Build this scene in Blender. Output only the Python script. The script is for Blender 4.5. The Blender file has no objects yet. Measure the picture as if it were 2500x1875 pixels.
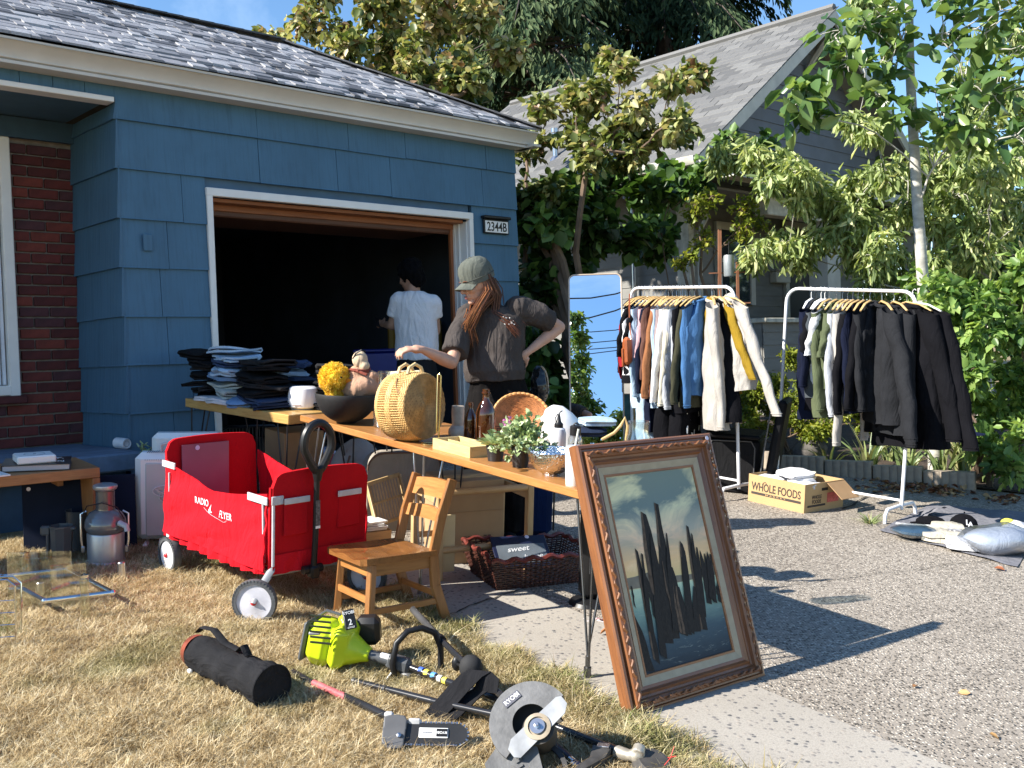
import bpy,bmesh,math,random
import numpy as np
from mathutils import Vector,Matrix,noise as mnoise

R=random.Random(7)
SC=bpy.context.scene
COL=SC.collection

# ------------------------------------------------------------------ camera, light, exposure
CAMZ=1.5
TH=math.atan(75.5/2427.0);RHO=math.radians(1.82)
FW=np.array([0,math.cos(TH),-math.sin(TH)])
_r0=np.array([1.0,0,0]);_u0=np.array([0,math.sin(TH),math.cos(TH)])
RT=math.cos(RHO)*_r0-math.sin(RHO)*_u0
UP=math.sin(RHO)*_r0+math.cos(RHO)*_u0
cam_d=bpy.data.cameras.new('camera');cam=bpy.data.objects.new('camera',cam_d);COL.objects.link(cam)
cam_d.sensor_width=36;cam_d.lens=36*2427/2500.0;cam_d.clip_end=2000;cam_d.clip_start=0.05
cam.matrix_world=Matrix(((RT[0],UP[0],-FW[0],0),(RT[1],UP[1],-FW[1],0),(RT[2],UP[2],-FW[2],CAMZ),(0,0,0,1)))
SC.camera=cam
SUN_AZ=math.radians(22.0);SUN_EL=math.radians(37.5)
wd=bpy.data.worlds.new('World');SC.world=wd;wd.use_nodes=True
nt=wd.node_tree;nt.nodes.clear()
sky=nt.nodes.new('ShaderNodeTexSky');sky.sky_type='NISHITA';sky.sun_disc=False
sky.sun_elevation=SUN_EL;sky.sun_rotation=math.radians(248.0);sky.air_density=1.0;sky.dust_density=0.0;sky.ozone_density=3.0;sky.air_density=1.0
bg=nt.nodes.new('ShaderNodeBackground');bg.inputs[1].default_value=0.10
wo=nt.nodes.new('ShaderNodeOutputWorld');hs=nt.nodes.new('ShaderNodeHueSaturation');hs.inputs[1].default_value=1.12;nt.links.new(sky.outputs[0],hs.inputs['Color']);
ctc=nt.nodes.new('ShaderNodeTexCoord');cmp_=nt.nodes.new('ShaderNodeMapping');cmp_.inputs[3].default_value=(1.2,2.2,4.5);cmp_.inputs[2].default_value=(.4,.3,2.1);nt.links.new(ctc.outputs['Generated'],cmp_.inputs[0])
cno=nt.nodes.new('ShaderNodeTexNoise');cno.inputs['Scale'].default_value=1.6;cno.inputs['Detail'].default_value=7;cno.inputs['Roughness'].default_value=.6;cno.inputs['Distortion'].default_value=.6;nt.links.new(cmp_.outputs[0],cno.inputs[0])
crp=nt.nodes.new('ShaderNodeMapRange');crp.inputs[1].default_value=.56;crp.inputs[2].default_value=.9;crp.inputs[4].default_value=.5;nt.links.new(cno.outputs[0],crp.inputs[0])
cmx=nt.nodes.new('ShaderNodeMix');cmx.data_type='RGBA';cmx.inputs[7].default_value=(7.5,8.6,9.6,1);nt.links.new(crp.outputs[0],cmx.inputs[0]);nt.links.new(hs.outputs[0],cmx.inputs[6]);nt.links.new(cmx.outputs[2],bg.inputs[0]);nt.links.new(bg.outputs[0],wo.inputs[0])
sd=bpy.data.lights.new('sun','SUN');sd.energy=5.0;sd.angle=math.radians(0.55);sd.color=(1.0,0.94,0.85)
so=bpy.data.objects.new('sun',sd);COL.objects.link(so)
TRAVEL=Vector((math.cos(SUN_AZ)*math.cos(SUN_EL),math.sin(SUN_AZ)*math.cos(SUN_EL),-math.sin(SUN_EL)))
so.rotation_euler=TRAVEL.to_track_quat('-Z','Y').to_euler();so.location=(-8,-4,12)
SC.view_settings.view_transform='Standard';SC.view_settings.look='None'
SC.view_settings.exposure=1.18;SC.view_settings.gamma=1.0;SC.view_settings.use_curve_mapping=False
SC.cycles.max_bounces=8;SC.cycles.transparent_max_bounces=16;SC.cycles.caustics_reflective=False;SC.cycles.caustics_refractive=False

# ------------------------------------------------------------------ where things stand
CAMP=np.array([0,0,CAMZ])
def ray(px,py):return FW+RT*(px-1250)/2427.0+UP*(937.5-py)/2427.0
def at(px,py,Y):
    d=ray(px,py);p=CAMP+d*(Y/d[1]);return Vector(p)
DW=np.array([math.cos(math.radians(43.2)),math.sin(math.radians(43.2)),0]) # along the garage front
NW=np.array([DW[1],-DW[0],0]) # out to the street
P1=np.array([-2.593,6.7,0.55]);SLOPE=.082
def gz(x,y):
    D=(x-P1[0])*NW[0]+(y-P1[1])*NW[1]
    if D<0:return .55
    if D>9:return .55-SLOPE*9-(D-9)*.01
    return .55-SLOPE*D
def onplane(px,py,p0,n):
    d=ray(px,py);t=np.dot(np.array(p0)-CAMP,n)/np.dot(d,n);return Vector(CAMP+d*t)
GN=np.array([SLOPE*NW[0],SLOPE*NW[1],1.0])
def G(px,py,dz=0.0):return onplane(px,py,P1+np.array([0,0,dz]),GN)
def HP(u,v,z):return Vector(P1+DW*u+NW*v+np.array([0,0,z])) # house frame: u along front, v outwards, z above garage floor
def onwall(px,py,v=0.0):
    p=np.array(onplane(px,py,P1+NW*v,NW));q=p-P1;return q@DW,q[2]

# ------------------------------------------------------------------ mesh builder
def rotm(rx=0,ry=0,rz=0):return(Matrix.Rotation(rz,4,'Z')@Matrix.Rotation(ry,4,'Y')@Matrix.Rotation(rx,4,'X'))
def T(x,y=None,z=None):return Matrix.Translation(x if y is None else(x,y,z))
def frame(p,d,up=(0,0,1)):
    z=Vector(d).normalized();x=Vector(up).cross(z)
    if x.length<1e-4:x=Vector((1,0,0)).cross(z)
    x.normalize();y=z.cross(x)
    return Matrix(((x.x,y.x,z.x,p[0]),(x.y,y.y,z.y,p[1]),(x.z,y.z,z.z,p[2]),(0,0,0,1)))
class MB:
    def __init__(s):s.v=[];s.f=[];s.mi=[];s.cur=0
    def add(s,vs,fs,M=None):
        o=len(s.v)
        if M is not None:vs=[M@Vector(v)for v in vs]
        s.v+=[tuple(v)for v in vs];s.f+=[tuple(i+o for i in f)for f in fs];s.mi+=[s.cur]*len(fs);return s
    def box(s,c,size,M=None,ch=0.0):
        a,b,h=size[0]/2,size[1]/2,size[2]/2;L=T(*c)
        if M is not None:L=M@L
        if ch<=0:
            vs=[(x,y,z)for x in(-a,a)for y in(-b,b)for z in(-h,h)]
            return s.add(vs,[(0,1,3,2),(4,6,7,5),(0,4,5,1),(2,3,7,6),(0,2,6,4),(1,5,7,3)],L)
        ch=min(ch,a*.9,b*.9,h*.9)
        vs=[];idx={}
        for sx in(-1,1):
            for sy in(-1,1):
                for sz in(-1,1):
                    for k in range(3):
                        p=[sx*(a-ch),sy*(b-ch),sz*(h-ch)];p[k]=(sx*a,sy*b,sz*h)[k]
                        idx[(sx,sy,sz,k)]=len(vs);vs.append(p)
        fs=[]
        for k in range(3):
            o=[i for i in range(3)if i!=k]
            for sg in(-1,1):
                q=[]
                for(p,r)in((-1,-1),(1,-1),(1,1),(-1,1)):
                    t=[0,0,0];t[k]=sg;t[o[0]]=p;t[o[1]]=r;q.append(idx[(*t,k)])
                if(sg<0)^(k==1):q=q[::-1]
                fs.append(tuple(q))
        for k in range(3):
            o=[i for i in range(3)if i!=k]
            for p in(-1,1):
                for r in(-1,1):
                    t=[0,0,0];t[o[0]]=p;t[o[1]]=r;t[k]=-1;A=tuple(t);t[k]=1;B=tuple(t)
                    fs.append((idx[(*A,o[0])],idx[(*B,o[0])],idx[(*B,o[1])],idx[(*A,o[1])]))
        for sx in(-1,1):
            for sy in(-1,1):
                for sz in(-1,1):fs.append(tuple(idx[(sx,sy,sz,k)]for k in range(3)))
        return s.add(vs,fs,L)
    def beam(s,p0,p1,w,h,up=(0,0,1),ch=0.0,ext=0.0):
        p0=Vector(p0);p1=Vector(p1);d=p1-p0;L=d.length+2*ext
        return s.box((0,0,0),(w,h,L),frame((p0+p1)/2,d,up),ch)
    def tube(s,pts,r,seg=8,caps=True,closed=False,flat=1.0,up=None):
        pts=[Vector(p)for p in pts];n=len(pts);rs=r if hasattr(r,'__len__')else[r]*n
        vs=[];fs=[];prev=None
        for i,p in enumerate(pts):
            if closed:d=pts[(i+1)%n]-pts[i-1]
            else:d=pts[min(i+1,n-1)]-pts[max(i-1,0)]
            if d.length<1e-9:d=Vector((0,0,1))
            d.normalize()
            if prev is None:
                a=Vector(up)if up is not None else(Vector((0,0,1))if abs(d.z)<.9 else Vector((1,0,0)))
                x=a.cross(d).normalized()
            else:
                x=prev-d*prev.dot(d);x=x.normalized()if x.length>1e-6 else Vector((1,0,0))
            prev=x;y=d.cross(x)
            for k in range(seg):
                t=2*math.pi*k/seg;vs.append(p+x*(math.cos(t)*rs[i])+y*(math.sin(t)*rs[i]*flat))
        m=n if closed else n-1
        for i in range(m):
            for k in range(seg):
                a=i*seg+k;b=i*seg+(k+1)%seg;c=((i+1)%n)*seg+(k+1)%seg;e=((i+1)%n)*seg+k
                fs.append((a,b,c,e))
        if caps and not closed:fs.append(tuple(range(seg))[::-1]);fs.append(tuple((n-1)*seg+k for k in range(seg)))
        return s.add(vs,fs)
    def lathe(s,prof,seg=24,M=None,sx=1.0,sy=1.0,a0=0.0,a1=2*math.pi):
        vs=[];fs=[];full=abs(a1-a0-2*math.pi)<1e-6;ns=seg if full else seg+1
        for(r,z)in prof:
            for k in range(ns):
                t=a0+(a1-a0)*k/seg;vs.append((max(r,1e-5)*math.cos(t)*sx,max(r,1e-5)*math.sin(t)*sy,z))
        for i in range(len(prof)-1):
            for k in range(seg):
                k2=(k+1)%ns;fs.append((i*ns+k,i*ns+k2,(i+1)*ns+k2,(i+1)*ns+k))
        return s.add(vs,fs,M)
    def ball(s,c,r,seg=12,M=None):
        rx,ry,rz=(r,r,r)if not hasattr(r,'__len__')else r
        n=max(4,seg//2);pr=[(math.sin(math.pi*i/n),-math.cos(math.pi*i/n))for i in range(n+1)]
        L=T(*c)@Matrix.Diagonal((rx,ry,rz,1))
        return s.lathe(pr,seg,(M@L)if M is not None else L)
    def prism(s,poly,h,M=None,z0=0.0):
        n=len(poly);vs=[(p[0],p[1],z0)for p in poly]+[(p[0],p[1],z0+h)for p in poly]
        fs=[tuple(range(n))[::-1],tuple(range(n,2*n))]+[(i,(i+1)%n,n+(i+1)%n,n+i)for i in range(n)]
        return s.add(vs,fs,M)
    def grid(s,fn,nu,nv,M=None,closeu=False):
        vs=[fn(i/nu,j/nv)for i in range(nu+(0 if closeu else 1))for j in range(nv+1)];fs=[]
        cu=nu if closeu else nu+1
        for i in range(nu):
            for j in range(nv):
                a=i*(nv+1)+j;b=((i+1)%cu)*(nv+1)+j;fs.append((a,b,b+1,a+1))
        return s.add(vs,fs,M)
    def mesh(s,name='part',mats=(),smooth=True,ang=38):
        me=bpy.data.meshes.new(name);me.from_pydata(s.v,[],s.f)
        for m in mats:me.materials.append(m)
        if any(s.mi):me.polygons.foreach_set('material_index',s.mi)
        if smooth:
            me.polygons.foreach_set('use_smooth',[True]*len(me.polygons))
            try:me.set_sharp_from_angle(angle=math.radians(ang))
            except Exception:pass
        me.update();return me
    def obj(s,name,mat,parent=None,smooth=True,ang=38,M=None):
        mats=mat if isinstance(mat,(list,tuple))else[mat]
        o=bpy.data.objects.new(name,s.mesh(name,mats,smooth,ang));COL.objects.link(o)
        if parent is not None:o.parent=parent
        if M is not None:o.matrix_local=M
        return o
    def jitter(s,amp,freq,seed=0,axis=None):
        out=[]
        for v in s.v:
            q=Vector(v)*freq+Vector((seed*7.3,seed*3.1,seed*1.7));w=mnoise.noise_vector(q)*amp
            if axis is not None:w=Vector((w[0]*axis[0],w[1]*axis[1],w[2]*axis[2]))
            out.append((v[0]+w[0],v[1]+w[1],v[2]+w[2]))
        s.v=out;return s
def link(me,name,parent=None,M=None):
    o=bpy.data.objects.new(name,me);COL.objects.link(o)
    if parent is not None:o.parent=parent
    if M is not None:o.matrix_local=M
    return o
def remesh(mb,voxel,smooth=2,disp=0.0,dfreq=20,seed=0):
    me=bpy.data.meshes.new('tmp');me.from_pydata(mb.v,[],mb.f);ob=bpy.data.objects.new('tmp',me);COL.objects.link(ob)
    m=ob.modifiers.new('r','REMESH');m.mode='VOXEL';m.voxel_size=voxel
    if smooth:k=ob.modifiers.new('s','SMOOTH');k.factor=.5;k.iterations=smooth
    dg=bpy.context.evaluated_depsgraph_get();dg.update()
    out=bpy.data.meshes.new_from_object(ob.evaluated_get(dg));COL.objects.unlink(ob);bpy.data.objects.remove(ob)
    if disp:
        n=len(out.vertices)
        for v in out.vertices:
            q=v.co*dfreq;w=mnoise.fractal(Vector((q.x+seed*5,q.y,q.z*.6)),1.0,2.0,3);v.co=v.co+v.normal*(w*disp)
    out.polygons.foreach_set('use_smooth',[True]*len(out.polygons));out.update();return out
def withmat(me,mat,name):
    me.materials.clear();me.materials.append(mat);me.name=name;return me
def tag(o,label=None,cat=None,group=None,kind=None):
    if label:o['label']=label
    if cat:o['category']=cat
    if group:o['group']=group
    if kind:o['kind']=kind
    return o
def thing(name,label,cat,loc=(0,0,0),rotz=0.0,group=None,M=None):
    o=bpy.data.objects.new(name,None);COL.objects.link(o);o.empty_display_size=.1
    if M is not None:o.matrix_world=M
    else:o.location=loc;o.rotation_euler=(0,0,rotz)
    return tag(o,label,cat,group)
def text_mesh(txt,size,mat,extrude=.0008,shear=0,sx=1.0,align='CENTER'):
    c=bpy.data.curves.new('t','FONT');c.body=txt;c.size=size;c.extrude=extrude;c.align_x=align;c.align_y='CENTER';c.shear=shear;c.resolution_u=3
    c.offset=size*.012
    ob=bpy.data.objects.new('t',c);COL.objects.link(ob);dg=bpy.context.evaluated_depsgraph_get();dg.update()
    me=bpy.data.meshes.new_from_object(ob.evaluated_get(dg));COL.objects.unlink(ob);bpy.data.objects.remove(ob)
    if sx!=1.0:me.transform(Matrix.Diagonal((sx,1,1,1)))
    me.materials.clear();me.materials.append(mat);return me
def text(txt,size,mat,parent,M,name='lettering',**k):
    return link(text_mesh(txt,size,mat,**k),name,parent,M)
def basis(o,x,y,z=None):
    x=Vector(x).normalized();y=Vector(y);y=(y-x*y.dot(x)).normalized();z=x.cross(y)
    return Matrix(((x.x,y.x,z.x,o[0]),(x.y,y.y,z.y,o[1]),(x.z,y.z,z.z,o[2]),(0,0,0,1)))

# ------------------------------------------------------------------ materials
_mc={}
def nodes(name):
    m=bpy.data.materials.new(name);m.use_nodes=True;t=m.node_tree;t.nodes.clear()
    out=t.nodes.new('ShaderNodeOutputMaterial');p=t.nodes.new('ShaderNodeBsdfPrincipled');t.links.new(p.outputs[0],out.inputs[0]);return m,t,p,out
def N(t,typ,**k):
    n=t.nodes.new(typ)
    for a,b in k.items():
        if a.startswith('i_'):n.inputs[int(a[2:])].default_value=b
        else:setattr(n,a,b)
    return n
def ramp(t,fac,stops):
    r=t.nodes.new('ShaderNodeValToRGB');t.links.new(fac,r.inputs[0]);e=r.color_ramp.elements
    while len(e)<len(stops):e.new(.5)
    for i,(p,c)in enumerate(stops):e[i].position=p;e[i].color=(*c,1)if len(c)==3 else c
    return r.outputs[0]
def mixc(t,fac,a,b,mode='MIX'):
    m=t.nodes.new('ShaderNodeMix');m.data_type='RGBA';m.blend_type=mode
    for s,i in((fac,0),(a,6),(b,7)):
        if isinstance(s,(int,float)):m.inputs[i].default_value=s
        elif isinstance(s,tuple):m.inputs[i].default_value=(*s,1)
        else:t.links.new(s,m.inputs[i])
    return m.outputs[2]
def coords(t,scale=(1,1,1),kind='Object',rot=(0,0,0)):
    c=t.nodes.new('ShaderNodeTexCoord');mp=t.nodes.new('ShaderNodeMapping');mp.inputs[3].default_value=scale;mp.inputs[2].default_value=rot
    t.links.new(c.outputs[kind],mp.inputs[0]);return mp.outputs[0]
def noiset(t,vec,scale,detail=4,rough=.55,dist=0):
    n=t.nodes.new('ShaderNodeTexNoise');n.inputs['Scale'].default_value=scale;n.inputs['Detail'].default_value=detail
    n.inputs['Roughness'].default_value=rough;n.inputs['Distortion'].default_value=dist;t.links.new(vec,n.inputs[0]);return n.outputs[0]
def bump(t,p,h,strength=.3,dist=.01):
    b=t.nodes.new('ShaderNodeBump');b.inputs[0].default_value=strength;b.inputs[1].default_value=dist;t.links.new(h,b.inputs[2]if b.inputs[2].name=='Height' else b.inputs['Height']);t.links.new(b.outputs[0],p.inputs['Normal']);return b
def mul(c,k):return tuple(min(1,x*k)for x in c)
def M_(name,c,rough=.6,metal=0.0,var=.12,vs=6.0,bs=0.0,bscale=60.0,bd=.004,stretch=(1,1,1),spec=.5,sheen=0,coat=0,kind='Object',fine=0.0):
    if name in _mc:return _mc[name]
    m,t,p,o=nodes(name);v=coords(t,stretch,kind)
    p.inputs['Roughness'].default_value=rough;p.inputs['Metallic'].default_value=metal;p.inputs['Specular IOR Level'].default_value=spec
    if sheen:p.inputs['Sheen Weight'].default_value=sheen
    if coat:p.inputs['Coat Weight'].default_value=coat;p.inputs['Coat Roughness'].default_value=.15
    n1=noiset(t,v,vs,5)
    col=ramp(t,n1,[(.3,mul(c,1-var)),(.7,mul(c,1+var))])
    if fine:
        n2=noiset(t,v,bscale*2,2);col=mixc(t,1.0,col,ramp(t,n2,[(.3,(1-fine,)*3),(.7,(1,)*3)]),'MULTIPLY')
    t.links.new(col,p.inputs[0])
    if bs:bump(t,p,noiset(t,v,bscale,4),bs,bd)
    _mc[name]=m;return m
def WOOD(name,a,b,rough=.45,axis=0,scale=1.0,coat=.0,knots=0.0):
    if name in _mc:return _mc[name]
    m,t,p,o=nodes(name);st=[9,9,9];st[axis]=.7
    v=coords(t,tuple(x*scale for x in st));n=noiset(t,v,3.2,6,.6,.6);n2=noiset(t,v,14,3,.7)
    base=ramp(t,n,[(.28,a),(.5,mul(b,.85)),(.72,b)]);col=mixc(t,.35,base,ramp(t,n2,[(.35,mul(a,.7)),(.65,b)]))
    if knots:
        v2=coords(t,(1,1,1));w=t.nodes.new('ShaderNodeTexVoronoi');w.inputs['Scale'].default_value=4.2;t.links.new(v2,w.inputs[0])
        col=mixc(t,ramp(t,w.outputs[0],[(.04,(knots,)*3),(.1,(0,0,0))]),col,mul(a,.25))
    t.links.new(col,p.inputs[0]);p.inputs['Roughness'].default_value=rough;bump(t,p,n2,.15,.002)
    if coat:p.inputs['Coat Weight'].default_value=coat;p.inputs['Coat Roughness'].default_value=.2
    _mc[name]=m;return m
def CLOTH(name,c,var=.18,wr=.35,rough=.95,weave=420,sheen=.0,tint=None):
    if name in _mc:return _mc[name]
    m,t,p,o=nodes(name);v=coords(t);p.inputs['Roughness'].default_value=rough;p.inputs['Specular IOR Level'].default_value=.08
    n1=noiset(t,v,9,6,.65);n2=noiset(t,v,weave,2)
    col=ramp(t,n1,[(.25,mul(c,1-var)),(.75,mul(tint or c,1+var))]);col=mixc(t,1.0,col,ramp(t,n2,[(.3,(.78,)*3),(.7,(1,)*3)]),'MULTIPLY')
    t.links.new(col,p.inputs[0]);v3=coords(t,(1,1,.35));h=noiset(t,v3,11,4,.55,1.2);bump(t,p,h,min(1,wr*1.6),.03)
    _mc[name]=m;return m
def GLASS(name,tint=(.9,.95,.93),refl=.12,rough=.02):
    if name in _mc:return _mc[name]
    m,t,p,o=nodes(name);t.nodes.remove(p)
    tr=N(t,'ShaderNodeBsdfTransparent');tr.inputs[0].default_value=(*tint,1);gl=N(t,'ShaderNodeBsdfGlossy');gl.inputs[1].default_value=rough
    lw=N(t,'ShaderNodeLayerWeight');lw.inputs[0].default_value=.25;mx=N(t,'ShaderNodeMixShader');mt=N(t,'ShaderNodeMath',operation='MULTIPLY_ADD')
    t.links.new(lw.outputs[1],mt.inputs[0]);mt.inputs[1].default_value=.75;mt.inputs[2].default_value=refl*.4
    t.links.new(mt.outputs[0],mx.inputs[0]);t.links.new(tr.outputs[0],mx.inputs[1]);t.links.new(gl.outputs[0],mx.inputs[2]);t.links.new(mx.outputs[0],o.inputs[0]);_mc[name]=m;return m
def LEAF(name,stops,rough=.45,trans=.35,spec=.5):
    if name in _mc:return _mc[name]
    m,t,p,o=nodes(name);at_=N(t,'ShaderNodeAttribute');at_.attribute_name='rnd'
    col=ramp(t,at_.outputs['Fac'],stops);t.links.new(col,p.inputs[0]);p.inputs['Roughness'].default_value=rough;p.inputs['Specular IOR Level'].default_value=spec
    tl=N(t,'ShaderNodeBsdfTranslucent');mx=N(t,'ShaderNodeMixShader');mx.inputs[0].default_value=trans
    t.links.new(mixc(t,1.0,col,(1.0,1.0,.55),'MULTIPLY'),tl.inputs[0]);t.links.new(p.outputs[0],mx.inputs[1]);t.links.new(tl.outputs[0],mx.inputs[2]);t.links.new(mx.outputs[0],o.inputs[0])
    _mc[name]=m;return m
white_paint=M_('white_paint',(.78,.77,.73),.45,var=.05)
white_plastic=M_('white_plastic',(.8,.8,.78),.35,var=.03)
black_plastic=M_('black_plastic',(.012,.012,.013),.4,var=.2,spec=.35)
black_metal=M_('black_metal',(.015,.015,.016),.35,metal=.0,var=.2)
steel=M_('steel',(.55,.55,.56),.28,metal=1.0,var=.08)
chrome=M_('chrome',(.75,.76,.78),.08,metal=1.0,var=.03)
sticker=M_('sticker',(.62,.56,.78),.6,var=.05)
def smoothstep(x):x=max(0,min(1,x));return x*x*(3-2*x)
# ================================================================== GROUND
def sheet(name,us,vs,dz,mat,lo=None,hi=None,kind='structure',thick=0):
    mb=MB();pts=[]
    for v in vs:
        a=lo(v)if lo else us[0];b=hi(v)if hi else us[1];row=[]
        for i in range(13):
            u=a+(b-a)*i/12;p=HP(u,v,0);row.append((p.x,p.y,gz(p.x,p.y)+dz))
        pts+=row
    fs=[(r*13+i,r*13+i+1,(r+1)*13+i+1,(r+1)*13+i)for r in range(len(vs)-1)for i in range(12)]
    mb.add(pts,fs);o=mb.obj(name,mat,smooth=False);return tag(o,kind=kind)
# dry lawn soil and thatch
m,t,p,o=nodes('lawn_thatch');v=coords(t)
n1=noiset(t,v,3.0,6,.65);n2=noiset(t,v,90,4,.7)
c=ramp(t,n2,[(.3,(.10,.07,.035)),(.55,(.30,.22,.11)),(.75,(.46,.35,.19))]);c=mixc(t,ramp(t,n1,[(.45,(0,)*3),(.7,(.5,)*3)]),c,(.12,.13,.045))
t.links.new(c,p.inputs[0]);p.inputs['Roughness'].default_value=1;bump(t,p,n2,.9,.02);lawn_mat=m
VR=[-160,-60,-25,-12,-6,-3,-1.2,0,.6,1.2,1.8,2.4,3,3.6,4.2,5,6,7,8,9,12,20,60,160]
sheet('ground',(-160,160),VR,0,lawn_mat)
def aggregate(name,base_stops,scale,gap,bumpk,tint):
    m,t,p,o=nodes(name);v=coords(t)
    vo=N(t,'ShaderNodeTexVoronoi');vo.inputs['Scale'].default_value=scale;vo.inputs['Randomness'].default_value=1.0
    wv=N(t,'ShaderNodeVectorMath',operation='ADD');nz=t.nodes.new('ShaderNodeTexNoise');nz.inputs['Scale'].default_value=scale*.6;t.links.new(v,nz.inputs[0])
    sc=N(t,'ShaderNodeVectorMath',operation='SCALE');sc.inputs[3].default_value=.35/scale;t.links.new(nz.outputs[1],sc.inputs[0]);t.links.new(v,wv.inputs[0]);t.links.new(sc.outputs[0],wv.inputs[1])
    t.links.new(wv.outputs[0],vo.inputs[0])
    sep=N(t,'ShaderNodeSeparateColor');t.links.new(vo.outputs['Color'],sep.inputs[0])
    peb=ramp(t,sep.outputs[0],base_stops)
    mor=ramp(t,noiset(t,v,160,5,.75),[(.3,mul(tint,.62)),(.5,mul(tint,.9)),(.7,mul(tint,1.08))])
    k=ramp(t,vo.outputs['Distance'],[(gap,(0,)*3),(gap+.14,(1,)*3)])
    if name=='pale_concrete': # only some cells hold a stone
        th=ramp(t,sep.outputs[1],[(.42,(0,)*3),(.46,(1,)*3)]);k=mixc(t,1.0,k,th,'LIGHTEN')
    col=mixc(t,k,peb,mor)
    big=ramp(t,noiset(t,v,1.3,4,.6),[(.3,(.82,.81,.80)),(.7,(1,1,1))]);col=mixc(t,1.0,col,big,'MULTIPLY')
    t.links.new(col,p.inputs[0]);p.inputs['Roughness'].default_value=.85
    h=ramp(t,vo.outputs['Distance'],[(0,(1,)*3),(.6,(0,)*3)]);hm=mixc(t,k,h,(.25,.25,.25));bump(t,p,hm,bumpk,.008);return m
agg_mat=aggregate('exposed_aggregate',[(0,(.05,.043,.035)),(.25,(.13,.112,.09)),(.5,(.31,.265,.21)),(.75,(.47,.415,.34)),(1,(.64,.58,.49))],78,.42,.9,(.33,.29,.24))
pale_mat=aggregate('pale_concrete',[(0,(.10,.10,.10)),(.4,(.22,.205,.19)),(1,(.36,.32,.27))],46,.32,.35,(.42,.385,.33))
def line_u(p,q):
    (a,b),(c,d)=[((np.array([x,y,0])-P1)@DW,(np.array([x,y,0])-P1)@NW)for x,y in(p,q)]
    return lambda v:a+(c-a)*(v-b)/(d-b)
_edge=line_u((-.32,4.35),(.505,3.182))
s1=G(1871,1695);s2=G(2286,1869);_seam=line_u((s1.x,s1.y),(s2.x,s2.y))
VD=[-.02,.6,1.2,1.8,2.4,3,3.6,4.2,5,6,7,8,9,11]
edge=lambda v:_edge(v)+.012*math.sin(v*7)
sheet('driveway',None,VD,.012,agg_mat,lo=lambda v:_seam(v),hi=lambda v:5.02+.30*(max(v,0)-1.9)*(1 if v<4 else 1))
sheet('concrete_strip',None,VD,.016,pale_mat,lo=edge,hi=lambda v:_seam(v))
sheet('garage_floor',(.3,3.5),[-5.5,-3,-.02],.006,M_('garage_concrete',(.22,.21,.2),.8))
sheet('planting_bed',None,[-2,0,1,1.8,2.6,3.4,4.4,6],.02,M_('bark_soil',(.055,.036,.024),1,var=.5,vs=30,bs=.9,bscale=50,bd=.02),lo=lambda v:5.06+.30*(max(v,-1)-1.9),hi=lambda v:14)

def crack(pxs,w,nm='driveway_crack'):
    pts=[];rr=random.Random(8)
    for(a,b),(c,d)in zip(pxs[:-1],pxs[1:]):
        for k in range(8):f=k/8;p=G(a+(c-a)*f,b+(d-b)*f);pts.append(Vector((p.x+rr.uniform(-1,1)*.012,p.y+rr.uniform(-1,1)*.012,0)))
    V=[];n=len(pts)
    for i,p in enumerate(pts):d=pts[min(i+1,n-1)]-pts[max(i-1,0)];s=Vector((-d.y,d.x,0)).normalized()*w*rr.uniform(.4,1.1);V+=[(p.x-s.x,p.y-s.y,gz(p.x,p.y)+.0205),(p.x+s.x,p.y+s.y,gz(p.x,p.y)+.0205)]
    mb=MB();mb.add(V,[(2*i,2*i+1,2*i+3,2*i+2)for i in range(n-1)]);tag(mb.obj(nm,M_('crack_dirt',(.045,.04,.032),1,var=.4,vs=20),smooth=False),kind='structure')
crack([(2060,1250),(2110,1222),(2160,1200),(2230,1190)],.012);crack([(2110,1232),(2180,1248),(2260,1262)],.004);crack([(1065,1520),(1180,1478),(1300,1440)],.006);crack([(1640,1500),(1900,1440),(2200,1400),(2500,1365)],.0035)
# ---- blades of the dry lawn, instanced on scattered points
def rnd_attr(me,vals,dom='FACE'):
    a=me.attributes.new('rnd','FLOAT',dom);a.data.foreach_set('value',np.asarray(vals,dtype=np.float32))
def blade_mesh(n,rad,hmin,hmax,w,lean,seed,mat):
    rr=np.random.RandomState(seed);V=[];Fc=[];rv=[]
    for i in range(n):
        a=rr.rand()*6.28;q=rad*math.sqrt(rr.rand());x=q*math.cos(a);y=q*math.sin(a);h=hmin+(hmax-hmin)*rr.rand();L=lean*(0.4+rr.rand())*h
        b=rr.rand()*6.28;dx,dy=math.cos(b),math.sin(b);wx,wy=-dy*w,dx*w;o=len(V)
        V+=[(x-wx,y-wy,-.005),(x+wx,y+wy,-.005),(x+dx*L*.35-wx*.8,y+dy*L*.35-wy*.8,h*.55),(x+dx*L*.35+wx*.8,y+dy*L*.35+wy*.8,h*.55),(x+dx*L,y+dy*L,h*(.95-.3*rr.rand()))]
        Fc+=[(o,o+1,o+3,o+2),(o+2,o+3,o+4)];r=rr.rand();rv+=[r,r]
    me=bpy.data.meshes.new('tuft');me.from_pydata(V,[],Fc);rnd_attr(me,rv);me.materials.append(mat);return me
m,t,p,o=nodes('dry_grass');at_=N(t,'ShaderNodeAttribute');at_.attribute_name='rnd'
geo=N(t,'ShaderNodeNewGeometry');nz=noiset(t,geo.outputs['Position'],1.7,5,.6);nz2=noiset(t,geo.outputs['Position'],7,3,.6)
straw=ramp(t,at_.outputs['Fac'],[(0,(.24,.16,.075)),(.25,(.56,.42,.22)),(.6,(.78,.64,.39)),(1,(.92,.84,.62))])
green=ramp(t,at_.outputs['Fac'],[(0,(.09,.13,.03)),(.5,(.26,.30,.10)),(1,(.62,.52,.28))])
oi=N(t,'ShaderNodeAttribute');oi.attribute_type='INSTANCER';oi.attribute_name='grn'
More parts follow.
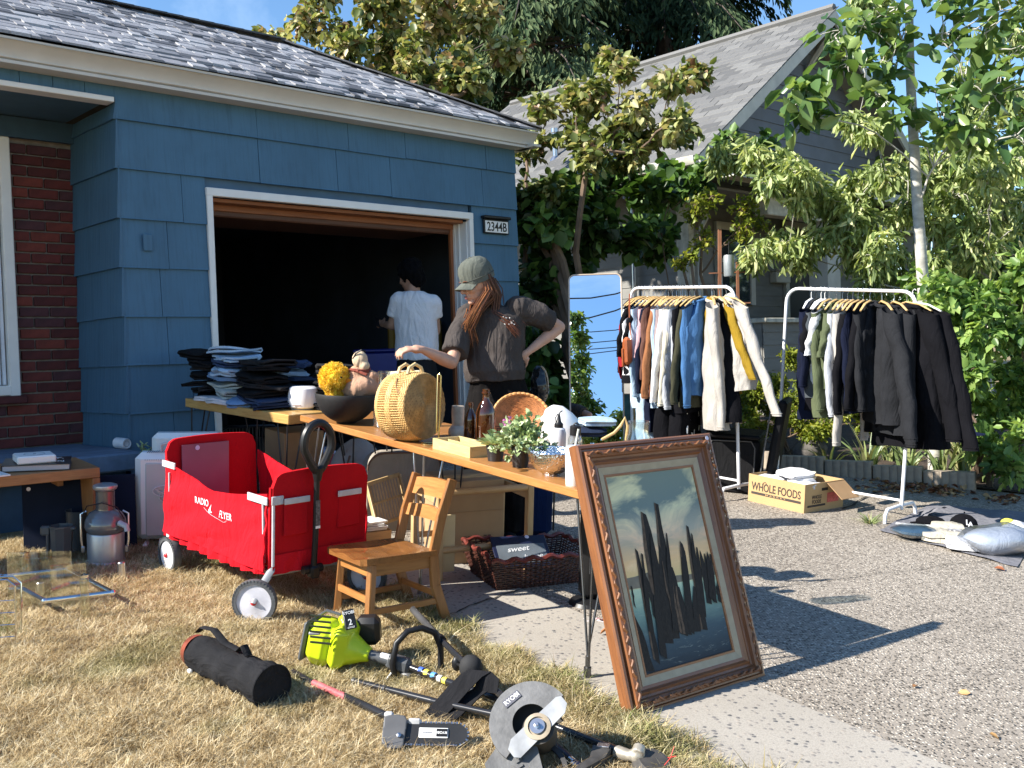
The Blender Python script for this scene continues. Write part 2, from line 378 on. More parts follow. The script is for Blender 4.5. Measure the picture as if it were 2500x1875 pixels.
gm=N(t,'ShaderNodeMath',operation='ADD');t.links.new(ramp(t,nz,[(.56,(0,)*3),(.72,(.6,)*3)]),gm.inputs[0]);t.links.new(oi.outputs['Fac'],gm.inputs[1])
c=mixc(t,gm.outputs[0],straw,green);c=mixc(t,1.0,c,ramp(t,nz2,[(.3,(.72,.66,.58)),(.6,(1,1,1))]),'MULTIPLY');t.links.new(c,p.inputs[0]);p.inputs['Roughness'].default_value=.7;p.inputs['Specular IOR Level'].default_value=.25
tl=N(t,'ShaderNodeBsdfTranslucent');mx=N(t,'ShaderNodeMixShader');mx.inputs[0].default_value=.3;t.links.new(c,tl.inputs[0]);t.links.new(p.outputs[0],mx.inputs[1]);t.links.new(tl.outputs[0],mx.inputs[2]);t.links.new(mx.outputs[0],o.inputs[0])
grass_mat=m
def scatter(name,pts,sc,grn,protos,rotx=.35):
    me=bpy.data.meshes.new(name);me.from_pydata([tuple(p)for p in pts],[],[])
    a=me.attributes.new('sc','FLOAT','POINT');a.data.foreach_set('value',np.asarray(sc,dtype=np.float32))
    a=me.attributes.new('grn','FLOAT','POINT');a.data.foreach_set('value',np.asarray(grn,dtype=np.float32))
    ob=bpy.data.objects.new(name,me);COL.objects.link(ob)
    ng=bpy.data.node_groups.new(name,'GeometryNodeTree');ng.interface.new_socket('Geometry',in_out='INPUT',socket_type='NodeSocketGeometry');ng.interface.new_socket('Geometry',in_out='OUTPUT',socket_type='NodeSocketGeometry')
    gi=ng.nodes.new('NodeGroupInput');go=ng.nodes.new('NodeGroupOutput');iop=ng.nodes.new('GeometryNodeInstanceOnPoints');j=ng.nodes.new('GeometryNodeJoinGeometry')
    for pm in protos:
        po=bpy.data.objects.new('tuft',pm);oi=ng.nodes.new('GeometryNodeObjectInfo');oi.inputs[0].default_value=po;oi.inputs[1].default_value=True;ng.links.new(oi.outputs['Geometry'],j.inputs[0])
    ng.links.new(gi.outputs[0],iop.inputs['Points']);ng.links.new(j.outputs[0],iop.inputs['Instance']);iop.inputs['Pick Instance'].default_value=True
    rv=ng.nodes.new('FunctionNodeRandomValue');rv.data_type='FLOAT_VECTOR';rv.inputs[0].default_value=(-rotx,-rotx,0);rv.inputs[1].default_value=(rotx,rotx,6.28)
    ng.links.new(rv.outputs[0],iop.inputs['Rotation']);na=ng.nodes.new('GeometryNodeInputNamedAttribute');na.data_type='FLOAT';na.inputs[0].default_value='sc';ng.links.new(na.outputs[0],iop.inputs['Scale'])
    ri=ng.nodes.new('FunctionNodeRandomValue');ri.data_type='INT';ri.inputs[4].default_value=0;ri.inputs[5].default_value=len(protos)-1;ng.links.new(ri.outputs[2],iop.inputs['Instance Index'])
    ng.links.new(iop.outputs[0],go.inputs[0]);md=ob.modifiers.new('g','NODES');md.node_group=ng;return ob
rs=np.random.RandomState(3);pts=[];sc=[];gr=[]
def huv(x,y):q=np.array([x,y,0])-P1;return q@DW,q@NW
cnt=0
while cnt<21000:
    y=2.3+5.2*rs.rand()**1.35;x=-.58*y-.1+rs.rand()*(.58*y+.1+1.2);u,vv=huv(x,y)
    if vv<.5:continue
    e=edge(vv);d=e-u
    if d<-.06+.05*math.sin(u*31+vv*23):continue
    k=mnoise.noise(Vector((x*4,y*4,0)));k2=mnoise.noise(Vector((x*1.6+9,y*1.6,3)))
    if k<-.42 and rs.rand()<.75:continue
    s=.8+.35*rs.rand()+.2*k
    g=.12*rs.rand()+(max(0,k2-.3)*1.2)
    if d<.17:g+=.75*rs.rand()*(1.1-d*4);s*=1.05+.5*max(0,mnoise.noise(Vector((x*6,y*6,7))))*2
    if u<-1.4 and vv<2.2:g+=.8
    pts.append((x,y,gz(x,y)));sc.append(s);gr.append(min(1,g));cnt+=1
protos=[blade_mesh(50,.045,.014,.046,.0013,1.5,s,grass_mat)for s in(1,2,3)]
tag(scatter('lawn_grass',pts,sc,gr,protos),'dry straw coloured lawn grass with greener edge','grass',kind='stuff')
# weed tuft by the rack foot and leaf litter
def leafcloud(pos,nrm,dirs,size,rs,mat,aspect=.5,fold=.25,rv=None,name='crown'):
    """one mesh of folded six-sided leaves"""
    n=len(pos);pos=np.asarray(pos,float);d=np.asarray(dirs,float);nr=np.asarray(nrm,float)
    d/=np.linalg.norm(d,axis=1)[:,None]+1e-9;s=np.cross(d,nr);s/=np.linalg.norm(s,axis=1)[:,None]+1e-9;nr=np.cross(s,d);sz=np.asarray(size,float).reshape(-1,1)
    w=sz*aspect*.5
    V=np.stack([pos,pos+d*sz*.3+s*w*.92+nr*w*fold,pos+d*sz*.68+s*w*.8+nr*w*fold,pos+d*sz-nr*sz*.12,pos+d*sz*.68-s*w*.8+nr*w*fold,pos+d*sz*.3-s*w*.92+nr*w*fold],1).reshape(-1,3)
    b=np.arange(n)[:,None]*6;Fc=np.concatenate([b+np.array([[0,1,2,3]]),b+np.array([[0,3,4,5]])],1).reshape(-1,4)
    me=bpy.data.meshes.new(name);me.vertices.add(len(V));me.vertices.foreach_set('co',V.astype(np.float32).ravel())
    me.loops.add(Fc.size);me.loops.foreach_set('vertex_index',Fc.astype(np.int32).ravel());me.polygons.add(len(Fc));me.polygons.foreach_set('loop_start',np.arange(0,Fc.size,4,dtype=np.int32));me.polygons.foreach_set('loop_total',np.full(len(Fc),4,dtype=np.int32))
    me.update(calc_edges=True);r=rs.rand(n)if rv is None else np.asarray(rv);rnd_attr(me,np.repeat(r,2));me.materials.append(mat);return me

# ================================================================== BLUE GARAGE HOUSE
HM=Matrix(((DW[0],-NW[0],0,P1[0]),(DW[1],-NW[1],0,P1[1]),(0,0,1,P1[2]),(0,0,0,1))) # local x along front, y inwards
house=thing('garage_house','blue shingled house with open garage, brick corner and grey roof','house',M=HM)
def PAINTW(name,c,groove=1.0,axis=0,k=60):
    m,t,p,o=nodes(name);v=coords(t,(1,1,1));st=[k,k,1.2]
    vs_=coords(t,tuple(st));g=noiset(t,vs_,1.0,3,.6);n1=noiset(t,v,2.5,5,.6);n3=noiset(t,coords(t,(9,9,.8)),1.6,5,.75)
    col=ramp(t,n1,[(.3,mul(c,.86)),(.7,mul(c,1.08))]);col=mixc(t,ramp(t,n3,[(.56,(0,)*3),(.78,(.55,)*3)]),col,mul(c,.55));col=mixc(t,ramp(t,g,[(.3,(.25,)*3),(.5,(0,)*3)]),col,mul(c,.5))
    t.links.new(col,p.inputs[0]);p.inputs['Roughness'].default_value=.6;p.inputs['Specular IOR Level'].default_value=.4;bump(t,p,g,.45*groove,.006);return m
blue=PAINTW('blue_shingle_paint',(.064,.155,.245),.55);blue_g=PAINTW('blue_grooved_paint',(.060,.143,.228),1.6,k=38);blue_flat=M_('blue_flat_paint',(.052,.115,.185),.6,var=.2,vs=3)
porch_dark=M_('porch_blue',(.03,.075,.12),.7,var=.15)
def board(mb,axis,a0,a1,z0,z1,off,out,proud=.03):
    """a wedge shaped shingle board; axis 0 runs along x facing -y, axis 1 runs along y facing -x"""
    g=.002;a0+=g;a1-=g
    prof=[(0.0,z0),(-proud,z0),(-proud*.9,z0+.012),(-.008,z1+.02),(0.0,z1+.02)]
    vs=[(a,off+q,z)if axis==0 else(off+q,a,z)for a in(a0,a1)for(q,z)in prof];n=5
    fs=[tuple(range(n)),tuple(range(n,2*n))[::-1]]+[(i,n+i,n+(i+1)%n,(i+1)%n)for i in range(n)]
    mb.add(vs,fs)
wall_front=MB();wall_front.box((.31,.06,1.43),(.62-.01,.1,2.86));wall_front.box((1.86,.06,2.53),(2.48,.1,.66));wall_front.box((3.395,.06,1.43),(.55,.1,2.86))
wf=wall_front.obj('siding_wall',blue_flat,house)
zc=[.62,.945,1.275,1.605,1.935,2.265,2.595,2.9]
Rb=random.Random(5)
def course(z0,z1,a,b,ws,mat,axis=0,off=0.0,parent=None):
    x=a
    while x<b-.01:
        w=Rb.uniform(*ws);e=min(b,x+w)
        if b-e<.12:e=b
        mb=MB();board(mb,axis,x,e,z0+Rb.uniform(-.003,.003),z1,off,0,Rb.uniform(.026,.033));mb.obj('siding_board',mat,parent,smooth=False);x=e
lows=[-.4,-.04,.29]+zc
for i in range(len(lows)-1):
    z0,z1=lows[i],lows[i+1]
    if z0>=2.2:course(z0,z1,-.01,3.67,(.45,1.1),blue,parent=wf)
    else:
        course(z0,z1,-.01,.615,(.25,.5),blue,parent=wf);course(z0,z1,3.12,3.67,(.55,.6),blue,parent=wf)
# side return into the porch
ws_=MB();ws_.box((.055,.45,1.35),(.1,.8,2.7));wr=ws_.obj('side_wall',blue_flat,house)
for i in range(len(lows)-1):
    if lows[i]<2.6:course(lows[i],min(lows[i+1],2.68),-.03,.81,(.3,.5),blue_g,1,0.0,wr)
we=MB();we.box((3.62,2.8,1.43),(.1,5.3,2.86));we.obj('end_wall',blue_flat,house)
# painted outlet cover on the corner
pc=MB();pc.box((.17,-.036,1.78),(.065,.012,.115),ch=.004);pc.obj('outlet_cover',blue,house)
# header over the porch, its white strip, the porch ceiling
hb=MB();hb.box((-2.1,.03,2.78),(4.18,.06,.14));hb.obj('porch_header',blue_flat,house)
for i,x in enumerate(np.arange(-2.2,0,.2)):
    q=MB();board(q,0,x,x+.2,2.735,2.85,0,0,.02);q.obj('siding_board',blue,hb and house,smooth=False)
q=MB();q.box((-2.1,.015,2.715),(4.16,.12,.035),ch=.004);q.obj('white_trim_strip',white_paint,house)
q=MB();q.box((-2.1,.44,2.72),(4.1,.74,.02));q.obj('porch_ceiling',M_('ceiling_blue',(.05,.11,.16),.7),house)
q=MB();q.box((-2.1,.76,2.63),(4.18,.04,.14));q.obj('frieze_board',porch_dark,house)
# brick corner
bw=MB();bw.box((-2.1,.90,1.3),(4.2,.16,2.7));mort=M_('mortar',(.23,.21,.19),.9,var=.25,vs=20,bs=.4)
bwall=bw.obj('brick_wall',mort,house)
bm1=[M_('brick_%s'%k,mul(c_,.80),.8,var=.3,vs=18,bs=.4,bscale=80)for k,c_ in(('red',(.15,.028,.022)),('dark',(.10,.020,.018)),('bright',(.20,.04,.026)),('plum',(.09,.03,.035)))]
bmesh_={}
def brick_at(x,z,w):
    k=round(w,3)
    if k not in bmesh_:
        q=MB();q.box((0,0,0),(w-.011,.05,.064),ch=.004);bmesh_[k]=[q.mesh('brick',[mm],False)for mm in bm1]
    me=bmesh_[k][R.choice([0,0,1,1,2,3])if x<-.1 else R.choice([3,1,0])];link(me,'brick',bwall,T(x,.822+R.uniform(-.0015,.0015),z))
r_=0;z=.43
while z<2.56:
    x=-.005;first=True;lim=-.47 if z>.74 else-.95
    w0=.105 if r_%2 else .205
    while x>lim+.02:
        w=w0 if first else .208;first=False;w=min(w,x-lim)
        brick_at(x-w/2,z,w);x-=w
    z+=.0765;r_+=1
# window at the far left
wn=MB()
for(cx,cz,sx,sz)in((-.475,1.66,.07,1.80),(-1.3,2.525,1.6,.07),(-1.3,.80,1.6,.07),(-2.1,1.66,.07,1.80)):wn.box((cx,.80,cz),(sx,.09,sz),ch=.006)
wn=wn.obj('window',white_paint,house)
for xx,yy in((-.53,.815),(-.56,.83)):
    q=MB();q.box((xx,yy,1.66),(.022,.03,1.64),ch=.003);q.obj('sash_bar',M_('vinyl_white',(.62,.66,.72),.4),wn)
q=MB();q.box((-1.3,.84,1.66),(1.5,.008,1.66));m,t,p,o=nodes('window_glass');p.inputs[0].default_value=(.03,.04,.05,1);p.inputs['Roughness'].default_value=.03;p.inputs['Specular IOR Level'].default_value=1;q.obj('pane',m,wn)
q=MB();q.box((-1.26,.775,.735),(1.70,.13,.055),ch=.008);q.obj('brick_sill',bm1[1],house)
# porch slab
slab_m=M_('painted_slab',(.12,.17,.24),.75,var=.2,vs=8,bs=.6,bscale=25,bd=.01)
q=MB();q.box((-2.1,.22,.335),(4.08,1.2,.115),ch=.012);q.jitter(.006,9);q.obj('porch_slab',slab_m,house)
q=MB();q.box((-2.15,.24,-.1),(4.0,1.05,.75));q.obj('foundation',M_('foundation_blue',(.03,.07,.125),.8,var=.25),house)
# garage opening: white casing, brown jamb, raised door edge
brown=WOOD('orange_brown_wood',(.20,.065,.022),(.34,.12,.04),.6,0);brown_v=WOOD('orange_brown_upright',(.22,.07,.024),(.36,.12,.04),.6,2);darkdoor=WOOD('dark_door_wood',(.05,.022,.012),(.13,.05,.022),.6,0)
fr=MB()
fr.box((1.867,-.012,2.167),(2.51,.05,.058),ch=.004);fr.box((.637,-.012,1.06),(.045,.05,2.16),ch=.004);fr.box((3.098,-.012,1.06),(.046,.05,2.16),ch=.004)
fr=fr.obj('door_casing',white_paint,house)
q=MB();q.box((3.072,.05,1.06),(.012,.09,2.12));q.box((3.06,.115,1.06),(.02,.05,2.12));q.box((3.05,.15,1.06),(.012,.03,2.12));q.obj('white_jamb',white_paint,fr);q=MB();q.box((.664,.06,1.06),(.012,.12,2.12));q.obj('white_jamb',white_paint,fr)
q=MB();q.box((3.035,.18,1.05),(.035,.035,2.1),ch=.003);q.box((.672,.17,1.05),(.02,.04,2.1),ch=.003);q.obj('brown_stop',brown_v,fr)
q=MB();q.box((1.86,.10,2.122),(2.4,.13,.028),ch=.003);q.box((1.86,.17,2.09),(2.4,.03,.05),ch=.003);q.obj('brown_head',brown,fr)
gd=MB();gd.box((1.86,.55,2.075),(2.36,.75,.045),ch=.006);gd.box((1.86,.2,2.055),(2.34,.05,.06),ch=.01);gd.jitter(.003,12);gd.obj('raised_garage_door',darkdoor,house)
# inside of the garage
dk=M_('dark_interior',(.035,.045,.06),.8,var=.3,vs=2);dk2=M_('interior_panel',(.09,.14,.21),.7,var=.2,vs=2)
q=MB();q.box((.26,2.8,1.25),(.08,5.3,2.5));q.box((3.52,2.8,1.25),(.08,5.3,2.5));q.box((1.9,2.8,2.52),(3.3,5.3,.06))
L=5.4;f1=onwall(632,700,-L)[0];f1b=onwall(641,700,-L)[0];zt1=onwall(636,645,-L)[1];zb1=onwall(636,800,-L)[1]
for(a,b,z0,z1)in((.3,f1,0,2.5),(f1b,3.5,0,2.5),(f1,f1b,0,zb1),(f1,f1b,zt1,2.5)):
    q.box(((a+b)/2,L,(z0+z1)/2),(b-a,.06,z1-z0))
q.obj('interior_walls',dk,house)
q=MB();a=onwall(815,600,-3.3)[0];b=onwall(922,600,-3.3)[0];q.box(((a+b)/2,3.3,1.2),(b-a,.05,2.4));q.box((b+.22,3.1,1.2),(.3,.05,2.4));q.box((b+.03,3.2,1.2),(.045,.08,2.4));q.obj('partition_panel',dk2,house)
q=MB();[q.box(((a+b)/2+.5,3.02,z_),(1.4,.02,.012))for z_ in(.6,1.2,1.8)];q.obj('panel_batten',dk2,house)
# number plate
(u0,z1_),(u1,z0_)=onwall(1172,535),onwall(1234,575);cu,cz=(u0+u1)/2,(z0_+z1_)/2;hw,hh=(u1-u0)/2,abs(z1_-z0_)/2
pl=thing('house_number_plate','black framed house number plate reading 2344B right of the garage opening','sign',M=HM@T(cu,-.04,cz))
q=MB();q.box((0,0,0),(hw*2,.02,hh*2),ch=.004);q.obj('backing',black_plastic,pl)
q=MB();q.box((0,-.008,hh+.016),(hw*2+.02,.06,.026),ch=.006);q.obj('light_hood',black_plastic,pl)
q=MB();q.box((0,-.012,-.002),(hw*2-.03,.004,hh*2-.026),ch=.001);q.obj('white_face',white_plastic,pl)
text('2344B',.112,black_plastic,pl,T(0,-.0155,-.006)@Matrix.Rotation(math.pi/2,4,'X'),'numerals',sx=.84)
# gutter, fascia, roof
gut_m=M_('gutter_cream',(.60,.57,.51),.45,var=.08,vs=3)
def extrude_x(prof,x0,x1,n=30,wob=.004,seed=0):
    mb=MB();vs=[];fs=[];k=len(prof)
    for i in range(n+1):
        x=x0+(x1-x0)*i/n;w=mnoise.noise(Vector((x*1.3,seed,0)))*wob;vs+=[(x,y,z+w)for(y,z)in prof]
    for i in range(n):
        for j in range(k-1):fs.append((i*k+j,i*k+j+1,(i+1)*k+j+1,(i+1)*k+j))
    fs+=[tuple(range(k))[::-1],tuple(n*k+j for j in range(k))];mb.add(vs,fs);return mb
GX=3.79;GZ=2.835
prof=[(-.03,GZ),(-.13,GZ),(-.15,GZ+.012),(-.15,GZ+.04),(-.175,GZ+.065),(-.2,GZ+.10),(-.212,GZ+.105),(-.212,GZ+.122),(-.195,GZ+.122),(-.195,GZ+.11),(-.16,GZ+.06),(-.03,GZ+.05)]
extrude_x(prof,-4.2,GX).obj('gutter',gut_m,house,ang=50)
q=MB();q.box((-.2,-.075,GZ-.012),(7.9,.15,.02));q.box((3.735,2.4,GZ-.012),(.09,5.3,.02));q.obj('soffit',gut_m,house)
q=MB();q.box((3.785,2.5,GZ+.045),(.02,5.2,.11));q.obj('side_fascia',gut_m,house)
RS=.54;EZ=GZ+.125;EV=-.215 # eave line y=EV
AX=1.66;apx=GX+.02-AX;apz=EZ+RS*AX;apy=EV+AX
q=MB();q.add([(-5,EV,EZ-.02),(GX+.02,EV,EZ-.02),(apx,apy,apz-.02),(-5,apy,apz-.02),(GX+.02,5.6,EZ-.02),(apx,4.2,apz-.25),(-5,5.6,EZ-.02)],[(0,1,2,3),(1,4,5,2),(3,2,5,6),(5,4,6)])
roof=q.obj('roof',M_('roof_felt',(.02,.02,.022),.9),house,smooth=False)
def SHING(name,c):
    m,t,p,o=nodes(name);v=coords(t);n=noiset(t,v,260,2,.7);t.links.new(ramp(t,n,[(.3,mul(c,.55)),(.7,mul(c,1.5))]),p.inputs[0]);p.inputs['Roughness'].default_value=.62;p.inputs['Specular IOR Level'].default_value=.7;bump(t,p,n,.6,.004);return m
shm=[SHING('shingle_a',(.33,.335,.35)),SHING('shingle_b',(.17,.175,.19)),SHING('shingle_c',(.075,.077,.085)),SHING('shingle_d',(.25,.25,.265))]
def pieces(parent,name,items,mats,PM,maxn=300,smooth=False):
    """items: (verts, faces, mat index); the largest in view become parts, the rest one joined part"""
    sc=[]
    for it in items:
        c=sum((Vector(v)for v in it[0]),Vector())/len(it[0]);w=PM@c;d=Vector((w.x,w.y,w.z-CAMZ));yy=max(.1,d.y);px=1250+2427*d.x/yy;py=860-2427*d.z/yy
        vis=-60<px<2560 and-60<py<1935;sc.append((0 if vis else 1,d.length))
    order=sorted(range(len(items)),key=lambda i:sc[i])
    for i in order[:maxn]:
        mb=MB();mb.add(items[i][0],items[i][1]);mb.obj(name,mats[items[i][2]],parent,smooth)
    rest=order[maxn:]
    if rest:
        mb=MB()
        for i in rest:mb.cur=items[i][2];mb.add(items[i][0],items[i][1])
        o=mb.obj(name+'s',mats,parent,smooth);tag(o,kind='stuff')
def boxvf(o,ax,ay,az):
    vs=[Vector(o)+Vector(ax)*a+Vector(ay)*b+Vector(az)*c for a in(0,1)for b in(0,1)for c in(0,1)]
    return[tuple(v)for v in vs],[(0,1,3,2),(4,6,7,5),(0,4,5,1),(2,3,7,6),(0,2,6,4),(1,5,7,3)]
items=[];ex=.072;row=0;ca=1/math.sqrt(1+RS*RS)
while True:
    y0=EV+row*ex*ca
    if y0>apy-.02:break
    xr=GX+.03-row*ex*ca;x=-2.2-R.random()*.2
    while x<xr:
        w=R.choice([.06,.09,.12,.16,.2]);e=min(x+w,xr)
        if e-x>.02:
            th=R.choice([.008,.014,.020]);sag=.012*mnoise.noise(Vector((x*.8,row*.25,2)))
            if row in(2,3)and-.2<x<2.6:sag+=.012
            z0=EZ+RS*(y0-EV)+.004+sag
            v_,f_=boxvf((x,y0-.01,z0),(e-x-.003,0,0),(0,ex*ca*1.25,RS*ex*ca*1.25-.0),(0,0,th))
            k=mnoise.noise(Vector((x*1.1,row*.35,5)));mi=R.choice([0,0,3,3,1,2])if k>-.1 else R.choice([0,3,1,2,2]);items.append((v_,f_,mi))
        x=e
    row+=1
pieces(roof,'shingle',items,shm,HM)
# hip and ridge caps
hc=MB();A=Vector((GX+.03,EV-.01,EZ+.02));B=Vector((apx,apy,apz+.02));C=Vector((-5,apy,apz+.02))
for a,b in((A,B),(B,C)):
    n=int((b-a).length/.14)
    for i in range(n):hc.beam(a.lerp(b,i/n)+Vector((0,0,.004)),a.lerp(b,(i+1.25)/n),.17,.014,ch=.002)
tag(hc.obj('ridge_caps',shm[2],roof),kind='stuff')
# ================================================================== NEIGHBOUR HOUSE
nb=thing('neighbour_house','grey clapboard house with steep shingled gable and covered porch','house',M=HM)
V_=lambda v:-v
grey_s=M_('grey_siding',(.20,.195,.18),.7,var=.12,vs=3,stretch=(1,1,4));gable_s=M_('gable_siding',(.155,.17,.195),.7,var=.12,vs=3);cream=M_('cream_trim',(.55,.53,.46),.6,var=.12,vs=5);cream2=M_('weathered_trim',(.52,.50,.42),.7,var=.3,vs=9)
EU,EZn,PU,PZ=7.22,3.27,10.54,5.68;VF,VB=-.5,-7.2;GP=-1.0
sl=(PZ-EZn)/(PU-EU)
# gable triangle of boards
gw=MB();gw.add([(EU+.45,-GP+.02,3.05),(2*PU-EU-.45,-GP+.02,3.05),(PU,-GP+.02,PZ-.15),(EU+.45,-GP+.12,3.05),(2*PU-EU-.45,-GP+.12,3.05),(PU,-GP+.12,PZ-.15)],[(0,1,2),(5,4,3),(0,3,4,1),(1,4,5,2),(2,5,3,0)])
gwo=gw.obj('gable_wall',gable_s,nb,smooth=False);z=3.1
while z<PZ-.25:
    a=EU+.3;b=2*PU-a;q=MB();board(q,0,a,b,z,z+.19,-GP,0,.022);q.v=[(min(max(x_,EU+(z_-EZn+.05)/sl),2*PU-EU-(z_-EZn+.05)/sl),y_,z_)for x_,y_,z_ in q.v];q.obj('siding_board',gable_s,gwo,smooth=False);z+=.19
# front wall of the house under the porch with window and door
FV=-1.7;FY=-FV;cu=onwall(1681,600,FV)[0];zf=0.0
q=MB();q.box(((cu+13.5)/2,FY+.07,1.6),(13.5-cu,.1,3.2));fw_=q.obj('front_wall',grey_s,nb)
z=.3
while z<3.0:
    q=MB();board(q,0,cu,12.9,z,z+.155,FY+.02,0,.02);q.obj('siding_board',grey_s,fw_,smooth=False);z+=.155
q=MB();q.box((cu,FY,1.6),(.12,.1,3.0),ch=.004);q.box((cu-.03,FY+.09,1.6),(.05,.14,3.0));q.obj('corner_board',cream2,nb)
q=MB();q.box((cu+.05,4.5,1.75),(.1,5.4,3.8));sw_=q.obj('side_wall',grey_s,nb);z=.3
while z<3.1:
    q=MB();board(q,1,FY+.06,7.1,z,z+.155,cu,0,.02);q.obj('siding_board',grey_s,sw_,smooth=False);z+=.155
def nb_opening(px0,py0,px1,py1,v,name,frame_w,inner_mat,parent,cas=cream,deep=.04):
    (a,zt),(b,zb)=onwall(px0,py0,v),onwall(px1,py1,v);y=-v;o=MB();w=frame_w
    o.box(((a+b)/2,y,zt+w/2),(b-a+2*w,.06,w),ch=.004);o.box((a-w/2,y,(zt+zb)/2),(w,.06,zt-zb),ch=.004);o.box((b+w/2,y,(zt+zb)/2),(w,.06,zt-zb),ch=.004)
    o=o.obj(name,cas,parent);q=MB();q.box(((a+b)/2,y+deep*.2,(zt+zb)/2),(b-a,.02,zt-zb));q.obj('pane' if name=='window' else 'door_panel',inner_mat,o);return o,a,b,zt,zb
glass_dark=M_('dark_pane',(.03,.04,.045),.05,var=.3,vs=3,spec=1.0)
wo_,a,b,zt,zb=nb_opening(1757,560,1832,745,FV+.03,'window',.11,glass_dark,nb)
q=MB();q.box(((a+b)/2,-FV-.045,zt-.44),(b-a,.035,.05));q.obj('meeting_rail',cream,wo_)
nb_opening(1921,556,1990,800,FV+.03,'door',.10,M_('dark_door',(.012,.013,.015),.5,var=.3),nb)
# porch: low wall, post, beam, fascia, roof
LV=-.62;(ru,rz)=onwall(1895,775,LV);ru=cu+.1
q=MB();q.box(((ru+13)/2,-LV+.07,.62),(13-ru,.12,1.24));pw=q.obj('porch_wall',grey_s,nb);z=.1
while z<1.2:
    q=MB();board(q,0,ru,12.9,z,z+.17,-LV,0,.022);q.obj('siding_board',grey_s,pw,smooth=False);z+=.17
q=MB();q.box(((ru+13)/2,-LV+.04,1.275),(13-ru+.06,.24,.06),ch=.006);q.obj('porch_wall_cap',cream2,nb)
for pu_ in(onwall(2030,700,LV)[0],onwall(2030,700,LV)[0]+3.0):
    q=MB();q.box((pu_,-LV+.1,2.05),(.36,.3,1.6),ch=.006);q.box((pu_,-LV+.1,2.83),(.44,.36,.08),ch=.006);q.obj('porch_post',cream,nb)
q=MB();q.box(((cu+13.2)/2+.2,-LV+.1,2.80),(13-cu,.2,.24),ch=.01);q.obj('porch_beam',cream2,nb)
q=MB();q.box((10.4,.42,3.10),(5.9,.04,.18),ch=.006);q.obj('porch_fascia',cream,nb)
q=MB();q.box((10.4,.30,3.0),(5.8,.22,.02));q.obj('porch_soffit',cream2,nb)
q=MB();q.add([(7.5,.40,3.2),(13.3,.40,3.2),(13.3,1.0,3.36),(7.5,1.0,3.36)],[(0,1,2,3)]);q.box((10.4,1.3,2.95),(5.9,1.2,.03));q.obj('porch_roof',shm[1],nb,smooth=False)
# gables rakes, brackets, roof planes with shingles
for sgn in(-1,1):
    e=Vector((PU+sgn*(PU-EU),-VF,EZn-.03));pk=Vector((PU,-VF,PZ-.03));q=MB();q.beam(e,pk+Vector((0,0,0)),.035,.19,up=(0,1,0))if False else q.add(*boxvf(e+Vector((0,-.02,-.17)),pk-e,(0,.035,0),(0,0,.19)));q.obj('rake_board',cream,nb,smooth=False)
    q=MB();q.add([(e.x,-VF,e.z),(pk.x,-VF,pk.z),(pk.x,-GP,pk.z),(e.x,-GP,e.z)],[(0,1,2,3)]);q.obj('rake_soffit',M_('soffit_boards',(.30,.27,.22),.8),nb,smooth=False)
for(bu,bz)in((PU,PZ-.42),(EU+.75,EZn+.28)):
    q=MB();q.box((bu,.72,bz+.1),(.09,.5,.09),ch=.006);q.tube([(bu,.95,bz-.35),(bu,.85,bz-.2),(bu,.62,bz+.05)],.045,6);q.obj('gable_bracket',cream,nb)
q=MB();q.add([(EU,-VF,EZn),(PU,-VF,PZ),(PU,-VB,PZ),(EU,-VB,EZn),(2*PU-EU,-VF,EZn),(2*PU-EU,-VB,EZn)],[(0,1,2,3),(1,4,5,2)]);nroof=q.obj('roof',M_('roof_board',(.05,.05,.05),.9),nb,smooth=False)
shn=[SHING('old_shingle_a',(.15,.148,.14)),SHING('old_shingle_b',(.12,.118,.112)),SHING('old_shingle_c',(.085,.084,.08))]
items=[];Ls=math.hypot(PU-EU,PZ-EZn);ux,uz=(PU-EU)/Ls,(PZ-EZn)/Ls;s=-.03;row=0
while s<Ls:
    y=-VF-.03-(row%2)*.15
    while y<-VB+.1:
        w=.3;y0=max(y,-VF-.03);y1=min(y+w,-VB+.1)
        if y1-y0>.03:
            jz=R.uniform(0,.004);sg=.012*mnoise.noise(Vector((y*.7,s,1)))
            v_,f_=boxvf((EU+ux*s,y0,EZn+uz*s+.006+jz+sg),(ux*.16,0,uz*.16-.004),(0,y1-y0-.006,0),(-uz*.0,0,.011));items.append((v_,f_,R.choice([0,0,1,1,2])if mnoise.noise(Vector((y,s*.8,3)))>-.2 else R.choice([1,2,2])))
        y+=w
    s+=.145;row+=1
pieces(nroof,'shingle',items,shn,HM)
q=MB();q.tube([(PU,-VF,PZ+.03),(PU,-VB,PZ+.03)],.06,6);q.obj('ridge_cap',shn[1],nroof)
ng_=MB();prof2=[(0,0),(-.09,0),(-.12,.05),(-.12,.10),(-.105,.10),(-.1,.06),(0,.05)]
vs=[(EU+p_[0]+.0,yy,EZn-.13+p_[1]-.0)for yy in(-VF,-VB)for p_ in prof2];n=len(prof2);ng_.add(vs,[(i,i+1,n+i+1,n+i)for i in range(n-1)]+[tuple(range(n)),tuple(range(n,2*n))[::-1]]);ng_.obj('gutter',cream2,nb)
q=MB();q.tube([(EU-.05,.9,EZn-.12),(EU-.04,.95,EZn-.3),(cu-.1,1.3,EZn-.55),(cu-.08,1.45,EZn-.75),(cu-.07,1.48,.6)],.035,8);q.obj('downspout',cream2,nb)
q=MB();q.tube([(cu-.1,2.6,3.1),(cu-.1,2.6,.6)],.03,8);q.obj('metal_conduit',steel,nb)
q=MB();q.lathe([(.04,0),(.04,.45),(.06,.46),(.06,.52),(0,.53)],10,T(EU+.75,3.6,EZn+.45));q.lathe([(.16,-.1),(.05,.06)],12,T(EU+.75,3.6,EZn+.5));q.obj('roof_vent',steel,nroof)
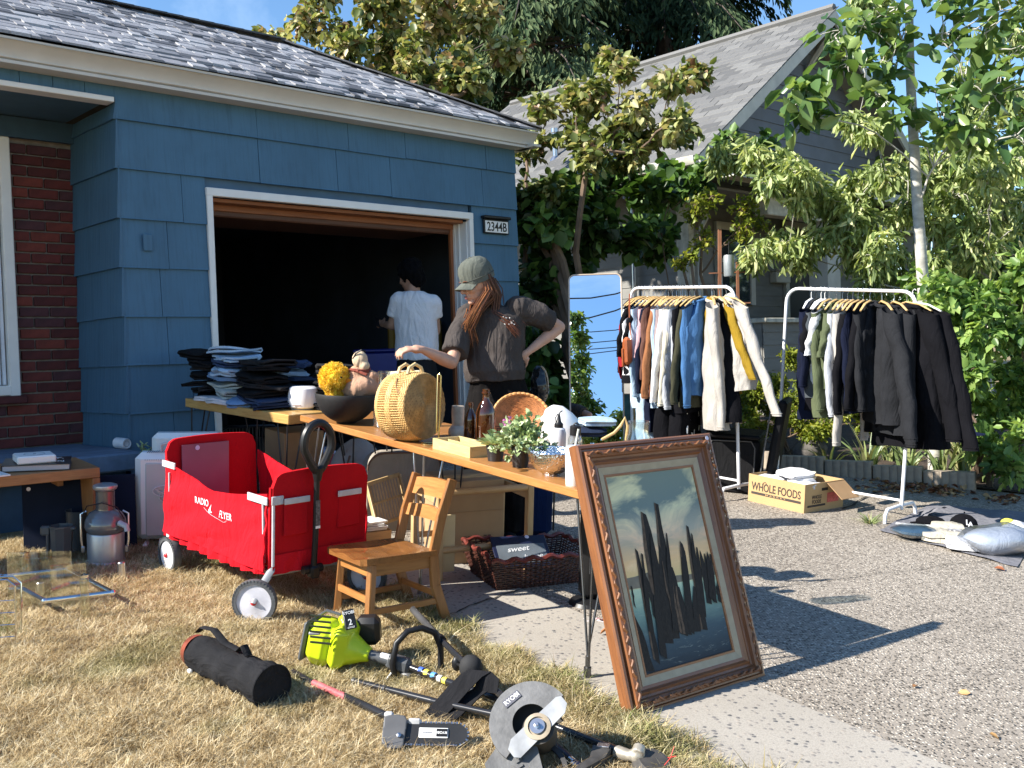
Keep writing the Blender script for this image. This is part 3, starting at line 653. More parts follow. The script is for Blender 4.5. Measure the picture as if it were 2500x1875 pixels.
mb_=thing('mailbox','small cream mailbox on the porch wall beside the dark door','mailbox',M=HM@T(onwall(1898,675,FV)[0],-FV-.05,onwall(1898,678,FV)[1]))
q=MB();q.box((0,0,0),(.40,.12,.17),ch=.01);q.obj('box',cream,mb_);q=MB();q.box((0,-.03,.10),(.43,.17,.03),ch=.01);q.obj('lid',cream,mb_)

# ================================================================== TREES AND PLANTS
def wob(a,b,n,amp,rs):
    a=np.array(a,float);b=np.array(b,float);L=np.linalg.norm(b-a);out=[a]
    o=np.zeros(3)
    for i in range(1,n):o=o+rs.randn(3)*amp*L/n;out.append(a+(b-a)*i/n+o*math.sin(math.pi*i/n))
    out.append(b);return out
def plant(name,label,cat,base,blobs,leaf_mat,bark,size=(.06,.1),aspect=.5,per=26,twigs=14,droop=.5,seed=1,trunk_r=.05,fold=.25,group=None,stems=1,rvf=None,flat=.85,tw=.004,single=0,crown='crown',branch_r=.3,hang=0.0):
    rs=np.random.RandomState(seed);root=thing(name,label,cat,base,group=group);B=np.array(base,float);tb=MB();P=[];D=[];Nn=[];S=[];RV=[]
    stemb=[B+np.append(rs.randn(2)*.12*(stems>1),0)for _ in range(stems)];nodes_=[(sb,trunk_r)for sb in stemb]
    blobs=sorted(blobs,key=lambda b_:np.linalg.norm(np.array(b_[0])-B));
    for bi,(c,r)in enumerate(blobs):
        c=np.array(c,float);best=min(nodes_,key=lambda nd:np.linalg.norm(nd[0]-c)+max(0,nd[0][2]-c[2]+.15)*3+(0 if nd[1]>.008 else .3));sb,r0=best
        if bi<stems:sb,r0=stemb[bi],trunk_r
        r1=max(tw*1.5,r0*(.45 if bi<stems else .55));mid=sb+(c-sb)*.45+np.array([0,0,.12*np.linalg.norm(c-sb)]);pl=wob(sb,mid,3,.14,rs)[:-1]+wob(mid,c,3,.14,rs);rad_=list(np.linspace(r0*(.9 if bi<stems else .7),r1,len(pl)));tb.tube([p-B for p in pl],rad_,6,caps=False)
        nodes_+=list(zip(pl[1:],rad_[1:]))
        for _ in range(twigs):
            d=rs.randn(3);d/=np.linalg.norm(d);d[2]=d[2]*.8+.15;e=c+d*r*(.65+.5*rs.rand());st=c+(rs.randn(3)*.2)*r
            pl2=wob(st,e,4,.2,rs);pl2[-1][2]-=hang*r;tb.tube([p-B for p in pl2],[tw*1.6,tw*1.2,tw,tw*.8,tw*.5],4,caps=False)
            blob_r=rvf(e,rs)if rvf else rs.rand()
            for j in range(per):
                f=.25+.75*rs.rand();i=min(3,int(f*4));p=pl2[i]+(pl2[i+1]-pl2[i])*(f*4-i)+rs.randn(3)*size[1]*.35
                dd=rs.randn(3)*.75+(pl2[-1]-pl2[0])/(np.linalg.norm(pl2[-1]-pl2[0])+1e-6)*.6;dd[2]-=droop;nn=rs.randn(3)*(1-flat)+np.array([0,0,1.0])+rs.randn(3)*.45
                P.append(p-B);D.append(dd);Nn.append(nn);S.append(size[0]+(size[1]-size[0])*rs.rand());RV.append(min(1,max(0,blob_r+rs.randn()*.16)))
    tb.obj('trunk',bark,root)
    if single:
        P=np.array(P);dist=np.array([np.linalg.norm(p+B-CAMP)for p in P]);idx=np.argsort(dist);a=idx[:single];b=idx[single:]
        var=[]
        for q_ in range(6):
            me=leafcloud([[0,0,0]],[[0,0,1]],[[1,0,0]],[1.0],rs,leaf_mat,aspect,fold+.1*q_/6,rv=[q_/5.0],name='leaf');var.append(me)
        for i in a:
            z=Vector(Nn[i]).normalized();x=Vector(D[i]).normalized();y=z.cross(x);y=y.normalized()if y.length>1e-3 else Vector((0,1,0));z=x.cross(y);s=S[i]
            link(var[int(RV[i]*5.99)],'leaf',root,Matrix(((x.x*s,y.x*s,z.x*s,P[i][0]),(x.y*s,y.y*s,z.y*s,P[i][1]),(x.z*s,y.z*s,z.z*s,P[i][2]),(0,0,0,1))))
        P,D,Nn,S,RV=P[b],np.array(D)[b],np.array(Nn)[b],np.array(S)[b],np.array(RV)[b];crown='foliage'
    if len(P):tag(link(leafcloud(P,Nn,D,S,rs,leaf_mat,aspect,fold,rv=RV,name=crown),crown,root),kind='stuff' if single else None)
    return root
def blobs_px(lst,seed=0,sub=1,dj=.0,spread=.6,grow=1.0):
    rs=np.random.RandomState(seed+50);out=[]
    for(px,py,Y,rpx)in lst:
        rpx*=grow
        for _ in range(sub):
            q=rs.randn(2)*spread*rpx*(sub>1)*.6;yy=Y+rs.randn()*dj;p=at(px+q[0],py+q[1],yy);out.append(((p.x,p.y,p.z),rpx/2427.0*Y*(1 if sub==1 else .62)))
    return out
bark_d=M_('dark_bark',(.07,.055,.045),.9,var=.35,vs=12,bs=.6,bscale=40);bark_g=M_('pale_bark',(.44,.42,.37),.85,var=.3,vs=10,bs=.5,bscale=30,stretch=(1,1,2));bark_b=M_('brown_twigs',(.16,.11,.075),.9,var=.3)
lilac_m=LEAF('lilac_leaves',[(0,(.05,.085,.02)),(.28,(.16,.20,.05)),(.45,(.42,.44,.18)),(.62,(.58,.52,.28)),(.85,(.40,.27,.16)),(1,(.16,.08,.045))],trans=.35)
green_m=LEAF('deep_green_leaves',[(0,(.02,.045,.012)),(.55,(.06,.13,.03)),(1,(.20,.34,.08))],trans=.4)
mid_m=LEAF('mid_green_leaves',[(0,(.06,.13,.04)),(.6,(.14,.24,.07)),(1,(.28,.38,.12))],trans=.42,rough=.3)
peach_m=LEAF('narrow_green_leaves',[(0,(.12,.18,.05)),(.5,(.38,.47,.18)),(.9,(.60,.67,.30)),(1,(.74,.74,.40))],trans=.4)
yg_m=LEAF('yellow_green_leaves',[(0,(.12,.17,.02)),(.6,(.28,.33,.04)),(1,(.46,.46,.07))],trans=.45)
pale_m=LEAF('pale_green_leaves',[(0,(.08,.17,.04)),(.5,(.24,.38,.10)),(1,(.44,.58,.18))],trans=.45,rough=.4)
red_m=LEAF('dead_red_leaves',[(0,(.10,.03,.02)),(1,(.25,.08,.05))],trans=.1)
def gpt(x,y):return(x,y,gz(x,y))
rv1=lambda e,rs:min(1,max(0,.20+.10*(e[2]-3.2)+rs.randn()*.17))
b1=blobs_px([(690,110,12.6,60),(760,90,12.4,70),(850,150,12.2,80),(800,190,12.2,60),(900,60,12.6,80),(1000,90,12.2,85),(1010,190,12,80),(930,230,12,70),(1100,60,12.6,80),(1120,170,12.2,80),(1170,250,11.8,70),(1060,270,11.8,60),(880,0,12.6,80),(1020,-10,12.6,90),(1150,-20,12.8,80),(1230,130,12.6,50)],1,2,.4)
plant('lilac_tree','tall lilac tree turning yellow and brown above the blue garage roof','tree',gpt(-1.15,12.3),b1,lilac_m,bark_b,(.08,.14),.72,14,18,.45,11,.09,stems=4,rvf=rv1,branch_r=.3)
b2=blobs_px([(1300,370,10,60),(1380,330,9.9,60),(1450,240,9.8,55),(1500,170,9.8,40),(1560,240,9.7,55),(1640,220,9.7,55),(1690,180,9.7,35),(1660,290,9.7,50),(1600,310,9.7,50),(1500,320,9.8,60),(1420,410,9.8,60),(1330,460,9.9,60),(1290,560,9.9,50),(1540,390,9.7,40),(1400,230,10,35),(1330,270,10.2,40)],2,2,.25)
rv2=lambda e,rs:min(1,max(0,.18+.22*(e[2]-2.9)+rs.randn()*.17))
plant('lilac_bush','lilac bush with withered brown leaves between the two houses','bush',gpt(.75,9.75),b2,lilac_m,bark_b,(.065,.125),.7,13,11,.5,12,.06,stems=5,rvf=rv2)
b3=blobs_px([(1300,480,10.6,70),(1400,480,10.6,80),(1490,450,10.8,70),(1560,480,11,60),(1320,600,10.4,80),(1430,590,10.4,80),(1540,600,10.8,60),(1310,720,10.2,80),(1400,700,10.2,80),(1330,850,10,90),(1420,820,10,80),(1380,960,9.8,90),(1300,950,9.8,70),(1600,560,11.2,50),(1640,450,11.4,40),(1590,640,11.4,50),(1290,830,9.8,60),(1310,640,10.2,40),(1310,740,10.2,40)],3,2,.3)
plant('grape_vine','dark green grape vine shading the corner behind the standing mirror','vine',gpt(.7,10.6),b3,green_m,bark_d,(.10,.17),.95,15,10,.5,13,.05,stems=5,flat=.6)
# conifers
con_m=LEAF('conifer_needles',[(0,(.010,.024,.012)),(.55,(.032,.062,.028)),(1,(.12,.16,.075))],trans=.1,rough=.8,spec=.15)
def conifer(label,px,Y,H,rad,z0,z1,nb_,seed,shade=0.0,trunk=.35):
    rs=np.random.RandomState(seed);c=at(px,860,Y);g=.5;root=thing('conifer_tree',label,'tree',(c.x,c.y,g),group=None);tb=MB();tb.tube([(0,0,0),(0,0,H*.5),(.1,0,H)],[trunk,trunk*.7,.05],8)
    P=[];D=[];Nn=[];S=[];RV=[]
    for i in range(nb_):
        z=z0+(z1-z0)*rs.rand();rr=rad*(1.08-z/H)*(.65+.5*rs.rand());a=rs.rand()*6.28;dx,dy=math.cos(a),math.sin(a)
        pts=[np.array([dx*rr*f,dy*rr*f,z+.10*rr*math.sin(f*3)-.38*rr*f*f])for f in(0,.25,.5,.75,1)];tb.tube(pts,[.05,.04,.03,.02,.008],4,caps=False);clump=rs.rand()
        for _ in range(int(60+55*rr)):
            f=.12+.88*math.sqrt(rs.rand());j=min(3,int(f*4));p=pts[j]+(pts[j+1]-pts[j])*(f*4-j);w=(rs.rand()-.5)*rr*.55*(1.1-f*.6);side=np.array([-dy,dx,0]);p=p+side*w+np.array([0,0,-abs(w)*.35-rs.rand()**2*.55])
            P.append(p);D.append(np.array([dx*.6,dy*.6,-.9-rs.rand()])+side*np.sign(w)*.6+rs.randn(3)*.35);Nn.append(np.array([dx,dy,.6])+rs.randn(3)*.5);S.append(.16+.2*rs.rand());RV.append(min(1,max(0,clump*.6+rs.rand()*.4+shade)))
    tb.obj('trunk',bark_d,root);link(leafcloud(P,Nn,D,S,rs,con_m,.3,.3,rv=RV,name='crown'),'crown',root);return root
conifer('tall conifer with drooping grey green boughs behind the lilac',1330,27,19,5.6,4.5,14,150,21,.15)
conifer('dark wide conifer rising behind the neighbouring roof ridge',1640,31,22,7.6,5,17,190,22,-.05)
conifer('conifer tip showing between the yellow lilac and the sky',985,38,15,3.0,6,15,60,23,0)
conifer('narrow dark conifer filling the gap left of the tallest conifer',1190,33,20,4.4,6,16,100,24,-.1)
# sapling with large leaves at the right, pale trunk
def tubeobj(pts,r,name,mat,parent,seg=8,**k):q=MB();q.tube(pts,r,seg,**k);return q.obj(name,mat,parent)
tp=[at(2282,1080,8.6),at(2262,820,8.55),at(2250,640,8.5),at(2240,500,8.5),at(2230,330,8.5),at(2222,180,8.5),at(2220,60,8.5),at(2218,-140,8.5),at(2225,-420,8.5)]
base=gpt(tp[0].x,tp[0].y);tp=[Vector(base)]+tp
sb=[((p.x,p.y,p.z),r)for(px,py,Y,rp)in[(1942,262,8.2,28),(1985,285,8.2,32),(1965,225,8.2,22),(2040,90,8.3,40),(2070,150,8.2,40),(2110,70,8.3,45),(2165,40,8.3,50),(2155,150,8.2,45),(2150,225,8.2,30),(2200,90,8.3,40),(2300,90,8.3,60),(2400,60,8.2,70),(2470,130,8.1,60),(2350,190,8.2,60),(2440,230,8.1,60),(2300,270,8.2,55),(2380,310,8.1,50),(2480,330,8,50),(2300,-10,8.3,60),(2420,-30,8.3,70),(2480,20,8.2,50),(2210,270,8.2,40),(2330,340,8.2,45)]for p in[at(px,py,Y)]for r in[rp/2427*Y]]
sap=plant('magnolia_sapling','young broadleaf tree with pale straight trunk behind the right clothes rack','tree',(tp[4].x,tp[4].y,tp[4].z),sb,mid_m,bark_g,(.13,.21),.56,4,7,.55,31,.012,flat=.5,tw=.004,single=290,branch_r=.5)
tubeobj([p-tp[4]for p in tp],[.062,.058,.052,.048,.045,.042,.038,.034,.026,.02],'main_trunk',bark_g,sap,12)
# peach like tree behind it, with hanging narrow leaves
b4=blobs_px([(1775,385,9.4,18),(1815,380,9.4,20),(1850,392,9.4,22),(1880,415,9.4,22),(1925,425,9.4,24),(1960,450,9.4,26),(1900,385,9.4,16),(2010,470,9.4,30),(2060,500,9.4,32),(1960,510,9.4,22),(2100,470,9.5,30),(2110,540,9.5,40),(2060,560,9.5,34),(2010,590,9.4,34),(1950,600,9.4,30),(1890,605,9.4,26),(1845,612,9.4,22),(2080,620,9.5,42),(2150,600,9.6,46),(2190,520,9.7,42),(2160,430,9.6,36),(2080,300,9.5,16),(2130,310,9.5,18),(2230,420,9.7,46),(2300,400,9.7,52),(2380,400,9.7,52),(2460,400,9.6,56),(2270,480,9.7,46),(2340,490,9.7,50),(2420,500,9.6,50),(2485,510,9.5,50),(2270,570,9.7,48),(2350,590,9.6,50),(2440,600,9.5,50),(2130,680,9.8,42),(2210,660,9.8,48),(2290,660,9.7,46),(2400,670,9.6,46),(2350,230,9.9,40),(2440,120,9.9,45),(2090,15,9.9,26),(2150,10,9.9,30),(2480,260,9.8,45),(2400,300,9.8,40)],4,2,.25,grow=1.4)
plant('fruit_tree','leafy fruit tree with hanging narrow light green leaves at the right','tree',gpt(4.55,9.6),b4,peach_m,bark_g,(.085,.14),.30,11,14,1.0,32,.05,flat=.4,stems=2,tw=.0035,hang=.3)
tubeobj([at(2400,740,8.8),at(2450,790,8.7),at(2540,880,8.6)],[.03,.035,.045],'fallen_branch',bark_g,None);tag(bpy.data.objects['fallen_branch'],'bare grey branch slanting down through the leaves at the far right','branch')
# shrub with round leaves at the right edge
b5=blobs_px([(2330,720,8.2,60),(2420,720,8,60),(2480,700,7.9,60),(2380,800,8,60),(2460,820,7.9,65),(2330,840,8.3,60),(2400,900,8,65),(2480,920,7.9,60),(2350,960,8.2,55),(2430,1000,8,60),(2490,1040,7.8,60),(2470,1120,7.9,55),(2400,1090,8.1,50),(2300,760,8.6,50),(2280,860,8.7,50),(2260,700,8.8,50),(2310,930,8.6,50)],5,2,.15)
plant('leafy_shrub','bright green shrub with oval leaves at the right edge behind the rack','bush',gpt(3.9,8.25),b5,pale_m,bark_b,(.07,.12),.6,13,13,.35,33,.03,flat=.5,stems=4,single=0)
b6=blobs_px([(1850,960,9.6,50),(1900,930,9.7,45),(1960,980,9.5,50),(2020,960,9.6,50),(2070,1000,9.5,45),(1990,1050,9.3,45),(1900,1020,9.4,50),(1930,870,9.8,30),(2110,1030,9.4,40),(1850,1030,9.4,40)],6,3,.15)
plant('spirea_shrub','yellow green shrub below the porch wall between the clothes racks','bush',gpt(2.6,9.5),b6,yg_m,bark_b,(.03,.055),.5,22,20,.2,34,.015,flat=.4,stems=5)
b7=blobs_px([(1700,510,9.9,45),(1760,490,9.9,45),(1830,510,9.9,45),(1720,580,9.9,40),(1790,560,9.9,45),(1850,540,9.9,40),(1680,640,9.9,30)],7,2,.1)
plant('honeysuckle','sparse honeysuckle with curling woody stems on a rusty trellis','vine',gpt(at(1810,860,9.9).x,9.9),b7,yg_m,bark_b,(.035,.07),.6,9,10,.3,35,.03,flat=.4,stems=3,tw=.005)
b8=blobs_px([(1780,340,10.6,20),(1860,360,10.5,25),(1700,460,10.8,30),(1720,420,10.8,30),(1640,470,11,30)],8,1)
plant('climbing_vine','light green vine tendrils hanging at the corner of the grey house gutter','vine',gpt(1.75,11.0),b8,green_m,bark_b,(.08,.14),.85,9,7,.5,36,.01,flat=.4)
# far backdrop of trees so that no bare horizon shows between the things
rs=np.random.RandomState(77)
for(px,Y,w,h,lb)in((2350,17,3.5,4.6,'dense green tree filling the background behind the fruit tree at right'),(2700,15,3,5,'green tree standing just outside the right edge of the view'),(1180,20,3,3.6,'dark green hedge tree behind the gap between the houses')):
    c=at(px,860,Y);bl=[((c.x+rs.randn()*w*.4,Y+rs.randn()*.8,.8+h*rs.rand()),.75)for _ in range(26)]
    plant('background_tree',lb,'tree',(c.x,Y,.5),bl,green_m if px==1180 else mid_m,bark_d,(.14,.24),.6,16,11,.4,int(px),.12,stems=3,flat=.4)
# trellis, feeder
tr=thing('trellis','rusty square metal trellis standing behind the full clothes rack','trellis',gpt(at(1820,860,9.75).x,9.75));B=tr.location.copy()
a0=at(1757,560,9.75)-B;a1=at(1757,980,9.75)-B;b0=at(1800,640,9.75)-B;b1_=at(1806,980,9.75)-B;rust=M_('rusty_metal',(.24,.10,.05),.8,var=.3)
q=MB();q.beam(a0,a1,.03,.03);q.obj('post',rust,tr);q=MB();q.beam(b0,b1_,.025,.025);q.obj('post',rust,tr)
for k in range(5):
    q=MB();z=-.1-.3*k;q.beam((b0.x-.28,0,b0.z+z),(b0.x+.12,0,b0.z+z),.012,.012);q.obj('crossbar',rust,tr)
fd=thing('bird_feeder','grey metal tube bird feeder hanging beside the honeysuckle','bird feeder',tuple(at(1780,675,9.6)))
q=MB();q.lathe([(0,0),(.045,0),(.05,.01),(.05,.19),(.044,.205),(0,.205)],20);q.obj('tube',M_('galvanised',(.30,.33,.34),.5,metal=.3,var=.2),fd)
q=MB();q.tube([(0,0,.2),(.005,0,.34)],.003,5);q.obj('hanging_wire',black_metal,fd)
# edging blocks
blk_m=M_('tan_concrete_block',(.36,.30,.23),.9,var=.12,vs=20,bs=.4,bscale=80)
bp0=G(1898,1147);bp1=G(2384,1201);d=(bp1-bp0);nblk=6
pxs=[1898,1958,2017,2130,2251,2384]
pxs=[(1830,1131),(1898,1147),(2015,1160),(2131,1165),(2250,1178),(2384,1201)]
gp=[G(*p)for p in pxs];dirv=(gp[-1]-gp[1]);dirv.z=0;Ltot=dirv.length;nbk=6;w=Ltot/4.05
lab=['left end of the edging row, half behind the black chair','second edging block of the row, in shade behind the rack pole','third edging block of the row, half in shade','fourth edging block of the row, sunlit beside the rack leg','last edging block at the right end of the row above the leaf litter']
dirn=dirv.normalized();nrm=Vector((-dirn.y,dirn.x,0))
for i in range(5):
    x0=gp[-1]-dirn*(w*(5-i));c=x0+dirn*w*.5;c.z=gz(c.x,c.y)
    mb=MB();poly=[];n=6;ww=w-.012
    for k in range(n*6+1):s_=k/(n*6);poly.append((-ww/2+ww*s_,-.045-.011*abs(math.sin(s_*n*math.pi))**.6))
    poly+=[(ww/2,.05),(-ww/2,.05)];mb.prism(poly,.165)
    o=mb.obj('edging_block',blk_m,M=Matrix(((dirn.x,nrm.x,0,c.x),(dirn.y,nrm.y,0,c.y),(0,0,1,c.z-.02),(0,0,0,1))));tag(o,'tan scalloped '+lab[i],'edging block','scalloped blocks edging the planting bed')
# irises
def blades(name,label,base,n,h,sp,mat,w=.016,seed=0):
    rs=np.random.RandomState(seed);V=[];Fc=[];rv=[]
    for i in range(n):
        a=rs.rand()*6.28;q=sp*rs.rand()*.25;x,y=q*math.cos(a),q*math.sin(a);L=h*(.6+.5*rs.rand());ln=sp*(.3+.9*rs.rand());dx,dy=math.cos(a),math.sin(a);b=a+rs.randn()*.8;sx,sy=-math.sin(b)*w,math.cos(b)*w;o=len(V)
        for k in range(5):
            f=k/4;ww=(1-f**2.2)if k else .8;z=L*(f-.28*f*f*f*(ln>sp*.7));V+=[(x+dx*ln*f*f-sx*ww,y+dy*ln*f*f-sy*ww,z),(x+dx*ln*f*f+sx*ww,y+dy*ln*f*f+sy*ww,z)]
        Fc+=[(o+2*k,o+2*k+1,o+2*k+3,o+2*k+2)for k in range(4)];rv+=[rs.rand()]*4
    me=bpy.data.meshes.new('leaves');me.from_pydata(V,[],Fc);rnd_attr(me,rv);me.materials.append(mat);root=thing(name,label,'plant',base);link(me,'leaves',root);return root
iris_m=LEAF('iris_leaves',[(0,(.10,.16,.06)),(.5,(.20,.27,.10)),(.85,(.36,.38,.16)),(1,(.5,.42,.22))],trans=.25)
for i,(px,py,Y,n,h,lb)in enumerate([(2020,1120,9.0,12,.28,'small grey green iris clump left of the others'),(2120,1130,8.8,26,.45,'upright fan of grey green iris leaves behind the shaded blocks'),(2215,1130,8.6,22,.4,'sprawling iris clump with yellowed leaves behind the sunlit blocks'),(2300,1150,8.45,26,.5,'bright yellow green iris clump under the black coats'),(2400,1180,8.3,26,.5,'dark iris clump at the right end of the block edging'),(2350,1120,8.8,22,.45,'pale iris clump at the foot of the leafy shrub'),(2170,1090,9.3,20,.35,'dry strap leaved clump below the knitted sleeve')]):
    x=at(px,py,Y).x;blades('iris_plant',lb,gpt(x,Y),n,h,.32,iris_m,seed=i)
blades('weed_tuft','small green and yellow weed tuft growing beside the rack foot',tuple(G(2125,1282)),60,.09,.16,iris_m,w=.004,seed=40)
# leaf litter on the driveway
rs=np.random.RandomState(9);P=[]
for(px,py,sx,sy,n)in((2200,1195,90,10,140),(2310,1205,60,8,90),(2150,1175,50,6,40),(2460,1225,40,10,50)):
    for _ in range(n):g_=G(px+rs.randn()*sx*.6,py+rs.randn()*sy*.6);P.append((g_.x,g_.y,gz(g_.x,g_.y)+.015+rs.rand()*.02))
for(px,py)in((2427,1395),(2370,1705),(2415,1805),(1465,1560),(2230,1690)):g_=G(px,py);P.append((g_.x,g_.y,g_.z+.02))
n=len(P);lit_m=LEAF('fallen_leaves',[(0,(.10,.035,.02)),(.5,(.28,.10,.04)),(1,(.50,.32,.14))],trans=.1)
tag(link(leafcloud(P,rs.randn(n,3)*.4+[0,0,1],rs.randn(n,3)*[1,1,.15],.035+.03*rs.rand(n),rs,lit_m,.6,.5,name='leaf_litter'),'leaf_litter'),'reddish brown leaf litter lying along the edging blocks','leaves',kind='stuff')
# stone in the bed
q=MB();q.ball((0,0,.1),(.16,.12,.13),14);q.jitter(.03,6);s_=q.obj('bed_stone',M_('dark_stone',(.12,.11,.10),.9,var=.5,vs=14,bs=.6),M=T(*gpt(at(1975,1080,9.2).x,9.2)));tag(s_,'dark mottled stone lying in the planting bed under the left coats','stone')
# behind the camera, seen only in the mirror: a slim tree and overhead wires
bl=[((-1.6+rs.randn()*.9,-9+rs.randn(),1+6*(i/26)**1.0),.55)for i in range(26)]
# ================================================================== TABLES
TH_=.745;NT=Vector(GN).normalized()
def TT(px,py):return G(px,py,TH_)
def tilt(p,rz=0.0):
    z=NT;x=Vector((math.cos(rz),math.sin(rz),0));y=z.cross(x).normalized();x=y.cross(z)
    return Matrix(((x.x,y.x,z.x,p[0]),(x.y,y.y,z.y,p[1]),(x.z,y.z,z.z,p[2]),(0,0,0,1)))
orange_w=WOOD('orange_tabletop',(.30,.115,.030),(.52,.24,.075),.32,0,coat=.25,knots=.8);yellow_w=WOOD('pine_tabletop',(.40,.20,.045),(.62,.38,.12),.4,0,knots=.9,coat=.1)
def table(name,label,p0,p1,width,th,mat,legs,sgn=1):
    p0=Vector(p0);p1=Vector(p1);a=(p1-p0);L=a.length;ang=math.atan2(a.y,a.x);M=tilt((p0.x,p0.y,p0.z-TH_),ang);t=thing(name,label,'table',M=M,group='hairpin tables of the sale')
    q=MB();q.box((L/2,-sgn*width/2,TH_-th/2),(L,width,th),ch=.004);q.obj('tabletop',mat,t)
    for(x,y,mt)in legs:
        lg=MB();cx,cy=x,-sgn*y
        for k,(dx,dy)in enumerate(((.0,.0),(.13,.02),(.02,.13))):
            sx=-1 if x>L/2 else 1;ox=cx+sx*dx;oy=cy-sgn*dy*(1 if y<width/2 else-1);lg.tube([(ox,oy,TH_-th),(cx+sx*.012+(.006*(k-1)),cy,.09)],.0052,7)
        lg.tube([(cx+sx*.012,cy,.10),(cx+sx*.012,cy,.055)],.010,8);lg.tube([(cx+sx*.012,cy,.055),(cx+sx*.012,cy,.0)],.015,10)
        lg.obj('hairpin_leg',mt,t)
    return t,M
Ap,Af=TT(1416,1201),TT(718,1012);Bl,Bn=TT(442,971),TT(691,1012)
def along(p,q,px):
    for i in range(400):
        r_=p.lerp(q,i/400);v=np.array(r_)-CAMP;x=1250+2427*(v@RT)/(v@FW)
        if(x-px)*(1 if True else 1)<=0:return(r_-p).length
    return(q-p).length
LA=(Af-Ap).length;m1=along(Ap,Af,1004)
darksteel=M_('dark_steel',(.16,.16,.165),.35,metal=.9,var=.15)
tA,MA=table('long_table','long orange wood table on steel hairpin legs holding bowls and bottles',Ap,Af,.60,.036,orange_w,[(.015,.03,darksteel),(m1,.03,steel),(m1+.45,.5,black_metal),(LA-.03,.03,steel),(.04,.5,darksteel),(LA-.06,.55,black_metal)])
tB,MB_=table('short_table','shorter yellow pine table carrying the folded jeans by the garage',Bl,Bn,.62,.058,yellow_w,[(.03,.03,black_metal),((Bn-Bl).length-.05,.03,black_metal),((Bn-Bl).length-.05,.54,black_metal),(.03,.54,black_metal)],sgn=-1)

def put(name,label,cat,px,py,rz=0.0,group=None,dz=0.0):
    p=TT(px,py);p.z+=.001+dz;return thing(name,label,cat,M=tilt(p,rz),group=group)
def PXM(px0,px1,Y):return(px1-px0)/2427.0*Y
# diffuser
t=put('diffuser','white rounded scent diffuser standing between the jeans and black bowl','diffuser',740,999)
q=MB();q.lathe([(0,.012),(.085,.012),(.094,.02),(.096,.05),(.092,.10),(.084,.132),(.07,.142),(0,.144)],36);q.obj('body',M_('gloss_white',(.8,.79,.8),.25,var=.02),t)
q=MB();q.lathe([(0,0),(.075,0),(.08,.012),(0,.013)],28);q.obj('base_ring',M_('grey_plastic',(.28,.28,.29),.5),t)
q=MB();q.box((-.02,-.0945,.034),(.05,.006,.008),ch=.002);q.obj('button_strip',M_('pink_grey',(.45,.38,.38),.5),t)
# big black bowl and its soft toys
t=put('black_bowl','large matte black round bottomed bowl holding soft toys','bowl',846,1034);pbowl=t.matrix_world.translation.copy()
pr=[(0,0),(.05,.002)]+[(.175*math.sin(a),.172-.170*math.cos(a))for a in np.linspace(.35,1.52,12)];pr2=[(r-.006,z+.005)for r,z in pr[::-1]]
q=MB();q.lathe(pr+[(.172,.172)]+pr2[1:],44);q.obj('bowl',M_('cast_black',(.010,.010,.010),.7,var=.3,vs=50,bs=.5,bscale=200,bd=.002),t)
def fuzz(me,n,L,mat,seed,name='fur'):
    rs=np.random.RandomState(seed);me.calc_loop_triangles();vs=np.array([v.co for v in me.vertices]);nn=np.array([v.normal for v in me.vertices]);i=rs.randint(0,len(vs),n);P=vs[i]+rs.randn(n,3)*.002
    return leafcloud(P,rs.randn(n,3),nn[i]+rs.randn(n,3)*.45,L*(.6+.6*rs.rand(n)),rs,mat,.35,.2,name=name)
t=thing('chick_toy','fluffy bright yellow chick toy sitting in the black bowl','soft toy',tuple(pbowl+Vector((-.055,-.02,.255))))
q=MB();q.ball((0,0,0),(.082,.08,.085),22);q.ball((0,0,-.07),(.05,.05,.05),14);me=remesh(q,.008,1,.01,40)
yel=CLOTH('yellow_plush',(.90,.58,.05),.3);withmat(me,yel,'body');link(me,'body',t);yf=LEAF('yellow_fur',[(0,(.80,.42,.02)),(.5,(.92,.62,.06)),(1,(.98,.80,.20))],trans=.35);link(fuzz(me,7000,.011,yf,4),'fur',t)
q=MB();q.lathe([(.016,0),(.009,.018),(0,.03)],8,T(.078,-.035,-.015)@rotm(0,1.5,-.5));q.obj('beak',CLOTH('orange_felt',(.65,.22,.02)),t)
q=MB();q.ball((.05,-.068,.005),.006,8);q.obj('eye',black_plastic,t)
t=thing('plush_toy','tan plush dog toy with cream head lying in the black bowl','soft toy',tuple(pbowl+Vector((.085,0,.20))))
q=MB();q.ball((0,0,0),(.105,.09,.075),18);q.ball((-.015,0,.075),(.05,.05,.05),14);q.tube([(0,0,.03),(.075,-.01,.07),(.12,0,.045)],[.04,.03,.02],8);q.tube([(-.08,-.02,0),(-.17,-.04,.015),(-.225,-.02,.02)],[.03,.025,.018],8)
me=withmat(remesh(q,.008,2,.004,30),CLOTH('tan_plush',(.50,.30,.20),.25),'body');link(me,'body',t)
q=MB();q.ball((.005,-.01,.155),(.045,.04,.05),16);q.ball((.03,-.02,.12),(.032,.03,.03),12);me=withmat(remesh(q,.006,2),CLOTH('cream_plush',(.66,.52,.36),.15),'head');link(me,'head',t)
q=MB();q.tube([(-.045,-.03,.10),(0,-.055,.092),(.05,-.03,.09),(.05,.03,.1),(-.03,.04,.1)],.010,6,closed=True);q.tube([(.0,-.055,.09),(.05,-.075,.07)],.008,5);q.obj('neck_ribbon',CLOTH('dusty_red',(.24,.07,.05)),t)
q=MB();q.tube([(-.03,-.03,.16),(-.012,-.045,.19),(.02,-.045,.208),(.04,-.03,.20)],.005,5);q.obj('black_stitching',black_plastic,t)
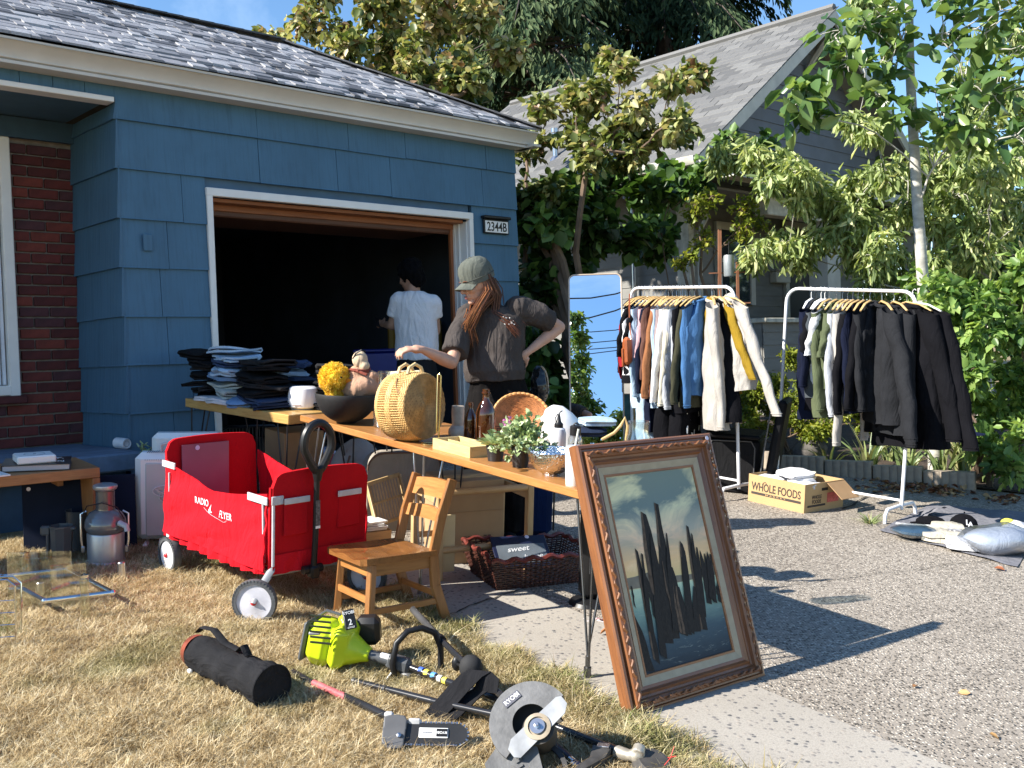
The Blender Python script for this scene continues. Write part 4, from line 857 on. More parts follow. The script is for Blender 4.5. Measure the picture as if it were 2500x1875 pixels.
# carafe
clear=GLASS('clear_glass',(.93,.96,.95),.2)
t=put('glass_carafe','clear glass carafe bottle left of the wicker drum basket','carafe',936,1044)
q=MB();q.lathe([(0,.004),(.052,.004),(.056,.01),(.056,.10),(.053,.15),(.036,.215),(.031,.25),(.031,.295),(.035,.30),(.035,.31),(.029,.31),(.027,.25),(.033,.21),(.049,.15),(.052,.10),(.05,.012),(0,.012)],30);q.obj('glass',clear,t)
# cream roll behind
t=put('cloth_roll','cream folded linen roll lying behind the wicker drum basket','cloth',985,1000);
cream_cl=CLOTH('cream_linen',(.66,.60,.44),.12)
q=MB();[q.tube([(-.11,.03*k,.19+.012*k),(0,.03*k,.205+.01*k),(.10,.03*k,.21+.01*k)],.02,8)for k in range(3)];q.box((0,.03,.09),(.18,.08,.18),ch=.02);me=withmat(remesh(q,.008,2,.003,30),cream_cl,'cloth');link(me,'cloth',t)
# wicker drum basket
def weave(mb,fn,nu,nv,amp,thick=.004,closeu=True):
    """over-under woven surface: fn(u, v) -> (point, normal)"""
    def g(u,v):
        p,n=fn(u,v);a=math.cos(math.pi*u*nu)*(1 if int(v*nv)%2 else-1);b=abs(math.sin(math.pi*v*nv))**.6;return tuple(Vector(p)+Vector(n)*(amp*a*b+amp*.6*b))
    mb.grid(g,nu*3,nv*4,closeu=closeu)
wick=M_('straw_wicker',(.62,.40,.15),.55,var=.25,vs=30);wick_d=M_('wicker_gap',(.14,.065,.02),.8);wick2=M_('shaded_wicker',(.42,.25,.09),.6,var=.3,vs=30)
pb=TT(1012,1078);r0_=.172;Lw=.185;axd=Vector((.83,-.56,0)).normalized();ctr=pb+Vector((0,0,r0_+.006))-axd*.02
t=thing('wicker_drum_basket','round straw wicker drum basket lying on its side on the long table','basket',M=Matrix.Translation(ctr-axd*Lw/2)@frame((0,0,0),axd))
rad=lambda v:r0_*(.93+.07*math.sin(v*math.pi))
q=MB();
def strands(mb,r0,z0,z1,n,amp,sp,ph=0):
    for i in range(n):
        z=z0+(z1-z0)*(i+.5)/n;pts=[]
        for k in range(sp*2):a=2*math.pi*k/(sp*2);r=r0(z/Lw)+amp*(1 if(k+i+ph)%2 else-.4);pts.append((r*math.cos(a),r*math.sin(a),z))
        mb.tube(pts,(z1-z0)/n*.52,5,closed=True)
strands(q,rad,0,.022,4,.002,44);strands(q,rad,.075,.105,5,.0025,44);strands(q,rad,Lw-.03,Lw,5,.003,44);q.obj('woven_bands',wick,t)
q=MB()
for k in range(88):
    a=2*math.pi*k/88;q.tube([((rad(z/Lw)+.001)*math.cos(a),(rad(z/Lw)+.001)*math.sin(a),z)for z in(.0,.05,.09,.13,Lw)],.0032,4,caps=False)
for zc_,(z0,z1)in((0,(.022,.075)),(1,(.105,Lw-.03))):
    for i in range(7):
        z=z0+(z1-z0)*(i+.5)/7;pts=[((rad(z/Lw)+(.0025 if(k+i)%2 else-.003))*math.cos(2*math.pi*k/88),(rad(z/Lw)+(.0025 if(k+i)%2 else-.003))*math.sin(2*math.pi*k/88),z)for k in range(88)];q.tube(pts,.0026,4,closed=True)
q.obj('woven_side',wick,t)
q=MB();q.lathe([(r0_*.90,.002),(r0_*.97,Lw/2),(r0_*.9,Lw-.004)],40);q.lathe([(0,Lw-.006),(r0_*.92,Lw-.006)],40);q.lathe([(r0_*.9,.004),(0,.004)],40);q.obj('liner',wick_d,t)
q=MB()
for i in range(24):
    r=.006+i*(r0_*.93-.006)/23;n=max(8,int(r*2*math.pi/.014))//2*2;q.tube([(r*math.cos(2*math.pi*k/n),r*math.sin(2*math.pi*k/n),Lw+(.003 if(k+i)%2 else-.001))for k in range(n)],.0035,4,closed=True)
q.obj('woven_end',wick2,t)
q=MB();ww=Matrix(t.matrix_world).inverted()
for s_ in(-.03,.03):
    pts=[ctr+axd*(s_+.01)+Vector((-.56*d_*1.0,-.83*d_,0))*1.0+Vector((0,0,r0_+h_))for d_,h_ in((-.06,-.012),(-.045,.02),(0,.038),(.045,.02),(.06,-.012))];q.tube([ww@p_ for p_ in pts],.009,8)
q.obj('carry_handle',M_('pale_leather',(.62,.45,.22),.5),t)
q=MB();q.tube([ww@(ctr+axd*.0+Vector((-.05,-.10,r0_-.03))),ww@(ctr+axd*.01+Vector((-.06,-.13,.10))),ww@(ctr+axd*.02+Vector((-.05,-.15,.07)))],.004,5);q.obj('closing_loop',M_('brown_cord',(.25,.12,.04),.7),t)
# brass stand
brass=M_('brass',(.55,.42,.18),.25,metal=1.0,var=.1)
t=put('brass_stand','thin brass hook stand with ring base in front of the drum basket','stand',1052,1087)
q=MB();q.tube([(.045*math.cos(a),.035*math.sin(a),.006)for a in np.linspace(0,6.28,24)[:-1]],.005,7,closed=True);q.obj('ring_base',brass,t)
q=MB();q.tube([(.035,0,.006),(.042,0,.15),(.042,0,.34),(.036,0,.352),(.028,0,.345),(.026,0,.06)],.0045,7);q.obj('rod',brass,t)
# bamboo tray
nl,n_,nr_=TT(1056,1096),TT(1147,1120),None;a=(n_-nl);La=a.length;ang=math.atan2(a.y,a.x);bam=WOOD('bamboo',(.52,.36,.14),(.70,.54,.26),.4,0);bam_y=WOOD('bamboo_y',(.50,.34,.13),(.66,.50,.24),.4,1)
t=thing('bamboo_tray','pale bamboo box tray with a divider at the front of the long table','tray',M=tilt(nl+Vector((0,0,.001)),ang));Wd=.155;hh=.052
for nm_,c_,s_,mt in(('long_side',(La/2,.005,hh/2),(La,.010,hh),bam),('long_side',(La/2,Wd-.005,hh/2),(La,.010,hh),bam),('end_side',(.005,Wd/2,hh/2),(.010,Wd-.022,hh-.001),bam_y),('end_side',(La-.005,Wd/2,hh/2),(.010,Wd-.022,hh-.001),bam_y),('divider',(La*.5,Wd*.52,hh/2-.003),(La-.024,.008,hh-.012),bam),('bottom',(La/2,Wd/2,.004),(La-.022,Wd-.022,.006),bam)):
    q=MB();q.box(c_,s_,ch=.001);q.obj(nm_,mt,t)
# bottles
amber=M_('amber_glass',(.055,.016,.004),.06,var=.3,vs=8,spec=.9)
def bottle(label,px,py,h,r):
    t=put('amber_bottle',label,'bottle',px,py,group='brown glass bottles');q=MB();q.lathe([(0,0),(r*.92,0),(r,.006),(r,h*.52),(r*.97,h*.60),(r*.70,h*.72),(r*.38,h*.80),(r*.33,h*.86),(r*.33,h*.92)],28);q.obj('body',amber,t)
    q=MB();q.lathe([(r*.33,h*.915),(r*.44,h*.92),(r*.44,h*.945),(r*.36,h*.955),(r*.36,h),(r*.26,h),(r*.2,h*.9),(0,h*.9)],20);q.obj('neck_ring',amber,t)
bottle('tall brown glass bottle standing behind the bamboo tray',1184,1083,.272,.049);bottle('small brown glass bottle left of the tall brown bottle',1148,1076,.195,.034)
# potted plants
pot_m=M_('black_pot',(.022,.022,.024),.45,var=.15)
suc_m=LEAF('succulent_leaves',[(0,(.16,.25,.10)),(.5,(.38,.48,.24)),(1,(.62,.68,.42))],trans=.2,rough=.4)
def pot(t,r,h):
    q=MB();q.lathe([(0,0),(r*.76,0),(r*.78,.003),(r*.95,h*.78),(r*.99,h*.79),(r,h),(r*.93,h),(r*.9,h*.88),(0,h*.88)],28);q.obj('pot',pot_m,t)
t=put('potted_succulent','small succulent in a black pot beside the bamboo tray','potted plant',1209,1126);pot(t,.043,.078);rs=np.random.RandomState(8);P=[];D=[];Nn=[]
for i in range(58):
    a=i*2.4;el=1.35-1.15*i/58;ox=.012+.03*(i/58);P.append((ox*math.cos(a),ox*math.sin(a),.075));D.append((math.cos(a)*math.cos(el),math.sin(a)*math.cos(el),math.sin(el)));Nn.append((-math.cos(a)*math.sin(el),-math.sin(a)*math.sin(el),math.cos(el)))
link(leafcloud(P,Nn,D,.045+.02*rs.rand(58),rs,suc_m,.5,.35),'rosette',t)
t=put('potted_shrub','bushy small leaved artificial plant in a black pot','potted plant',1270,1141);pot(t,.043,.085);P=[];D=[];Nn=[];tb=MB()
rs=np.random.RandomState(12)
for i in range(60):
    a=rs.rand()*6.28;el=rs.uniform(-.2,1.5);L=.085+.06*rs.rand();d=np.array([math.cos(a)*math.cos(el)*1.1,math.sin(a)*math.cos(el)*1.1,math.sin(el)*1.05]);p0=np.array([0,0,.08]);tb.tube([p0,p0+d*L*.5+[0,0,.015],p0+d*L],.0012,4)
    for j in range(15):f=.35+.7*rs.rand();P.append(p0+d*L*f+rs.randn(3)*.006);D.append(d+rs.randn(3)*.8);Nn.append(rs.randn(3)+np.array([0,0,1]))
tb.obj('stem',bark_b,t);link(leafcloud(P,Nn,D,.018+.014*rs.rand(len(P)),rs,suc_m,.8,.3),'foliage',t)
# hammered bowl
m,tt,p,o=nodes('hammered_steel');p.inputs[0].default_value=(.72,.73,.75,1);p.inputs['Metallic'].default_value=1;p.inputs['Roughness'].default_value=.16;vo=N(tt,'ShaderNodeTexVoronoi');vo.inputs['Scale'].default_value=110;tt.links.new(coords(tt),vo.inputs[0]);bump(tt,p,vo.outputs[0],.8,.004)
t=put('metal_bowl','hammered shiny steel bowl at the near end of the long table','bowl',1346,1160);pr=[(.0,0),(.038,0)]+[(.103*math.sin(a),.112-.112*math.cos(a))for a in np.linspace(.4,1.50,11)];q=MB();q.lathe(pr+[(.101,.107)]+[(r-.003,z+.003)for r,z in pr[::-1][1:]],48);q.obj('bowl',m,t)
# tumbler with straw
t=put('white_tumbler','white cup with clear lid and straw beside the picture frame','cup',1401,1186);q=MB();q.lathe([(0,0),(.031,0),(.033,.004),(.038,.125),(0,.126)],28);q.obj('cup',white_plastic,t);q=MB();q.lathe([(.039,.122),(.039,.14),(.036,.158),(0,.160)],24);q.obj('lid',M_('lid_clear',(.6,.62,.62),.15,var=.05),t);q=MB();q.tube([(.0,0,.15),(.012,.0,.225)],.0045,8);q.obj('straw',M_('straw_clear',(.6,.62,.55),.2),t)
# squeeze bottle
t=put('squeeze_bottle','translucent white squeeze bottle with black hook nozzle','bottle',1362,1110);frost=M_('frosted_plastic',(.62,.64,.68),.35,var=.1);q=MB();q.lathe([(0,0),(.033,0),(.036,.006),(.036,.10),(.030,.122),(.02,.128),(0,.128)],26);q.obj('body',frost,t)
q=MB();q.lathe([(.021,.124),(.021,.145),(.012,.155),(.008,.175),(.005,.19)],14);q.tube([(0,0,.185),(.004,0,.20),(.016,0,.208)],.0035,6);q.tube([(-.013,0,.15),(-.016,0,.175),(-.004,0,.195)],.0025,5);q.obj('black_nozzle',black_plastic,t)
t=put('capped_jug','small clear jug with a chunky black screw cap','bottle',1403,1115);q=MB();q.lathe([(0,0),(.032,0),(.034,.08),(.026,.10),(.02,.105)],22);q.obj('body',clear,t);q=MB();q.lathe([(.026,.10),(.026,.14),(.021,.145),(0,.146)],20);q.tube([(-.012,0,.145),(0,0,.158),(.014,0,.15)],.004,6);q.obj('black_cap',black_plastic,t)
# white cone shade, pitcher, wicker tray, flowers, jars
t=put('white_cone_shade','glossy white plastic cone leaning behind the squeeze bottle','lamp shade',1374,1084);A_=T(0,0,.075)@rotm(.0,-.62,.3)
q=MB();q.lathe([(0,.135),(.03,.13),(.062,.10),(.083,.045),(.092,-.01),(.094,-.06),(.088,-.062),(.08,.03),(0,.12)],36,A_);q.obj('cone',white_plastic,t);q=MB();q.lathe([(0,0),(.021,0),(.023,.004)],20,T(-.052,-.066,.085)@rotm(1.25,0,-.7));q.obj('hollow_opening',M_('opening_grey',(.30,.34,.42),.5),t)
t=put('white_pitcher','little white ceramic pitcher with handle next to the cone','pitcher',1333,1080);q=MB();q.lathe([(0,0),(.026,0),(.033,.03),(.03,.06),(.019,.085),(.022,.10),(.019,.10),(.015,.085),(0,.08)],22);q.obj('body',white_plastic,t);q=MB();q.tube([(-.018,0,.095),(-.03,0,.12),(-.018,0,.135),(-.008,0,.115)],.004,6);q.obj('handle',white_plastic,t)
t=put('wicker_tray','round orange wicker tray propped up behind the potted plants','tray',1272,1062);A_=T(0,.02,.075)@rotm(math.radians(58),0,.1)
q=MB();rr_=.158;ow=M_('orange_wicker',(.50,.20,.07),.55,var=.3,vs=40,bs=.4,bscale=120)
for i in range(26):
    r=.01+i*rr_/26;n=max(10,int(r*200))//2*2;z=-.045*(1-(r/rr_)**2);q.tube([A_@Vector((r*math.cos(2*math.pi*k/n),r*math.sin(2*math.pi*k/n),z+(.0015 if(k+i)%2 else 0)))for k in range(n)],.0034,4,closed=True)
q.obj('woven_disc',ow,t);q=MB();q.tube([A_@Vector((rr_*math.cos(a),rr_*math.sin(a),.004+.002*math.sin(a*40)))for a in np.linspace(0,2*math.pi,160)[:-1]],.0085,6,closed=True);q.obj('braided_rim',M_('rim_wicker',(.62,.30,.10),.5,var=.3,vs=60),t)
t=put('flower_basket','black wire basket with pink flowers behind the amber bottle','basket',1222,1072);q=MB()
for z in(0,.03,.06):q.tube([(-.05,-.035,z),(.05,-.035,z),(.05,.035,z),(-.05,.035,z)],.002,5,closed=True)
for k in range(7):q.tube([(-.05+k*.0167,-.035,0),(-.05+k*.0167,-.035,.06)],.0015,4)
q.obj('wire_basket',black_metal,t);rs=np.random.RandomState(5);pk=LEAF('pink_petals',[(0,(.5,.15,.45)),(1,(.8,.45,.72))],trans=.3);P=np.array([[.045,0,.085],[.13,-.02,.07],[.02,.0,.09]])[rs.randint(0,3,60)]+rs.randn(60,3)*.012;link(leafcloud(P,rs.randn(60,3),rs.randn(60,3),.018,rs,pk,.9,.3),'petals',t)
t=put('stone_vase','white and brown ceramic vase partly hidden behind the drum basket','vase',1117,1066);q=MB();q.lathe([(0,0),(.045,0),(.05,.02),(.046,.04),(.03,.06),(.034,.13),(.032,.16),(.026,.16),(.025,.12),(0,.1)],22);q.obj('vase',M_('speckled_ceramic',(.42,.37,.31),.4,var=.35,vs=10),t)
t=put('wire_mug_rack','dark wire rack with a steel mug behind the small amber bottle','mug rack',1128,1062);q=MB();[q.tube([(-.02+.012*k,-.03,.02),(-.02+.012*k,-.03,.10)],.0015,4)for k in range(5)];q.tube([(-.03,-.03,.02),(.04,-.03,.02),(.04,-.03,.10),(-.03,-.03,.10)],.002,5,closed=True);q.obj('wire',black_metal,t);q=MB();q.lathe([(0,0),(.03,0),(.032,.08),(.028,.08),(.026,.01),(0,.01)],20,T(0,.01,0));q.obj('mug',M_('enamel',(.5,.5,.5),.3),t)
t=put('glass_jar','wide clear glass jar behind the top edge of the painting','jar',1557,1128);q=MB();q.lathe([(0,.003),(.05,.003),(.055,.01),(.055,.11),(.045,.13),(.045,.175),(.048,.178),(.048,.186),(.041,.186),(.041,.13),(.05,.11),(.05,.012),(0,.012)],30);q.obj('glass',clear,t)
# folded clothes generator
def folded(mb,w,d,n,th,seed,M,rough=.006):
    """a garment folded into n layers; folds face -y"""
    pts=[];z=th/2
    for i in range(n):
        ys=(-d/2,d/2)if i%2==0 else(d/2,-d/2);pts+=[(ys[0],z),(ys[0]*.4+ys[1]*.6,z+.002),(ys[1],z)]
        if i<n-1:s_=1 if ys[1]>0 else-1;pts.append((ys[1]+s_*th*.62,z+th*.5));
        z+=th
    nx=12;k=len(pts);V=[];Fc=[];ph=seed*3.7
    for j in range(nx+1):
        x=-w/2+w*j/nx;row=[]
        for i,(y,zz)in enumerate(pts):
            a=pts[min(i+1,k-1)];b=pts[max(i-1,0)];t_=Vector((a[0]-b[0],a[1]-b[1]));t_=t_.normalized()if t_.length>0 else Vector((1,0));nn=Vector((-t_.y,t_.x));e=mnoise.noise_vector(Vector((x*9+ph,y*9,zz*30+ph)))*rough;edge_=1-.25*(abs(2*j/nx-1)**4)
            for s_ in(1,-1):V.append((x+e[0]+.3*e[1],y*edge_+nn.x*s_*th*.45+e[1]*1.6+.012*math.sin(x*14+ph+zz*40),zz+nn.y*s_*th*.45*edge_+e[2]*.9))
    K=2*k;ring=[2*i for i in range(k)]+[2*i+1 for i in range(k)][::-1]
    for j in range(nx):
        for i in range(K):a=ring[i];b=ring[(i+1)%K];Fc.append((j*K+a,j*K+b,(j+1)*K+b,(j+1)*K+a))
    for i in range(k-1):Fc.append((2*i,2*i+2,2*i+3,2*i+1));o_=nx*K;Fc.append((o_+2*i,o_+2*i+1,o_+2*i+3,o_+2*i+2))
    mb.add(V,Fc,M);return z
def DENIM(name,c,var=.3):
    m,t,p,o=nodes(name);v=coords(t);n1=noiset(t,v,7,5,.7);n2=noiset(t,coords(t,(1,1,1)),500,2);n3=noiset(t,v,40,4,.7)
    col=ramp(t,n1,[(.3,mul(c,1-var)),(.7,mul(c,1+var))]);col=mixc(t,ramp(t,n3,[(.55,(0,)*3),(.75,(.5,)*3)]),col,tuple(min(1,x*1.7+.03)for x in c));col=mixc(t,1.0,col,ramp(t,n2,[(.3,(.7,)*3),(.7,(1,)*3)]),'MULTIPLY');t.links.new(col,p.inputs[0]);p.inputs['Roughness'].default_value=.95;p.inputs['Specular IOR Level'].default_value=.15;bump(t,p,n3,.5,.01);return m
dn=dict(black=DENIM('black_denim',(.009,.009,.010),.3),char=DENIM('charcoal_denim',(.02,.02,.022),.3),light=DENIM('light_denim',(.42,.56,.70),.2),mid=DENIM('mid_denim',(.16,.28,.48),.25),pale=DENIM('pale_grey_green_denim',(.42,.46,.43),.2),white=DENIM('white_denim',(.66,.66,.68),.08),navy=DENIM('navy_denim',(.02,.03,.06),.3),dark=DENIM('indigo_denim',(.04,.065,.13),.3))
thread=M_('cream_thread',(.62,.58,.48),.8)
stacks=[((.05,.17),'leftmost stack',.28,[('black',2),('char',2),('black',2),('black',3),('char',2),('black',2),('black',3)],.016),
          ((.36,.16),'light blue second stack',.29,[('white',2),('pale',3),('pale',2),('mid',2),('light',3),('dark',2),('light',2),('light',2)],.0155),
          ((.72,.15),'front middle stack',.34,[('navy',2),('dark',2),('black',2),('char',2),('black',3),('black',2),('char',2)],.0155),
          ((1.02,.46),'stack behind the diffuser',.30,[('black',2),('black',2),('char',2),('black',3),('black',2),('char',3)],.016),
          ((.50,.46),'back stack of the pine table',.30,[('mid',2),('dark',3),('black',3),('dark',2),('light',3),('dark',3)],.014)]
ordn=['bottom','second from the bottom','third from the bottom','fourth from the bottom','fifth from the bottom','sixth from the bottom','seventh from the bottom','topmost']
cn=dict(black='black',char='charcoal',light='light blue',mid='mid blue',pale='pale grey',white='white',navy='navy',dark='indigo')
sd_=0
for(s,tdep),nm,w,its,th in stacks:
    z=TH_+.001
    for i,(c_,n)in enumerate(its):
        sd_+=1;mb=MB();jx,jy,ja=R.uniform(-.055,.055),R.uniform(-.045,.03),R.uniform(-.5,.5);lx=s+jx;ly=tdep+jy
        if c_=='white':lx+=.0;ly-=.07
        hgt=folded(mb,w*R.uniform(.9,1.05),.25,n,th,sd_,rotm(0,0,ja),.02);wo_=ordn[-1]if i==len(its)-1 else ordn[i]
        o=mb.obj('folded_jeans',dn[c_],M=MB_@T(lx,ly,z)@rotm(R.uniform(-.07,.07),R.uniform(-.12,.12),0),ang=75);tag(o,'%s folded trousers, %s in the %s'%(cn[c_],wo_,nm),'jeans','folded jeans piled on the short table')
        z+=hgt*1.03
# loose denim hanging over the table edge, with waistband
mb=MB();folded(mb,.17,.15,3,.014,77,rotm(.0,0,.5));o=mb.obj('folded_shorts',dn['mid'],M=MB_@T(.58,.06,TH_+.004)@rotm(.22,0,0),ang=75);tag(o,'crumpled mid blue denim shorts hanging at the table edge','shorts')
mb=MB();folded(mb,.16,.12,2,.014,78,rotm(0,0,.2));o=mb.obj('folded_white_cloth',dn['white'],M=MB_@T(.24,.03,TH_+.003),ang=75);tag(o,'small white folded garment at the front edge of the pine table','shorts')
for k in range(2):
    t=put('table_jeans_pile',['small pile of blue jeans on the far side behind the jug','dark jeans under the small blue pile beside the jug'][k],'jeans',1462 if k==0 else 1438,1100)
    mb=MB();folded(mb,.16,.12,3,.012,80+k,rotm(0,0,.3));mb.obj('folded_cloth',dn[['light','navy'][k]],t,ang=75,M=T(0,.1,.11 if k==0 else .06))
t=put('wooden_hanger','curved wooden coat hanger propped by the glass jar','hanger',1513,1100);q=MB();q.tube([(-.09,0,.05),(-.03,0,.085),(.0,0,.12),(.02,0,.16),(.035,0,.12),(.03,0,.05)],.008,7);q.obj('wood',WOOD('hanger_wood',(.50,.30,.10),(.66,.45,.2),.35,0),t)

# ================================================================== RED WAGON
Nc=G(652,1392,.21);FRc=G(880,1346,.21);RLc=G(424,1288,.21);wx=(FRc-Nc);wx.z=0;wx.normalize();zt=NT;xw=(wx-zt*wx.dot(zt)).normalized();yw=zt.cross(xw)
WM=Matrix(((xw.x,yw.x,zt.x,Nc.x),(xw.y,yw.y,zt.y,Nc.y),(xw.z,yw.z,zt.z,gz(Nc.x,Nc.y)),(0,0,0,1)));wag=thing('red_wagon','red fabric folding wagon with grey trim and black pull handle on the lawn','wagon',M=WM)
WW=(FRc-Nc).xy.length;WL=(RLc-Nc).xy.length*.98;z0=.215
red=CLOTH('red_canvas',(.62,.012,.022),.10,.5,weave=300);red2=CLOTH('red_panel_fabric',(.50,.010,.016),.08,.12,weave=500);greyf=M_('grey_trim',(.50,.50,.52),.6,var=.1,vs=30);tube_g=M_('grey_frame',(.24,.25,.26),.4,var=.05)
def panel(fn,nu,nv,th,name,mat,nrm):
    mb=MB();nrm=Vector(nrm);mb.grid(lambda u,v:tuple(Vector(fn(u,v))+nrm*th/2),nu,nv);mb.grid(lambda u,v:tuple(Vector(fn(1-u,v))-nrm*th/2),nu,nv)
    for a,b,k in((0,None,0),(1,None,1)):mb.grid(lambda u,v,a=a:tuple(Vector(fn(a,v))+nrm*th*(u-.5)*(1 if a else-1)),2,nv)
    mb.grid(lambda u,v:tuple(Vector(fn(u,1))+nrm*th*(.5-v)),nu,2);return mb.obj(name,mat,wag)
# front panel (y=0) with rounded top corners, rear panel
def topz(u,h,rnd=.06):
    e=min(u,1-u)*WW;return h-(0 if e>rnd else rnd-math.sqrt(max(0,rnd*rnd-(rnd-e)**2)))+.012*math.sin(u*math.pi)
panel(lambda u,v:(u*WW,-.004-.016*math.sin(v*3.1)*math.sin(u*3.1)-.02*v,z0+v*(topz(u,.44))),26,14,.022,'front_panel',red2,(0,-1,0))
panel(lambda u,v:(u*WW,WL+.02*v,z0+v*(topz(u,.47))),26,10,.022,'rear_panel',red2,(0,1,0))
# slack side panels with folds
def sidef(x,s):
    def f(u,v):
        y=u*WL;zt_=.325+.03*abs(2*u-1)-.035*math.sin(u*math.pi)+.05*max(0,u-.5);z=z0-.005+v*zt_;fold=.014*mnoise.noise(Vector((u*5+v*4,v*3,s)))+.012*math.sin(u*9+v*7)*(1-v)*math.sin(u*math.pi);bul=.03*math.sin(min(1,(1-v)*3.2)*math.pi)*(v<.35)+.02*(1-v)
        return(x+s*(bul+fold),y,z)
    return f
def side(x,nm,s):
    f=sidef(x,s);return panel(f,40,16,.008,nm,red,(s,0,0))
side(-.008,'side_panel',-1);side(WW+.008,'side_panel',1)
q=MB();q.box((WW/2,WL/2,z0+.02),(WW-.02,WL-.02,.02));q.obj('floor_panel',red2,wag)
# skirt at the bottom, frames, piping, straps
q=MB();q.grid(lambda u,v:((-.022+.012*math.sin(u*60)*(1-v)-.012*mnoise.noise(Vector((u*9,v*2,4)))),u*WL,z0+.075-.10*(1-v)-.02*math.sin(u*3)),60,5);q.grid(lambda u,v:(u*WW,-.03+.006*math.sin(u*40)*(1-v),z0+.07-.09*(1-v)),40,4);q.obj('bottom_skirt',red,wag)
q=MB();q.tube([(0,-.005,z0),(0,-.012,z0+.25),(.0,-.02,z0+topz(0,.44))],.011,8);q.obj('corner_piping',red2,wag);q=MB();q.tube([(0.004,-.028,z0+.02),(0.004,-.03,z0+.3)],.007,6);q.obj('grey_piping',greyf,wag);q=MB();q.tube([(-.014,.02,z0+.03),(-.02,.018,z0+.31)],.006,6);q.obj('grey_piping',greyf,wag);q=MB();q.tube([(-.014,WL-.05,z0+.05),(-.016,WL-.05,z0+.31)],.005,6);q.obj('grey_piping',greyf,wag)
for(c_,s_)in(((-.018,.07,z0+.318),(.008,.17,.036)),((.022,-.036,z0+.322),(.06,.008,.04)),((-.018,WL-.05,z0+.352),(.008,.14,.034))):q=MB();q.box(c_,s_,ch=.002);q.obj('grey_strap',greyf,wag)
for x_ in(.115,.405):
    q=MB();q.box((x_,-.041,z0+.235),(.125,.012,.17),ch=.008);q.jitter(.004,20);q.obj('pocket',red2,wag);q=MB();q.box((x_,-.052,z0+.315),(.135,.006,.028),ch=.002);q.obj('pocket_band',greyf,wag)
q=MB();q.box((.21,WL-.008,z0+.25),(.27,.006,.38));q.obj('vinyl_window',M_('mauve_vinyl',(.26,.11,.16),.35,var=.15,vs=3),wag)
q=MB();q.lathe([(0,0),(.013,0),(.013,.001),(0,.001)],16,T(.16,WL-.014,z0+.42)@rotm(math.pi/2,0,0));q.obj('price_dot',sticker,wag)
# lettering on the side
LM=lambda y,z,dx=0:Matrix(((0,0,-1,-.075+dx),(-1,0,0,y),(0,1,0,z),(0,0,0,1)))
wl=M_('wagon_lettering',(.80,.66,.70),.7)
fS=sidef(-.008,-1)
def conform(me,off):
    for v in me.vertices:
        u=v.co.y/WL;a_,b_=fS(u,0)[2],fS(u,1)[2];v.co.x=fS(u,(v.co.z-a_)/(b_-a_))[0]-off+(.0004 if v.co.x>-.075 else 0)
for w_,y_,z_,s_ in(('RADIO',.60,.215,.047),('FLYER',.345,.190,.047)):me=text_mesh(w_,s_,wl,sx=.9);me.transform(LM(y_,z0+z_));conform(me,.0075);link(me,'lettering',wag)
q=MB();q.add([(-.072,.528,z0+.185),(-.072,.505,z0+.218),(-.072,.505,z0+.19),(-.072,.48,z0+.182),(-.072,.512,z0+.176)],[(0,1,2),(2,3,4),(0,2,4)]);o=q.obj('star_mark',wl,wag,smooth=False);conform(o.data,.0085)
q=MB();q.tube([(-.07,.58,z0+.19),(-.074,.53,z0+.178),(-.074,.48,z0+.172),(-.072,.36,z0+.158),(-.07,.335,z0+.165),(-.068,.33,z0+.185)],.0025,5,flat=.3);o=q.obj('lettering_swoosh',wl,wag);conform(o.data,.009)
# chassis and wheels
q=MB();q.tube([(.03,.03,z0-.02),(WW-.03,.03,z0-.02),(WW-.03,WL-.03,z0-.02),(.03,WL-.03,z0-.02)],.013,8,closed=True);q.tube([(.0,.0,z0-.02),(WW,0,z0-.03)],.014,8);q.obj('chassis',tube_g,wag)
for x_ in(-.01,WW+.01):q=MB();q.tube([(x_,WL-.1,z0+.05),(x_-.005,WL-.02,.10)],.012,8);q.box((x_,WL-.04,.16),(.02,.05,.12),ch=.006);q.obj('rear_bracket',white_plastic,wag)
tyre_m=M_('grey_tyre',(.075,.08,.085),.7,var=.2,vs=30);rim_m=M_('translucent_rim',(.55,.55,.60),.3,var=.2,vs=12);hub_m=M_('red_hub',(.55,.02,.03),.35);wrim=M_('white_rim',(.72,.72,.73),.35,var=.05)
def wheel(c,ang,r,w,rimm,mirror=1):
    Mx=T(*c)@rotm(0,0,ang)@rotm(0,math.pi/2,0);wh=thing('wheel',None,None,M=Mx);wh.parent=wag;del_=None
    q=MB();q.lathe([(r*.8,-w/2),(r*.97,-w/2),(r,-w/3),(r,w/3),(r*.97,w/2),(r*.8,w/2)],40)
    for k in range(40):a=2*math.pi*k/40;q.box((r*.965*math.cos(a),r*.965*math.sin(a),w/2),(.010,.004,.003),T(0,0,0)@Matrix.Identity(4))
    q.obj('tyre',tyre_m,wh);q=MB();q.lathe([(0,-w*.4),(r*.3,-w*.45),(r*.81,-w*.36),(r*.81,w*.36),(r*.55,w*.30),(r*.3,w*.46),(0,w*.45)],36);q.obj('rim',rimm,wh)
    q=MB();q.lathe([(0,w*.4),(r*.13,w*.4),(r*.13,w*.62),(r*.08,w*.72),(0,w*.74)],16);q.lathe([(0,-w*.4),(r*.13,-w*.4),(r*.13,-w*.62),(0,-w*.7)],16);q.obj('hub',hub_m,wh)
wheel((-.02,WL-.06,.095),math.radians(180),.095,.042,wrim);wheel((WW+.02,WL-.06,.095),0,.095,.042,wrim)
